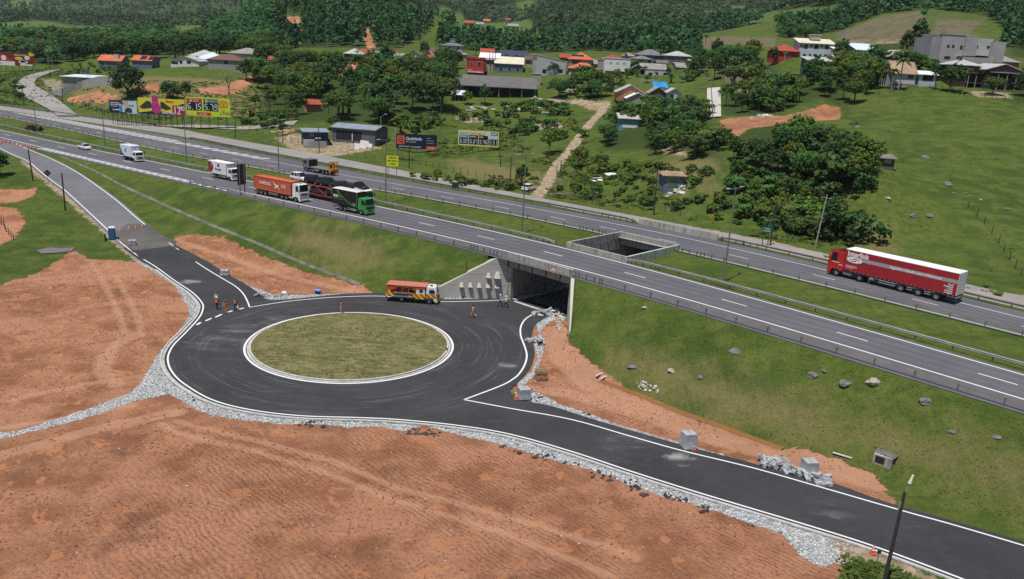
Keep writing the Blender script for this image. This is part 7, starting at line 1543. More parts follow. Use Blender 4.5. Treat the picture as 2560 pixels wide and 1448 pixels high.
h = H('unfinished brick house with bare roof timbers', 1579, 1634, 147.5, 139, 350, 8, 'wood', 'tan', 'hip').win((1592, 154.5, 8, 6), (1602.5, 155.5, 5, 7), (1623.5, 154.5, 7, 6)); h.slab(1578, 1634, 147, 149.5, -.2, .02, WL['block'], 'ring_beam'); h.tank(1567, 141.5, 3)
h = H('grey house with a wide fibre roof in front of the unfinished one', 1600, 1668, 173.5, 160, 334, 8, 'grey', 'lgrey', 'gable')
h = H('light grey bare walled house with two dark windows', 1615, 1680, 174.5, 174, 330, 5, None, 'lgrey', 'flat').win((1626, 186, 8, 7), (1663, 186, 8, 7), (1643, 184, 4, 4))
H('dark grey gabled flank left of the light grey house', 1575, 1616, 172, 163, 334, 6, 'dgrey', 'dgrey', 'gfront').win((1592, 177, 6, 7))
H('blue grey hip roofed house with a chimney, highest of the middle row', 1591, 1665, 138, 123.5, 372, 10, 'slate', 'blue', 'hip').win((1642, 144, 5, 5)).slab(1649, 1651.5, 128, 160, -.2, .1, M_BLACKC, 'flue')
H('dark walled house with pale grey hip roof at the right of the row', 1663, 1733, 140, 128, 362, 10, 'lgrey', 'dgrey', 'hip').win((1673, 146, 6, 5), (1697, 148, 8, 7), (1710, 148, 5, 7), frame=M_FRAMEW)
H('low grey roofs among the trees right of the light grey house', 1690, 1728, 170, 158, 340, 8, 'grey', 'grey', 'mono').tank(1686, 165, 2, .5)
H('brown and white gabled shack left of the blue tarpaulin', 1539, 1614, 232, 214, -254, 7, 'lgrey', 'brick', 'gfront', base=254, name='shack', cat='shack', thick=.25)
h = H('low white roofed shack with a blue tank at the clearing edge', 1564, 1626, 247, 233, -257, 5, 'white', 'grey', 'gfront', name='shack', cat='shack', thick=.22); h.tank(1593, 238, 1.5, .45)
H('dark timber shack with a grey roof sloping left', 1621, 1670, 233, 219, -254, 7, 'grey', 'wood', 'gfront', name='shack', cat='shack')
H('small pale blue hut at the right of the timber shack', 1667, 1707, 232, 222, -253, 6, 'lgrey', 'bluewhite', 'gfront', name='shack', cat='shack').win((1680, 241, 7, 7))
tp = House('blue tarpaulin spread over a heap behind the shacks', 1635, 1672, 206, 200, 296, 5, 'blue', 'block', 'flat', cat='tarpaulin', name='tarpaulin'); 
for c in list(tp.t.children): bpy.data.objects.remove(c)
n = 14; V = [(-tp.w / 2 + tp.w * i / n, 4.5 * j / 8, tp.he * (.42 + .5 * j / 8) + .45 * float(vnoise(np.array([i * .6]), np.array([j * .7]))[0])) for j in range(9) for i in range(n + 1)]
MB().add(V, [(j * (n + 1) + i, j * (n + 1) + i + 1, (j + 1) * (n + 1) + i + 1, (j + 1) * (n + 1) + i) for j in range(8) for i in range(n)]).build('sheet', plain('blue_tarpaulin', (.02, .26, .55), .4, var=.15, scale=1.5), tp.t, smooth=False); MB().box(-tp.w / 2 + .1, tp.w / 2 - .1, .1, 4.3, 0, tp.he * .42).build('covered_heap', WL['block'], tp.t)
H('stained retaining wall under the light grey house', 1598, 1660, 199, 199, 318, .5, None, 'block', 'block', name='retaining_wall', cat='wall')
h = H('small turquoise hut with a grey roof among banana plants', 1545, 1603, 298, 285, -322, 5, 'lgrey', 'turq', 'mono', name='hut', cat='hut'); h.slab(1556, 1592, 312, 321, -.06, 0, WL['white'], 'white_plinth')
# right hill
h = H('red house with red hip roof left of the white two storey house', 1939, 2002, 128, 111, 292, 9, 'red', 'red', 'hip', 4).win((1972, 137, 8, 8), frame=M_FRAMEW)
h = H('white two storey house with a cream roof and roof turret', 1998, 2090, 110, 98.5, 292, 10, 'cream', 'bluewhite', 'mono', -6).win((2015.5, 116.5, 8, 8), (2041, 117, 8, 8), (2066.5, 117.5, 8, 8), (2005, 114, 3, 4), (2029.5, 114.5, 3, 4), (2054.5, 115, 3, 4), (2012, 138, 6, 5), (2038, 139, 7, 6), (2063, 140, 7, 6), (2025.5, 137, 3, 3.5), (2050.5, 138, 3, 3.5))  # white walls with a bluish shade put into their colour
h.slab(2037, 2060, 88, 100, 5, 8.5, WL['violet'], 'roof_turret'); h.slab(2036, 2063, 85, 88, 4.8, 8.8, RF['cream'], 'turret_roof')
h = H('dark hut with pale sheet roof and a yellow cloth on its line', 2018, 2086, 154, 144.5, -186, 7, 'lgrey', 'wood', 'mono', name='hut', cat='hut').win((2047, 162, 8, 6), (2060, 162, 10, 6)); h.slab(2050, 2064, 172, 179, -1.2, -1.15, plain('yellow_cloth', (.62, .60, .22), .8), 'yellow_cloth'); h.slab(2044, 2058, 187, 193.5, -1.6, -1.5, WL['white'], 'white_cloth'); h.slab(2016, 2036, 163, 167, -1.6, -.1, RF['white'], 'porch_roof')
H('small white mono roof right of the white two storey house', 2087, 2112, 126, 119, 285, 5, 'white', 'lgrey', 'mono'); H('grey gabled roof half hidden by trees right of the white house', 2096, 2151, 135, 126, 280, 9, 'grey', 'brown', 'gfront'); H('long pale blue white roof behind the hilltop trees', 2139, 2197, 127, 111, 300, 9, 'palew', 'blue', 'mono')
h = H('low grey hut with a flat roof under the bright grass knoll', 1932, 1993, 190, 187, -206, 6, 'dgrey', 'lgrey', 'flat', name='hut', cat='hut').win((1949, 195, 11, 8)).win((1972, 199, 15, 12), name='door', pane=M_BLACKC); H('grey sheet roof among the trees left of the low grey hut', 1865, 1928, 182, 173.5, -197, 7, 'grey', 'wood', 'mono', name='hut', cat='hut')
h = H('small blue gabled house with white roof edges on the hill', 2219, 2274, 142, 127, 265, 7, 'lgrey', 'navy', 'gfront', thick=.25); H('bare grey block wall below the blue gabled house', 2199, 2262, 150, 150, 258, .5, None, 'block', 'block', name='block_wall', cat='wall'); H('grey open shelter with a flat roof left of the pale blue house', 2200, 2224, 178, 177, 246, 4, 'dgrey', 'wood', 'open', name='shelter', cat='shelter')
h = H('pale blue house with a rusty roof behind the pasture fence', 2230, 2295, 183, 156, -217, 8, 'rust', 'bluewhite', 'gable', -3).win((2277, 190, 12, 12)); h.slab(2232, 2290, 208, 216, -.04, .0, WL['brick'], 'brick_plinth')
H('white porch with a bright sheet roof right of the pale blue house', 2295, 2347, 188, 179, -216, 5, 'white', 'bluewhite', 'mono').win((2320, 195, 24, 12))
bg_ = 262
h = H('large bare grey building of several blocks on the right hill', 2357, 2440, 88, 88, bg_, 14, None, 'violet', 'flat').win((2371, 115.5, 5, 5), (2383, 115.5, 5, 5), (2368, 144, 13, 5), (2403, 119, 5, 8)); h.slab(2331, 2357.5, 92, 160, 1.5, 13, WL['grey'], 'left_block'); h.slab(2401, 2407, 93, 140, -.03, .0, WL['tan'], 'recess_wall')
h.slab(2409, 2438, 91, 141, -1.2, 0, WL['violet'], 'middle_block'); h.slab(2386, 2476, 141, 162, -1.6, -.01, WL['violet'], 'lower_block'); h.slab(2438.5, 2484, 95, 141, 1.0, 13, WL['lgrey'], 'bright_block'); h.slab(2476.5, 2507, 104, 158, -1.0, 12, WL['violet'], 'right_block')
h.win((2444, 117, 10, 6), (2475, 118, 5, 5), y=1.0)
h = H('dark brick house with hip roof and tall porch below the grey building', 2384, 2457, 163, 149.5, -216, 9, 'lgrey', 'brown', 'hip'); h.slab(2409, 2463, 182, 185, -2.6, .0, RF['lgrey'], 'porch_roof'); h.slab(2408, 2462, 206, 208.5, -2.4, -.1, WL['block'], 'porch_floor'); h.tank(2412, 150, 3, .7)
for px in (2409, 2428, 2448): h.slab(px - .8, px + .8, 185, 220, -2.4, -2.2, M_CPOLE, 'porch_post')
h = H('dark house with a big pale roof and long verandah at the right edge', 2462, 2560, 176, 161, -222, 11, 'lgrey', 'brown', 'gfront'); h.slab(2475, 2575, 181, 184.5, -3, .0, RF['lgrey'], 'verandah_roof')
for px in (2480, 2502, 2525, 2550): h.slab(px - .9, px + .9, 184, 226, -2.8, -2.6, M_CPOLE, 'porch_post')
H('low grey roofs with blue water tanks right of the grey building', 2486, 2553, 156, 143, 268, 9, 'grey', 'brick', 'mono').tank(2508, 146, 3, .7).tank(2525, 139, 6, .7)
# left
h = H('blue house with bright orange roof and chimney block', 243, 304, 151.5, 138, -171, 8, 'orange', 'blue', 'gable').win((256, 159, 7, 10), frame=M_FRAMEW); h.slab(281, 292, 136, 147, 1.5, 3, WL['lgrey'], 'chimney_block')
h = H('blue house with an orange roof carrying dark solar panels', 327, 381, 151, 139.5, -173, 8, 'orange', 'blue', 'gable'); h.rd, h.run = 4, 4; h.pv(336, 352, 3, ((.1, .9),)); h.pv(357, 372, 3, ((.1, .9),))
h = H('modern grey flat roofed house with a white garage door', 151, 262, 194, 187.5, -217, 11, 'palew', 'grey', 'mono', ov=.7).win((200, 207.5, 15, 14), frame=M_FRAMEW, pane=WL['lgrey'], name='garage_door').win((221, 206, 5, 5), (232, 205, 6, 7)).tank(197, 184, 6, .8); h.slab(193, 206, 201, 203, -.09, -.06, M_PANE, 'door_lights')
def block_wall(pts, hts, label, mat, th=.25):
 P = G(pts); t = thing('block_wall', label, 'wall', P[0]); V = []
 for p, h_ in zip(P, hts):
  for dy in (0, th):
   for z in (-.5, h_): V.append((p[0] - P[0, 0], p[1] + dy - P[0, 1], p[2] - P[0, 2] + z))
 F = []
 for i in range(len(P) - 1): a, b_ = i * 4, i * 4 + 4; F += [(a, b_, b_ + 1, a + 1), (a + 1, b_ + 1, b_ + 3, a + 3), (a + 3, b_ + 3, b_ + 2, a + 2)]
 MB().add(V, F + [(0, 1, 3, 2), tuple(len(V) - 4 + k for k in (0, 2, 3, 1))]).build('wall', mat, t)
block_wall([(112, 246), (133, 240), (155, 240), (185, 228), (206, 220), (245, 216), (283, 215)], [.6, 2.0, 2.6, 2.4, 2.6, 3.6, 3.8], 'grey block boundary wall stepping up past the modern house', WL['block']); block_wall([(132, 238), (152, 238)], [3.0, 3.0], 'short white gate panel at the corner of the block wall', WL['lgrey'])
h = H('white house with a low grey gable roof left of the domed roofs', 424, 500, 152, 141, -167, 10, 'lgrey', 'white', 'gfront').win((437, 157, 14, 5), (452.5, 155.5, 6, 6), (472, 155.5, 9, 6)); H('white hip roof like a shallow dome behind the white house', 485, 556, 148, 130, 372, 12, 'palew', 'white', 'hip'); H('pale tent shaped roof left of the domed white roof', 470, 535, 140, 124.5, 382, 10, 'lgrey', 'white', 'hip')
h = H('grey house with brown hip roof and porch behind the bare tree', 517, 607, 150, 136, -174, 9, 'brown', 'grey', 'hip').win((565, 156, 8, 6)); H('long low grey roofs behind the brown hip roof', 568, 652, 134, 119.5, 378, 12, 'grey', 'tan', 'hip')
h = H('tiny hut with a red tiled roof by the drive', 766, 804, 262, 250, -281, 5, 'red', 'brick', 'mono', 25, name='hut', cat='hut')
h = H('blue and black cabin with a pale flat sheet roof by the yard', 758, 822, 331, 322, -367, 7, 'blue', 'navy', 'mono', 20, name='cabin', cat='cabin').win((780, 336, 7, 7), frame=M_FRAMEW); h.slab(761, 786, 348, 366, -.9, -.05, WL['lgrey'], 'lower_wall'); h.slab(787, 800, 343, 347, -1.0, -.9, WL['white'], 'notice_board'); h.slab(772, 812, 350, 369, -2.4, -2.2, WL['grey'], 'low_wall')
h = H('dark workshop with a long pale sheet roof beside the yard', 823, 944, 322, 311, -358, 9, 'blue', 'dgrey', 'gable', -14, name='workshop', cat='workshop'); h.slab(838, 905, 326, 352, -.05, -.02, M_DARK, 'dark_opening'); h.slab(881, 883, 334, 352, -.4, -.2, WL['white'], 'post')
sl_ = thing('stone_slabs', 'row of leaning white stone slabs beside the workshop yard', 'stone slabs', G1(920, 372))
for px, py, w, hh, ry in [(892, 373, 1.6, 1.6, 0), (907, 370, 2.2, 2.1, .15), (916, 366, 1.3, 1.5, -.1), (936, 360, 2.1, 1.9, .1), (924, 368, 1.4, 1.0, .2)]:
 q = G1(px, py) - np.array(sl_.location); b = MB(); b.T = MT(q) @ MR(-.35, 4, 'Z') @ MR(-.22, 4, 'X') @ MR(ry * .4, 4, 'Y'); b.box(-w / 2, w / 2, -.04, .04, -.2, hh); b.build('slab', WL['white'], sl_)
h = H('small brick shelter with a glazed door and rubble before it', 1655, 1719, 441, 435, -474, 4.5, 'rust', 'blue', 'mono', 4, name='shelter', cat='shelter').win((1683, 455, 27, 22), frame=plain('green_white_frame', (.45, .55, .42), .6), pane=plain('pale_glass', (.10, .16, .13), .1, var=0), name='glazed_door')
h = H('tumbledown dark timber hut with a sagging grey roof in the pasture', 2166, 2241, 396, 388, -421, 5, 'wood', 'wood', 'mono', -12, name='hut', cat='hut').win((2218, 403, 16, 9), pane=WL['tan'], frame=WL['wood']); h.slab(2174, 2205, 419, 422, -.1, 0, WL['lgrey'], 'sill_stone')
# more small houses filling the village
for q in [(1214, 1240, 150, 143, 350, 'grey', 'tan', 'gable', 'low grey roofed annexe between the red house and the cream roof'), (1312, 1340, 150, 141, 362, 'brown', 'tan', 'gable', 'brown roof squeezed in left of the big white block house'), (1398, 1428, 144, 136, 385, 'red', 'brick', 'gable', 'red roof peeping over the big white block house'), (1484, 1512, 160, 151, 352, 'grey', 'grey', 'gable', 'grey roof between the orange and the white fronted houses'), (1556, 1590, 140, 132, 378, 'grey', 'lgrey', 'hip', 'grey hip roof behind the unfinished brick house'), (1640, 1672, 158, 151, 350, 'dgrey', 'grey', 'gable', 'dark roof left of the right hand hip roofed house'), (1722, 1752, 158, 150, 346, 'lgrey', 'tan', 'gable', 'pale roof at the right end of the middle row'), (1066, 1096, 146, 138, 380, 'red', 'tan', 'gable', 'reddish roof in front of the dark brown roof'),
   (2120, 2150, 152, 145, 262, 'grey', 'grey', 'gable', 'grey hut among the hilltop trees'), (2160, 2196, 146, 138, 268, 'dgrey', 'wood', 'gable', 'dark hut left of the blue gabled house'), (2085, 2118, 146, 139, 270, 'lgrey', 'bluewhite', 'gable', 'small pale house below the white mono roof'), (1822, 1860, 176, 168, 285, 'grey', 'tan', 'gable', 'grey roof among trees above the steep street'), (1755, 1790, 172, 164, 330, 'lgrey', 'lgrey', 'hip', 'pale hip roof above the top of the steep street'), (985, 1012, 142, 134, 392, 'grey', 'lgrey', 'gable', 'grey house left of the cream gable'), (668, 700, 150, 142, 372, 'red', 'tan', 'gable', 'red roofed house below the pine hill')]:
 H(q[8], q[0], q[1], q[2], q[3], q[4], 7, q[5], q[6], q[7]).win(((q[0] + q[1]) / 2 - 6, q[2] + 6, 5, 5), ((q[0] + q[1]) / 2 + 6, q[2] + 6, 5, 5))
# far villages
def tiny(px, py, w, D, roof, wall, label, rt='gable'): H(label, px - w / 2, px + w / 2, py, py - w * .16 - 1.2, D, 9, roof, wall, rt, base=py + 5, ov=.8)
far_v = [(30, 79, 26, 900, 'orange', 'tan', 'orange roofed house at the far left of the plain'), (58, 80, 20, 920, 'orange', 'white', 'second orange roofed house at the far left of the plain'), (18, 82, 12, 890, 'white', 'white', 'small white house at the far left of the plain'), (152, 51, 14, 1600, 'white', 'white', 'tiny white roof in the distant left village'), (168, 55, 22, 1580, 'white', 'cream', 'wider white roof in the distant left village'), (225, 55, 18, 1560, 'white', 'cream', 'white roof at the right of the distant left village'), (190, 52, 22, 1620, 'red', 'tan', 'red roof in the distant left village'), (130, 50, 16, 1640, 'brown', 'tan', 'brown roof in the distant left village'),
 (288, 76, 34, 1050, 'white', 'white', 'white farm roof on the plain, left of a pair'), (330, 78, 32, 1040, 'white', 'white', 'white farm roof on the plain, right of a pair'), (1172, 57, 26, 1250, 'red', 'brick', 'red roofed house in the valley village'), (1200, 60, 20, 1230, 'blue', 'white', 'blue roofed house in the valley village'), (1217, 52, 18, 1280, 'orange', 'tan', 'orange roofed house in the valley village'), (1283, 65, 28, 1150, 'grey', 'tan', 'grey farm shed on the valley slope'), (1270, 49, 14, 1350, 'red', 'tan', 'tiny red roof above the valley village'), (1098, 60, 20, 1200, 'dgrey', 'white', 'white walled farm at the left of the valley'), (445, 87, 24, 900, 'orange', 'brick', 'low orange roof on the plain before the hill')]
for q in far_v: tiny(*q)
# rubble, white sheets and small things in the fields
M_RUB = plain('pale_rubble', (.50, .48, .45), .9, var=.25, scale=3)
def rubble(label, px, py, n, r, mat=M_RUB, s=(.2, .7), flat=.5):
 c = G1(px, py); t = thing('rubble_heap', label, 'rubble heap', c)
 for k in range(n):
  x, y = RG(0, r), RG(0, r * .6); b = MB(); k_ = RU(*s); b.T = MT((x, y, float(ground(c[0] + x, c[1] + y)) - c[2] + k_ * .2)) @ MR(RU(0, 6), 4, 'Z') @ MR(RG(0, .3), 4, 'X'); b.box(-k_, k_, -k_ * .6, k_ * .6, -k_ * flat * .5, k_ * flat * .5, 0, k_ * .2, k_ * .1); b.build('chunk', mat, t)
rubble('broken white roof sheets lying in the grass near the fence posts', 1490, 450, 9, 1.7, WL['white'], (.5, 1.3), .1); rubble('pale rubble in front of the small brick shelter', 1690, 480, 16, 1.4); rubble('pile of cut timber beside the drive left of the blue cabin', 728, 330, 26, 2.4, M_WOOD, (.3, 1.3), .2); rubble('stack of old roof sheets in the weeds below the shed', 1205, 270, 14, 2.0, WL['block'], (.5, 1.2), .2); rubble('long low pile of grey sheets among weeds', 1310, 271, 16, 5.5, WL['lgrey'], (.6, 1.4), .15); rubble('heap of grey rocks above the excavated terrace', 1912, 292, 14, 1.5, M_RUB, (.5, 1.1), .8); rubble('rubble below the stilt house', 1424, 226, 12, 2.2); rubble('timber boards dumped on the verge by the dirt track', 1400, 487, 8, 1.6, WL['wood'], (.4, 1.1), .12)
q = G1(1490, 488); t = thing('orange_barrel', 'small orange and white drum lying in the verge grass', 'drum', q); MB().cyl((-.5, 0, .35), (.5, 0, .35), .35, n=12).build('drum', M_BORNG, t); MB().cyl((-.1, 0, .35), (.1, 0, .35), .357, n=12).build('white_band', M_HELW, t)
# ------------------------------------------------------------------ vegetation
def leaf_mat(name, dark, light, amt=.35):
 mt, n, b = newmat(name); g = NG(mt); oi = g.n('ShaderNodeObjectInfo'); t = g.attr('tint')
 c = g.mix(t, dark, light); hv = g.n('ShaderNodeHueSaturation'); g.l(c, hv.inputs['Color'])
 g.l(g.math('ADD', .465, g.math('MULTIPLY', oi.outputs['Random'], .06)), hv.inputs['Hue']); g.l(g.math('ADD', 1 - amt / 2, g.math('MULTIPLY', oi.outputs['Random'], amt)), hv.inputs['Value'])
 g.l(hv.outputs[0], b.inputs['Base Color']); b.inputs['Roughness'].default_value = .6; b.inputs['Specular IOR Level'].default_value = .2
 tr = g.n('ShaderNodeBsdfTranslucent'); g.l(hv.outputs[0], tr.inputs['Color']); mx = g.n('ShaderNodeMixShader'); mx.inputs[0].default_value = .40
 g.l(b.outputs[0], mx.inputs[1]); g.l(tr.outputs[0], mx.inputs[2]); g.l(mx.outputs[0], n.nodes['Material Output'].inputs['Surface'])
 return mt
LV = dict(a=leaf_mat('leaf_dark_green', (.026, .070, .023), (.092, .20, .052)), b=leaf_mat('leaf_mid_green', (.038, .092, .024), (.135, .245, .055)), y=leaf_mat('leaf_yellow_green', (.065, .125, .022), (.20, .29, .05)), p=leaf_mat('needle_green', (.018, .05, .02), (.066, .14, .044)), n=leaf_mat('banana_green', (.045, .095, .022), (.13, .22, .055)), f=leaf_mat('palm_green', (.03, .055, .015), (.10, .145, .04)), r=leaf_mat('reddish_leaf', (.06, .028, .018), (.15, .07, .04)), w=leaf_mat('weed_green', (.06, .10, .02), (.15, .20, .045)))
M_BARK, M_BARKP = plain('bark', (.09, .07, .05), .95, var=.35, scale=3), plain('pale_bark', (.26, .23, .20), .95, var=.3, scale=3)
def cards(c, nrm, size, aspect=1.0):
 """square-ish leaf sprays: centres, normals, sizes -> verts, faces"""
 n = len(c); nrm = nrm / (np.linalg.norm(nrm, axis=1)[:, None] + 1e-9); r = NN(size=(n, 3)); a = np.cross(nrm, r); a /= np.linalg.norm(a, axis=1)[:, None] + 1e-9; b = np.cross(nrm, a)
 s = size[:, None] / 2; A, B = a * s, b * s * aspect; bend = nrm * s * .35
 V = np.stack([c - A - B * .55, c + A * .2 - B, c + A + B * .45 - bend, c - A * .25 + B], 1).reshape(-1, 3); return V, np.arange(4 * n).reshape(n, 4)
def crown(name, R, zc, rz, nc, nl, size, mat, seed, flat=0.0, tint_var=.6, core=True):
 g = np.random.default_rng(seed); d = g.normal(size=(nc, 3)); d /= np.linalg.norm(d, axis=1)[:, None]; d[:, 2] = np.where(d[:, 2] < -.55, -d[:, 2], d[:, 2])
 rad = g.uniform(.42, 1.0, nc) ** .6; C = d * rad[:, None] * [R, R, rz] * (1 + .25 * np.sin(3 * np.arctan2(d[:, 1], d[:, 0]) + seed))[:, None]; C[:, 2] += zc
 cr = R * g.uniform(.22, .42, nc); ct = g.uniform(0, 1, nc)
 k = np.repeat(np.arange(nc), nl); e = g.normal(size=(len(k), 3)); e /= np.linalg.norm(e, axis=1)[:, None]
 P = C[k] + e * (cr[k] * g.uniform(.55, 1.0, len(k)))[:, None] * [1, 1, .75]
 out = P - [0, 0, zc - rz * .3]; out /= np.linalg.norm(out, axis=1)[:, None]; nm = e * .8 + out * .5 + g.normal(size=P.shape) * .45 + [0, 0, .35]
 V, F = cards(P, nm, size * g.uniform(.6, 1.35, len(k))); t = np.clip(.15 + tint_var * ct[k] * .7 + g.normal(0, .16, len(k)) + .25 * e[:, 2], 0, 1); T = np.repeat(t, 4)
 return V, F, T
def proto_mesh(name, V, F, T, mat):
 o = np_mesh(name, V, F, mat, None, T); me = o.data; bpy.data.objects.remove(o); return me
def trunk_mesh(h, r, limbs, seed, mat, zc, R):
 g = random.Random(seed); b = MB(); top = Vector((g.uniform(-.3, .3), g.uniform(-.3, .3), h)); b.cyl((0, 0, -.5), (top.x * .5, top.y * .5, h * .5), r, r * .75, 7).cyl((top.x * .5, top.y * .5, h * .5), top, r * .75, r * .45, 7)
 for k in range(limbs):
  a = 2 * pi * k / limbs + g.uniform(-.4, .4); s = Vector((top.x * .6, top.y * .6, h * g.uniform(.5, .8))); e = Vector((cos(a) * R * .6, sin(a) * R * .6, zc + g.uniform(-.2, .5) * R)); b.cyl(s, e, r * .45, r * .15, 5)
 o = b.build('trunk', mat); me = o.data; bpy.data.objects.remove(o); return me
TREES = {}
def add_proto(key, parts): TREES[key] = parts
sd = 0
for key, (R, zc, rz, nc, nl, size, mt, h, r) in dict(round=(3.0, 5.2, 2.6, 60, 30, .46, 'a', 4.6, .22), broad=(4.0, 5.4, 2.1, 76, 30, .48, 'b', 4.8, .26), tall=(2.5, 6.4, 3.4, 62, 30, .45, 'a', 5.6, .22), light=(2.9, 4.8, 2.3, 56, 28, .44, 'y', 4.2, .18), loose=(3.2, 5.4, 2.7, 42, 26, .42, 'b', 5.0, .18), mango=(3.4, 4.4, 3.0, 80, 30, .44, 'p', 3.0, .3)).items():
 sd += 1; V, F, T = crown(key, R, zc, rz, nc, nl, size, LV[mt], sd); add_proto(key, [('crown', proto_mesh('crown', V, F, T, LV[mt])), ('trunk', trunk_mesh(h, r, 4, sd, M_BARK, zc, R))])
for key, (R, zc, rz, nc, nl, size, mt) in dict(bush=(1.25, .75, .75, 20, 22, .30, 'b'), shrub=(1.0, .8, .8, 17, 22, .28, 'y'), dkbush=(1.4, .9, .9, 22, 22, .30, 'a')).items():
 sd += 1; V, F, T = crown(key, R, zc, rz, nc, nl, size, LV[mt], sd); add_proto(key, [('foliage', proto_mesh('foliage', V, F, T, LV[mt])), ('stem', trunk_mesh(.8, .06, 3, sd, M_BARK, .8, R))])
def ribbonleaf(b_, base, az, L, w, up, droop, n=5, V=None, F=None, T=None, tint=.5, fold=.25):
 o = len(V); h = np.array([cos(az), sin(az), 0]); s = np.array([-sin(az), cos(az), 0])
 for i in range(n + 1):
  t = i / n; p = np.array(base) + h * L * (t * cos(up) + .0) + np.array([0, 0, 1]) * L * (sin(up) * t - droop * t * t); ww = w * (sin(pi * min(1, .12 + t * .88)) ** .6) if i < n else w * .08
  V += [p - s * ww + [0, 0, fold * ww], p, p + s * ww + [0, 0, fold * ww]]; T += [tint, tint * .8, tint]
 for i in range(n): a = o + 3 * i; F += [(a, a + 3, a + 4, a + 1), (a + 1, a + 4, a + 5, a + 2)]
def palm(seed, h=7.0, n=16, L=2.6):
 g = random.Random(seed); V, F, T = [], [], []
 for k in range(n):
  az = 2 * pi * k / n + g.uniform(-.2, .2); up = g.uniform(.1, 1.1); ribbonleaf(None, (0, 0, h), az, L * g.uniform(.85, 1.1), .34, up, .55 + .25 * g.random(), 6, V, F, T, g.uniform(.2, .9), -.5)
 b = MB(); b.tube([(0, 0, -.5), (.1, 0, h * .4), (.05, .05, h * .75), (0, 0, h)], .14, 7); o = b.build('trunk', M_BARKP); me = o.data; bpy.data.objects.remove(o); return [('fronds', proto_mesh('fronds', np.array(V), np.array(F), np.array(T), LV['f'])), ('trunk', me)]
add_proto('palm', palm(3)); add_proto('palm2', palm(8, 5.2, 14, 2.2))
def banana(seed):
 g = random.Random(seed); V, F, T = [], [], []; b = MB()
 for s in range(4):
  x, y = g.uniform(-1.1, 1.1), g.uniform(-1.1, 1.1); h = g.uniform(1.4, 2.2); b.cyl((x, y, -.3), (x, y, h), .14, .08, 6)
  for k in range(7): ribbonleaf(None, (x, y, h * .95), 2 * pi * k / 7 + g.uniform(-.4, .4), g.uniform(1.5, 2.3), .30, g.uniform(.5, 1.25), .5 + .3 * g.random(), 5, V, F, T, g.uniform(.1, 1.0), .2)
 o = b.build('stem', LV['n']); me = o.data; bpy.data.objects.remove(o); return [('leaves', proto_mesh('leaves', np.array(V), np.array(F), np.array(T), LV['n'])), ('stem', me)]
add_proto('banana', banana(1)); add_proto('banana2', banana(5))
def conifer(h=11.0, R=2.2, n=520, seed=2):
 g = np.random.default_rng(seed); t = g.uniform(.12, 1, n); a = g.uniform(0, 2 * pi, n); r = R * (1 - t) ** .85 * g.uniform(.4, 1.05, n) + .1; P = np.stack([r * np.cos(a), r * np.sin(a), h * t - r * .25], -1)
 V, F = cards(P, np.stack([np.cos(a) * .5, np.sin(a) * .5, np.full(n, .9)], -1) + g.normal(size=(n, 3)) * .3, g.uniform(.5, .95, n) * (1.15 - .5 * t)); return V, F, np.repeat(np.clip(g.normal(.4, .22, n), 0, 1), 4)
V, F, T = conifer(); add_proto('pine', [('crown', proto_mesh('crown', V, F, T, LV['p'])), ('trunk', trunk_mesh(9.5, .18, 0, 3, M_BARK, 5, 1))])
def bare(seed=4, h=8.0):
 g = random.Random(seed); b = MB()
 def br(p, d, L, r, k):
  e = p + d * L; b.cyl(p, e, r, r * .62, 5)
  if k: 
   for _ in range(3): br(e, (d + Vector((g.uniform(-.8, .8), g.uniform(-.8, .8), g.uniform(-.1, .5)))).normalized(), L * .68, r * .58, k - 1)
 br(Vector((0, 0, -.4)), Vector((.05, 0, 1)), h * .36, .26, 4); o = b.build('branches', M_BARKP); me = o.data; bpy.data.objects.remove(o); return me
add_proto('bare', [('branches', bare())])
NAMES = dict(round='broadleaf_tree', broad='broadleaf_tree', tall='broadleaf_tree', light='broadleaf_tree', loose='broadleaf_tree', mango='broadleaf_tree', bush='shrub', shrub='shrub', dkbush='shrub', palm='palm_tree', palm2='palm_tree', banana='banana_plant', banana2='banana_plant', pine='pine_tree', bare='bare_tree')
CATS = dict(broadleaf_tree='tree', shrub='shrub', palm_tree='palm tree', banana_plant='banana plant', pine_tree='pine tree', bare_tree='tree')
BASEH = dict(round=7.8, broad=7.5, tall=9.8, light=7.1, loose=8.1, mango=7.4, bush=1.6, shrub=1.6, dkbush=1.9, palm=8.0, palm2=6.0, banana=3.4, banana2=3.4, pine=11, bare=8.6)
def plant(kind, x, y, h, label, group=None, sink=.1):
 nmx = NAMES[kind]; s = h / BASEH[kind]; t = thing(nmx, label, CATS[nmx], (x, y, float(ground(x, y)) - sink), RU(0, 6.28), group); t.scale = (s * RU(.88, 1.15), s * RU(.88, 1.15), s)
 for pn, me in TREES[kind]: link(pn, me, t)
 return t
def plant_px(kind, px, py, h, label, group=None): q = G1(px, py); return plant(kind, q[0], q[1], h, label, group)
TAKEN = []
ORD = 'first second third fourth fifth sixth seventh eighth ninth tenth eleventh twelfth thirteenth fourteenth fifteenth sixteenth seventeenth eighteenth nineteenth twentieth'.split()
WORD = dict(round='rounded dark tree', broad='wide spreading tree', tall='tall dark tree', light='yellow green tree', loose='thin open tree', mango='very dark dense tree', bush='low green shrub', shrub='yellow green shrub', dkbush='dark green shrub', palm='palm tree', palm2='short palm', banana='banana plant', banana2='tattered banana clump')
CLEAR = [(1525, 318, 1622, 372), (1762, 290, 1806, 352), (1640, 470, 1735, 510), (745, 268, 815, 310), (1530, 254, 1600, 276), (2040, 290, 2115, 380)]     # photo areas where something low must stay in view
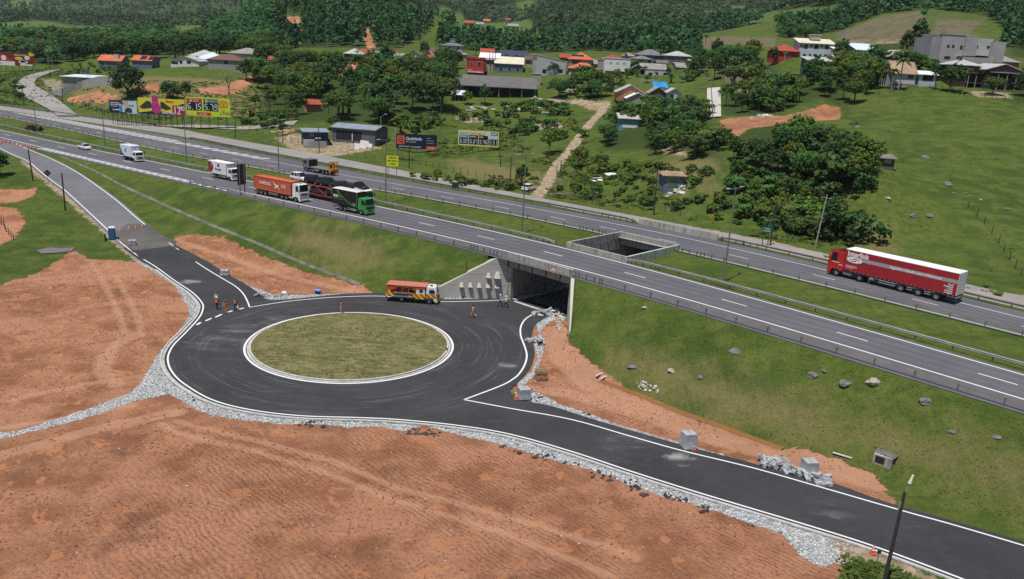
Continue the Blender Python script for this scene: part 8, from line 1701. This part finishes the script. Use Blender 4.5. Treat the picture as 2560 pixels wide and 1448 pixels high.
def scatter(poly, n, kinds, hr, place, group, gap, tries=60):
 """individual plants spread through a traced area; each label gives kind, wood, row and order within that row"""
 P = wpoly(poly); lo, hi = P.min(0), P.max(0); got = []; k = 0
 while len(got) < n and k < n * tries:
  k += 1; x, y = RU(lo[0], hi[0]), RU(lo[1], hi[1])
  if not in_poly(np.array([x]), np.array([y]), P)[0] or any((x - a[0]) ** 2 + (y - a[1]) ** 2 < gap * gap for a in got): continue
  u_, v_ = project(np.array([[x, y, float(ground(x, y))]]))[0]
  if any(a_ < u_ < c_ and b_ < v_ < d_ for a_, b_, c_, d_ in CLEAR): continue
  kd = random.choice(kinds); got.append((x, y, kd, RU(*hr) * (.8 if 'palm' in kd else 1)))
 A = np.array([g_[:2] for g_ in got]); pr = project(np.c_[A, ground(A[:, 0], A[:, 1])]); q = np.quantile(pr[:, 1], [1 / 3, 2 / 3]); row = np.digitize(pr[:, 1], q)
 for kd in set(kinds):
  for r in range(3):
   ids = sorted([i for i in range(len(got)) if got[i][2] == kd and row[i] == r], key=lambda i: pr[i, 0])
   for j, i in enumerate(ids):
    o = f'{ORD[j]} from left in its ' if len(ids) > 1 else 'the only one in its '
    plant(kd, got[i][0], got[i][1], got[i][3], f"{WORD[kd]} {place}, {o}{('back', 'middle', 'front')[r]} row", group)
MIX = ['round', 'broad', 'tall', 'light', 'loose', 'round', 'broad']
SCAT = [
([(640,250),(700,190),(860,188),(1000,178),(1120,188),(1128,235),(1105,288),(980,302),(880,306),(720,305),(650,280)], 84, MIX + ['palm', 'palm2', 'banana'], (6.5, 10.5), 'in the palm wood', 'trees of the palm wood', 3.4),
([(1815,400),(1900,384),(2060,384),(2120,390),(2165,430),(2140,480),(2060,484),(1990,446),(1870,440)], 58, MIX + ['bush', 'dkbush'], (2.8, 7.8), 'in the wood by the pasture', 'trees of the wood beside the pasture', 2.8),
([(1490,378),(1530,300),(1620,275),(1770,285),(1800,335),(1805,398),(1700,405),(1600,380)], 60, ['light', 'round', 'bush', 'dkbush', 'loose', 'broad'], (3.2, 5.5), 'in the track thicket', 'plants of the thicket right of the dirt track', 2.2),
([(1560,262),(1640,258),(1780,268),(1800,300),(1700,300),(1600,290)], 30, ['banana', 'banana2'], (3.0, 4.2), 'below the shacks', 'banana plants below the shacks', 2.0),
([(1800,270),(1870,225),(1930,215),(2010,222),(1990,262),(1940,280),(1830,288)], 32, ['round', 'light', 'banana', 'loose', 'bush'], (3.5, 6.5), 'above the red terrace', 'plants above the red terrace', 2.6),
([(2000,215),(2090,195),(2180,180),(2200,215),(2130,262),(2050,250)], 16, ['round', 'broad', 'tall', 'light'], (5, 8), 'left of the pale blue house', 'trees on the hilltop by the pale blue house', 4),
([(2500,240),(2600,215),(2700,260),(2700,330),(2560,275)], 10, ['mango', 'tall', 'round'], (5, 8), 'below the verandah house', 'trees at the right edge', 4),
([(100,160),(250,140),(420,146),(520,132),(680,128),(640,150),(430,155),(240,152)], 40, ['round', 'tall', 'broad', 'mango'], (7.5, 11), 'behind the left houses', 'trees behind the left houses', 4.5),
([(-120,125),(60,112),(240,112),(420,118),(420,136),(230,136),(60,150),(-120,150)], 46, ['round', 'tall', 'broad', 'light', 'loose'], (8, 12), 'behind the brown board', 'trees of the left tree belt', 6),
([(1730,150),(1850,140),(1940,165),(1930,210),(1850,225),(1740,205)], 36, ['round', 'light', 'broad', 'palm2', 'tall'], (5, 8), 'left of the red house', 'trees between the houses and the red house', 3.4),
([(620,175),(700,150),(860,170),(840,185),(700,190),(640,240),(600,230)], 20, ['round', 'broad', 'tall', 'light'], (6, 9), 'right of the bare tree', 'trees right of the bare tree', 4),
([(1392,200),(1430,192),(1500,205),(1560,215),(1560,240),(1450,250),(1395,246)], 20, ['round', 'light', 'broad', 'dkbush', 'banana'], (3, 6), 'right of the long shed', 'trees right of the long shed', 2.6),
([(1330,160),(1500,168),(1740,170),(1760,205),(1600,212),(1500,200)], 26, ['light', 'round', 'bush', 'banana2', 'palm2'], (2, 4.4), 'among the middle houses', 'trees among the middle houses', 4),
([(2090,165),(2200,160),(2340,175),(2340,205),(2200,190),(2100,195)], 24, ['round', 'tall', 'light', 'palm2', 'bush'], (2.5, 6), 'among the hill houses', 'trees among the hill houses', 3.2),
]
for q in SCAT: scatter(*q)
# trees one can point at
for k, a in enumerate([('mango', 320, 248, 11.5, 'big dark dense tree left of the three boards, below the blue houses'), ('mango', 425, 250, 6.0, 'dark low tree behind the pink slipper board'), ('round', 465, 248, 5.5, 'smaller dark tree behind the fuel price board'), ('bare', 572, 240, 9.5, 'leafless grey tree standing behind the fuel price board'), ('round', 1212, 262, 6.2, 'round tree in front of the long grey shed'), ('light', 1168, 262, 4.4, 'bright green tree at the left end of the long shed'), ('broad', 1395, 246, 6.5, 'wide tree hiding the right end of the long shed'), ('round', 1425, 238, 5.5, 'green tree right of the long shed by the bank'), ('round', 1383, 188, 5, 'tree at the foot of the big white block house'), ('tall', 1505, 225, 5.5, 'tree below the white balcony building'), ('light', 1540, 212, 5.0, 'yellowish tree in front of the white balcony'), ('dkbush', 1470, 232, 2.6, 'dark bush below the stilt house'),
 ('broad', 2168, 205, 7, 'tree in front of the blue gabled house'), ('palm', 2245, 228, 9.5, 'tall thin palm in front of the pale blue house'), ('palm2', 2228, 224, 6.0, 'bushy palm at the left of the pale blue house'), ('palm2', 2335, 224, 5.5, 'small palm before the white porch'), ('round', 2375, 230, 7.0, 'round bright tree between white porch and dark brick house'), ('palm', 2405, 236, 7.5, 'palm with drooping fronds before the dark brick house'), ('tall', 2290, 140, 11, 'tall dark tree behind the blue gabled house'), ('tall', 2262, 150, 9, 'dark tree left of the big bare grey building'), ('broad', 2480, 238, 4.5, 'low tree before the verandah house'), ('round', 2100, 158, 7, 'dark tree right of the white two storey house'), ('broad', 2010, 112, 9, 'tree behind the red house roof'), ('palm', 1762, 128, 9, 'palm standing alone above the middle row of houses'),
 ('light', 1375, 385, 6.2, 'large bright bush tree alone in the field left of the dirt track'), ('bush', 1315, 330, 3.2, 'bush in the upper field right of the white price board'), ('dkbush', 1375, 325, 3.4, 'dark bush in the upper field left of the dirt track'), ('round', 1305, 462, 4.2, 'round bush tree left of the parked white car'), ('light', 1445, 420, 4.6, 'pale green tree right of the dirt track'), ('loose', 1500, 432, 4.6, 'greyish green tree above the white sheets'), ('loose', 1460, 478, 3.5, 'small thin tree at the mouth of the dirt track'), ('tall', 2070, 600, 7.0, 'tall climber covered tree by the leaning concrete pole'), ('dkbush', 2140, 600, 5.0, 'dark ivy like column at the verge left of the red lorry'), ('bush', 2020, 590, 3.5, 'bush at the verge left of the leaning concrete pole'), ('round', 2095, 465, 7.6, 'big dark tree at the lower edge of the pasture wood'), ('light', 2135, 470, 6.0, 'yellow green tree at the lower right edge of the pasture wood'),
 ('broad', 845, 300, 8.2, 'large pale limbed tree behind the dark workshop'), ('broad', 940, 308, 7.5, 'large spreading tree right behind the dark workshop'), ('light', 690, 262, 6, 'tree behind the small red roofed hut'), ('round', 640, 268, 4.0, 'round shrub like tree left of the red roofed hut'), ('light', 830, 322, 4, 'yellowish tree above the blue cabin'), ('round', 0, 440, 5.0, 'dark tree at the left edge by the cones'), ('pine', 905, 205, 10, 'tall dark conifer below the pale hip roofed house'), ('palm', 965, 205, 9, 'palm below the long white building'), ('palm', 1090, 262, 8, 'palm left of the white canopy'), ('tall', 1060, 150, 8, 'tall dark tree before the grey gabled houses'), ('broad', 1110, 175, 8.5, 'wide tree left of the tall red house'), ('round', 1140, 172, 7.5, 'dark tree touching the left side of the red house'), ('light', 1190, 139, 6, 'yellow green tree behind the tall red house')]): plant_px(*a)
q = G1(88, 336); plant('bush', *at_z([(90, 326)], ZM)[0][:2], 2.6, 'single reddish brown bush in the grassy median'); [setattr(c.material_slots[0], 'link', 'OBJECT') or setattr(c.material_slots[0], 'material', LV['r']) for o in COL.objects if o.get('label', '').startswith('single reddish') for c in o.children if c.name.startswith('foliage')]
# shrubs in the fields
scatter([(1480,420),(1620,410),(1800,440),(1960,470),(1960,590),(1760,545),(1560,505),(1480,480)], 52, ['bush', 'shrub', 'dkbush', 'shrub'], (.9, 2.2), 'in the rough field', 'shrubs of the rough field', 2.4)
scatter([(1840,430),(1990,450),(2080,500),(2060,600),(1960,585),(1860,540)], 40, ['bush', 'dkbush', 'shrub', 'light'], (1.6, 3.6), 'below the pasture wood', 'shrubs below the pasture wood', 2.4)
scatter([(960,440),(1090,438),(1260,462),(1300,480),(1180,470),(1000,440)], 22, ['bush', 'shrub'], (.9, 2.0), 'along the service road fence', 'shrubs along the service road fence', 2.2)
scatter([(1080,290),(1230,285),(1440,310),(1460,345),(1330,345),(1200,310),(1080,320)], 34, ['bush', 'shrub', 'dkbush'], (1.0, 2.6), 'in the upper field', 'shrubs of the upper field', 2.6)
scatter([(1235,262),(1400,266),(1440,285),(1400,292),(1240,280)], 22, ['shrub', 'bush'], (1.4, 2.8), 'below the long shed', 'shrubs below the long shed', 2.0)
scatter([(600,280),(740,290),(760,320),(690,330),(610,310)], 20, ['bush', 'light', 'banana'], (1.8, 3.6), 'near the timber pile', 'shrubs near the timber pile', 2.4)
scatter([(960,290),(1070,285),(1090,330),(1000,335)], 16, ['banana2', 'bush', 'shrub'], (1.6, 3.0), 'behind the navy board', 'plants behind the navy board', 2.2)
scatter([(0,195),(50,205),(55,250),(40,262),(-40,250)], 16, ['bush', 'shrub'], (1.2, 2.4), 'inside the side road bend', 'shrubs inside the side road bend', 2.4)
scatter([(160,172),(230,160),(280,172),(275,184),(170,190)], 26, ['shrub', 'banana2'], (1.4, 2.2), 'above the modern house', 'thicket above the modern house', 1.6)
scatter([(1385,470),(1470,470),(1600,505),(1480,505)], 8, ['bush', 'shrub'], (1.0, 2.2), 'by the dirt track mouth', 'shrubs on the verge', 2.0)

# far woods: nobody could count them
def cloud(pts, h, tint, leafn, sizek, name, mat, conif=None):
 n = len(pts); k = np.repeat(np.arange(n), leafn); d = NN(size=(len(k), 3)); d /= np.linalg.norm(d, axis=1)[:, None]; d[:, 2] = np.abs(d[:, 2]) * 1.0 - .25
 R = h * NU(.30, .46, n); r = R[k] * NU(.65, 1.05, len(k)); P = pts[k] + d * np.stack([r, r, h[k] * .45 * NU(.7, 1.05, len(k))], -1) + np.stack([0 * r, 0 * r, h[k] * .55], -1); nm = d + [0, 0, .5] + NN(size=d.shape) * .35
 if conif is not None:
  c = conif[k]; t = NU(.15, 1, len(k)); a = NU(0, 2 * pi, len(k)); rr = R[k] * .75 * (1 - t) ** .8 + .15; Q = pts[k] + np.stack([rr * np.cos(a), rr * np.sin(a), h[k] * 1.25 * t], -1); P = np.where(c[:, None], Q, P); nm = np.where(c[:, None], np.stack([np.cos(a), np.sin(a), 0 * a + .7], -1), nm)
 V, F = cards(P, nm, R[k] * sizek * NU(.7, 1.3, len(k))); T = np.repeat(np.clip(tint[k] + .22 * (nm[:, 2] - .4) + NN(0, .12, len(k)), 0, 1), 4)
 return tag(np_mesh(name, V, F, mat, None, T), kind='stuff')
wd = GM['wood'].reshape(NY, NS); fd = GM['field'].reshape(NY, NS); ot = np.maximum(GM['dirt'], GM['soil']).reshape(NY, NS)
def gridval(A, x, y):
 r = np.clip(np.interp(y, YY, np.arange(NY)), 0, NY - 1).astype(int); c = np.clip(np.round((x / (y + 62) - SS[0]) / (SS[1] - SS[0])), 0, NS - 1).astype(int); return A[r, c]
def far_points(n, y0, y1, smax=.70):
 y = np.sqrt(NU(y0 ** 2, y1 ** 2, n)); x = NU(-smax, smax, n) * (y + 62); ok = (gridval(wd, x, y) > .45) & (gridval(fd, x, y) < .4) & (gridval(ot, x, y) < .3)
 x, y = x[ok], y[ok]; pr = project(np.stack([x, y, ground(x, y) + 5], -1)); v = (pr[:, 0] > -250) & (pr[:, 0] < 2810) & (pr[:, 1] > -260); return x[v], y[v]
for i, (n, y0, y1, leafn, sk) in enumerate([(15000, 370, 800, 26, .62), (16000, 800, 1500, 13, .85), (16000, 1500, 3600, 8, 1.15)]):
 x, y = far_points(n, y0, y1); z = ground(x, y); pr = project(np.stack([x, y, z], -1)); con = (fbm(x / 120, y / 120, 3, 77) > .5) | ((pr[:, 0] > 690) & (pr[:, 0] < 1090) & (y < 900)) | ((pr[:, 0] > 2100) & (y > 380))
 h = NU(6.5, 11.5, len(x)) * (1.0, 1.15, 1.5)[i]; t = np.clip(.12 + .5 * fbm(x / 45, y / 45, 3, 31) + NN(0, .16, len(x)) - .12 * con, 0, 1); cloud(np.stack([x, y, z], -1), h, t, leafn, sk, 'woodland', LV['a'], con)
# scattered trees on the far fields, stumps and stalks on the felled slope
n = 900; y = NU(560, 1500, n); x = NU(-.62, .62, n) * (y + 62); k = gridval(fd, x, y) > .5; k &= rng.random(n) < .3; x, y = x[k], y[k]; cloud(np.stack([x, y, ground(x, y)], -1), NU(4, 9, len(x)), NU(.1, .6, len(x)), 16, .75, 'field_trees', LV['b'])
FEL = wpoly([(2085,84),(2200,42),(2330,30),(2470,50),(2420,95),(2180,112)]); lo, hi = FEL.min(0), FEL.max(0); b = MB()
for k in range(420):
 x, y = RU(lo[0], hi[0]), RU(lo[1], hi[1])
 if not in_poly(np.array([x]), np.array([y]), FEL)[0]: continue
 z = float(ground(x, y)); a = RG(.5, .35); L = RU(2, 8); dx, dy = cos(a) * L / 2, sin(a) * L / 2; b.cyl((x - dx, y - dy, float(ground(x - dx, y - dy)) + .2), (x + dx, y + dy, float(ground(x + dx, y + dy)) + .2), RU(.12, .28), n=4)
tag(b.build('felled_logs', plain('felled_timber', (.30, .25, .19), .9, var=.3, scale=.3)), kind='stuff')
# grass: tufts on the banks and verges, rank weeds in the fields
def tufts(name, x, y, h, mat, blades=3, w=.5):
 n = len(x); z = ground(x, y); k = np.repeat(np.arange(n), blades); a = NU(0, pi, len(k)); hh = h[k] * NU(.6, 1.2, len(k)); ww = hh * w * NU(.7, 1.3, len(k)); c = np.stack([x[k] + NN(0, .4, len(k)) * h[k], y[k] + NN(0, .4, len(k)) * h[k], z[k] - .04], -1); d = np.stack([np.cos(a), np.sin(a), 0 * a], -1) * ww[:, None]; b2 = NU(0, 2 * pi, len(k)); l = np.stack([np.cos(b2) * hh * .95, np.sin(b2) * hh * .95, hh * .55], -1)
 V = np.stack([c - d * .5, c + d * .5, c + d * .8 + l, c - d * .8 + l * .9], 1).reshape(-1, 3); T = np.repeat(np.clip(.45 + .35 * (fbm(x / 6, y / 6, 3, 41) - .45)[k] * 2 + NN(0, .22, len(k)), 0, 1), 4); return tag(np_mesh(name, V, np.arange(4 * len(k)).reshape(-1, 4), mat, None, T), kind='stuff')
GRS = leaf_mat('grass_blades', (.075, .105, .018), (.165, .195, .042), 0); DRYG = leaf_mat('dry_grass_blades', (.15, .145, .045), (.30, .265, .115), 0)
def on_grass(x, y): return (gridval(GM['soil'].reshape(NY, NS), x, y) < .35) & (gridval(GM['gravel'].reshape(NY, NS), x, y) < .2) & (gridval(GM['dirt'].reshape(NY, NS), x, y) < .4)
def bank(n, u0, u1, f0, f1):
 u = NU(u0, u1, n); a, b_ = f0(u), f1(u); v = a + (b_ - a) * rng.random(n); p = XY(u, v); k = on_grass(p[:, 0], p[:, 1]) & ~in_poly(u, v, [(TU0 - 1, 70), (TU1 + 1, 70), (TU1 + 1, 124), (TU0 - 1, 124)]) & ~in_poly(u, v, CUTPOLY); return p[k, 0], p[k, 1]
def drymix(name, x, y, h):
 dm = gridval(GM['dry'].reshape(NY, NS), x, y) + .5 * (fbm(x / 9, y / 9, 3, 51) - .45); k = dm > .42; tufts('grass', x[~k], y[~k], h[~k], GRS); tufts('grass', x[k], y[k], h[k], DRYG)
x, y = bank(22000, -67, 12, off(LN['NR'], -14), off(LN['NR'], -.9)); drymix('', x, y, NU(.05, .13, len(x)))
x, y = bank(11000, -190, -79, off(LN['NR'], -17), off(LN['NR'], -.9)); drymix('', x, y, NU(.05, .14, len(x)))
x, y = bank(10000, -260, 12, off(LN['M1'], .5), off(LN['M2'], -.5)); tufts('grass', x, y, NU(.05, .12, len(x)), GRS)
P = wpoly([(-20,400),(60,415),(150,500),(250,560),(340,650),(210,610),(120,655),(-20,700)]); x = NU(P[:, 0].min(), P[:, 0].max(), 16000); y = NU(P[:, 1].min(), P[:, 1].max(), 16000); k = in_poly(x, y, P) & on_grass(x, y); tufts('grass', x[k], y[k], NU(.06, .18, k.sum()), GRS)
P = wpoly([(2130,1185),(2230,1190),(2600,1310),(2600,1420),(2380,1310),(2240,1262)]); x = NU(P[:, 0].min(), P[:, 0].max(), 9000); y = NU(P[:, 1].min(), P[:, 1].max(), len(x)); k = in_poly(x, y, P) & on_grass(x, y); tufts('grass', x[k], y[k], NU(.04, .1, k.sum()), GRS)
P = wpoly([(2110,1395),(2230,1420),(2330,1470),(2330,1560),(2110,1560)]); x = NU(P[:, 0].min(), P[:, 0].max(), 3500); y = NU(P[:, 1].min(), P[:, 1].max(), 3500); k = in_poly(x, y, P); tufts('grass', x[k], y[k], NU(.15, .5, k.sum()), GRS)
a = NU(0, 2 * pi, 15000); r = np.sqrt(rng.random(15000)) * (IRR - .9); x, y = IC[0] + r * np.cos(a), IC[1] + r * np.sin(a)
n_ = len(x); zt = .16 + .36 * (1 - (r / IRR) ** 2); TG = ground; ground_keep = ground
def ground(xx, yy): return .18 + .36 * (1 - (np.hypot(xx - IC[0], yy - IC[1]) / IRR) ** 2)
tufts('grass', x[::2], y[::2], NU(.06, .14, len(x[::2])), DRYG, 2, 1.2); tufts('grass', x[1::2], y[1::2], NU(.06, .13, len(x[1::2])), leaf_mat('turf_blades', (.085, .09, .025), (.23, .21, .08), 0), 2, 1.2)
ground = ground_keep
P = wpoly([(560,300),(1000,400),(1300,480),(1700,545),(2050,640),(2500,740),(2560,560),(2560,300),(2300,235),(2130,300),(1990,470),(1800,430),(1480,400),(1440,300),(1080,290),(960,400),(700,330)]); n_ = 30000; x = NU(P[:, 0].min(), P[:, 0].max(), n_); y = NU(P[:, 1].min(), P[:, 1].max(), n_); k = in_poly(x, y, P) & on_grass(x, y); past = in_poly(x, y, wpoly([(2170,300),(2300,235),(2600,270),(2600,740),(2200,660),(2130,560)])); k &= (fbm(x / 11, y / 11, 3, 61) > .45) & (~past | (rng.random(n_) < .35)); tufts('weeds', x[k], y[k], np.where(past, .3, 1.0)[k] * NU(.25, .85, k.sum()), LV['w'], 4, .7)
P = wpoly([(-40,190),(140,165),(300,215),(650,215),(700,240),(640,300),(480,305),(300,292),(180,262),(-40,262)]); n_ = 9000; x = NU(P[:, 0].min(), P[:, 0].max(), n_); y = NU(P[:, 1].min(), P[:, 1].max(), n_); k = in_poly(x, y, P) & on_grass(x, y); tufts('weeds', x[k], y[k], NU(.3, .9, k.sum()), LV['w'], 4, .7)
# ------------------------------------------------------------------ stones
def rock_mesh(seed, n=1):
 bm = bmesh.new(); bmesh.ops.create_icosphere(bm, subdivisions=2, radius=1); g = random.Random(seed); ph = [g.uniform(0, 6) for _ in range(6)]
 for v in bm.verts:
  c = v.co; k = 1 + .22 * sin(2.3 * c.x + ph[0]) + .18 * sin(3.1 * c.y + ph[1]) + .14 * sin(4 * c.z + ph[2]) + g.uniform(-.06, .06); v.co = c * k; v.co.z *= .7; v.co.x *= 1.15
 me = bpy.data.meshes.new('rock'); bm.to_mesh(me); bm.free(); return me
M_ROCK, M_ROCKP = plain('grey_rock', (.15, .145, .135), .95, var=.35, scale=1.6, bump=.6), plain('pale_rock', (.34, .31, .26), .95, var=.25, scale=2, bump=.5)
RK = [rock_mesh(k) for k in range(4)]
for k, me in enumerate(RK): me.materials.append(M_ROCKP if k == 3 else M_ROCK)
def rock(px, py, r, label, k=0, group=None):
 r *= .85; q = G1(px, py); o = link('boulder', RK[k % 4]); o.location = (q[0], q[1], q[2] - r * .05); o.scale = (r, r * .85, r * .9); o.rotation_euler = (RU(-.3, .3), RU(-.3, .3), RU(0, 6)); tag(o, label, 'rock', group)
for a in [(1838, 878, .72, 'dark angular boulder high on the right slope near the underpass', 0), (2033, 938, .60, 'grey boulder in the middle of the right slope', 1), (2063, 928, .34, 'small grey stone just right of the middle slope boulder', 2), (2115, 958, .72, 'larger grey boulder right of the middle of the right slope', 2), (2180, 956, .82, 'long flat pale rock near the guard rail on the right slope', 3), (2311, 1003, .62, 'light grey boulder towards the right end of the slope', 1), (1583, 917, .66, 'brown stained rock low on the slope below the underpass', 0), (1680, 928, .5, 'reddish rock on the lower slope above the ditch', 3), (1752, 944, .42, 'small grey rock on the lower middle slope', 1), (2490, 1092, .40, 'dark rock low on the right end of the slope', 0), (2380, 1080, .34, 'small dark rock low on the right slope', 1), (1610, 770, .42, 'pale stones bedded in the slope beside the right wing wall', 3),
   (2315, 393, 1.15, 'big pointed boulder alone near the pasture hut', 0), (2367, 463, 1.05, 'big grey boulder in the middle of the pasture', 1), (2222, 497, .62, 'pale tilted slab of rock in the left of the pasture', 3), (2325, 541, .85, 'twin topped grey boulder low in the pasture', 2), (2280, 540, .7, 'grey boulder left of the twin topped one', 1), (2384, 483, .4, 'small stone in the rocky line below the middle boulder', 2), (2412, 484, .5, 'dark stone in the rocky line below the middle boulder', 0), (2425, 492, .42, 'stone at the right end of the rocky line', 1), (2520, 522, .6, 'dark stone by the fence at the right of the pasture', 0), (2145, 318, .8, 'grey rock at the top of the pasture beside the trees', 2), (2452, 500, .35, 'pale small stone right of the rocky line', 3)]: rock(*a)
cv = G1(2210, 1152); t = thing('culvert_head', 'dark concrete culvert box at the foot of the right slope', 'culvert', cv, AL); MB().box(-.8, .8, -.55, .55, -.4, .6).build('culvert_box', M_STAIN, t); MB().box(-.6, .2, -.585, -.545, -.1, .5).build('culvert_mouth', M_DARK, t); MB().box(-.9, .95, -.25, .65, .6, .68).build('culvert_lid', M_ROCK, t)
for px, py, l in [(1500, 938, 'thin pale plank lying at the head of the ditch'), (1512, 945, 'second pale plank at the head of the ditch'), (2105, 1142, 'long pale board lying on the soil edge')]:
 q = G1(px, py); t = thing('plank', l, 'plank', (q[0], q[1], q[2] + .12), .9 if px < 1600 else -.6); MB().box(-.85, .85, -.12, .12, 0, .06).build('plank', WL['lgrey'], t)
# crushed stone and broken asphalt along the kerbs, clods on the soil
def stones(name, polys, dens, smin, smax, mat, seed, clumpy=0, zoff=.0):
 g = np.random.default_rng(seed); X, Y = [], []
 for q in polys:
  P = wpoly(q); lo, hi = P.min(0), P.max(0); n = int((hi - lo).prod() * dens); x, y = g.uniform(lo[0], hi[0], n), g.uniform(lo[1], hi[1], n); k = in_poly(x, y, P) & (poly_sd(x, y, FRESH) > .42) & (y < 200)
  if clumpy: k &= fbm(x / 2.2, y / 2.2, 3, seed) > clumpy
  dK = np.abs(poly_sd(x[k], y[k], offset_line(kc, sgn * .55), False)); m_ = dK > .42; X.append(x[k][m_]); Y.append(y[k][m_])
 x, y = np.concatenate(X), np.concatenate(Y); n = len(x)
 if not n: return
 cube = np.array([(-1, -1, -.8), (1, -1, -.6), (1, 1, -.8), (-1, 1, -.7), (-.7, -.6, .7), (.6, -.8, .6), (.8, .6, .5), (-.6, .7, .8)]) * .5; s = g.uniform(smin, smax, n) * g.uniform(.5, 1, n); a = g.uniform(0, 2 * pi, n); V = cube[None] * s[:, None, None] * g.uniform(.7, 1.3, (n, 8, 3)); ca, sa = np.cos(a)[:, None], np.sin(a)[:, None]
 W_ = np.stack([V[..., 0] * ca - V[..., 1] * sa + x[:, None], V[..., 0] * sa + V[..., 1] * ca + y[:, None], V[..., 2] * .75 + (ground(x, y) + s * .2 + zoff)[:, None]], -1); f = np.array([(3, 2, 1, 0), (4, 5, 6, 7), (0, 1, 5, 4), (1, 2, 6, 5), (2, 3, 7, 6), (3, 0, 4, 7)]); F = (f[None] + (np.arange(n) * 8)[:, None, None]).reshape(-1, 4)
 tag(np_mesh(name, W_.reshape(-1, 3), F, mat, None, np.repeat(g.random(n), 8)), kind='stuff')
def tint_mat(name, a, b_):
 mt, n, b = newmat(name); g = NG(mt); g.l(g.mix(g.attr('tint'), a, b_), b.inputs['Base Color']); b.inputs['Roughness'].default_value = .95; return mt
stones('gravel', GRAV[:2] + GRAV[3:], 40, .06, .24, tint_mat('crushed_stone', (.27, .28, .29), (.62, .63, .63)), 3)
stones('gravel', [GRAV[2]], 14, .10, .26, tint_mat('white_crushed_stone', (.50, .50, .48), (.74, .73, .71)), 4)
stones('asphalt_rubble', [[(460,985),(700,1042),(1000,1058),(1280,1105),(1560,1195),(1900,1310),(1890,1330),(1560,1222),(1280,1128),(1000,1082),(700,1064),(520,1036)], GRAV[3]], 7, .15, .42, tint_mat('broken_asphalt', (.02, .02, .022), (.06, .06, .062)), 5, .52)
stones('gravel', [[(2060,1345),(2130,1362),(2140,1400),(2100,1425),(2060,1400)], [(1380,770),(1405,775),(1412,800),(1400,830),(1385,800)], [(1585,945),(1640,965),(1650,985),(1600,975)]], 12, .14, .4, tint_mat('broken_concrete', (.28, .26, .23), (.56, .53, .47)), 6)
stones('soil_clods', [[(-40,740),(80,690),(240,650),(345,660),(450,740),(440,830),(340,950),(200,990),(-40,1040)], [(-40,1130),(200,1060),(440,1010),(1000,1090),(1500,1190),(1960,1350),(2000,1460),(-40,1460)], SOIL[1], SOIL[2]], 5, .05, .20, tint_mat('soil_clod', (.17, .07, .04), (.38, .17, .10)), 7, .40)
stones('pale_pebbles', [[(-40,740),(345,660),(450,740),(340,950),(-40,1040)], [(-40,1130),(440,1010),(1000,1090),(1500,1190),(1960,1350),(2000,1460),(-40,1460)], SOIL[1], SOIL[2]], .07, .06, .16, tint_mat('pale_pebble', (.40, .36, .32), (.62, .60, .57)), 8)
# ------------------------------------------------------------------ thin summer haze
top = float(max(GZ.max() + 30, 120)); V = [(x, y, z) for z in (-3.5, top) for x, y in ((-3400, -40), (3400, -40), (3400, 4400), (-3400, 4400))]
hz = MB().add(V, [(3, 2, 1, 0), (4, 5, 6, 7), (0, 1, 5, 4), (1, 2, 6, 5), (2, 3, 7, 6), (3, 0, 4, 7)])
mt = bpy.data.materials.new('haze'); mt.use_nodes = True; n = mt.node_tree; n.nodes.clear(); vp = n.nodes.new('ShaderNodeVolumePrincipled'); ot_ = n.nodes.new('ShaderNodeOutputMaterial')
vp.inputs['Color'].default_value = (.80, .88, 1.0, 1); vp.inputs['Density'].default_value = .00005; n.links.new(vp.outputs[0], ot_.inputs['Volume'])
tag(hz.build('haze', mt), kind='stuff')
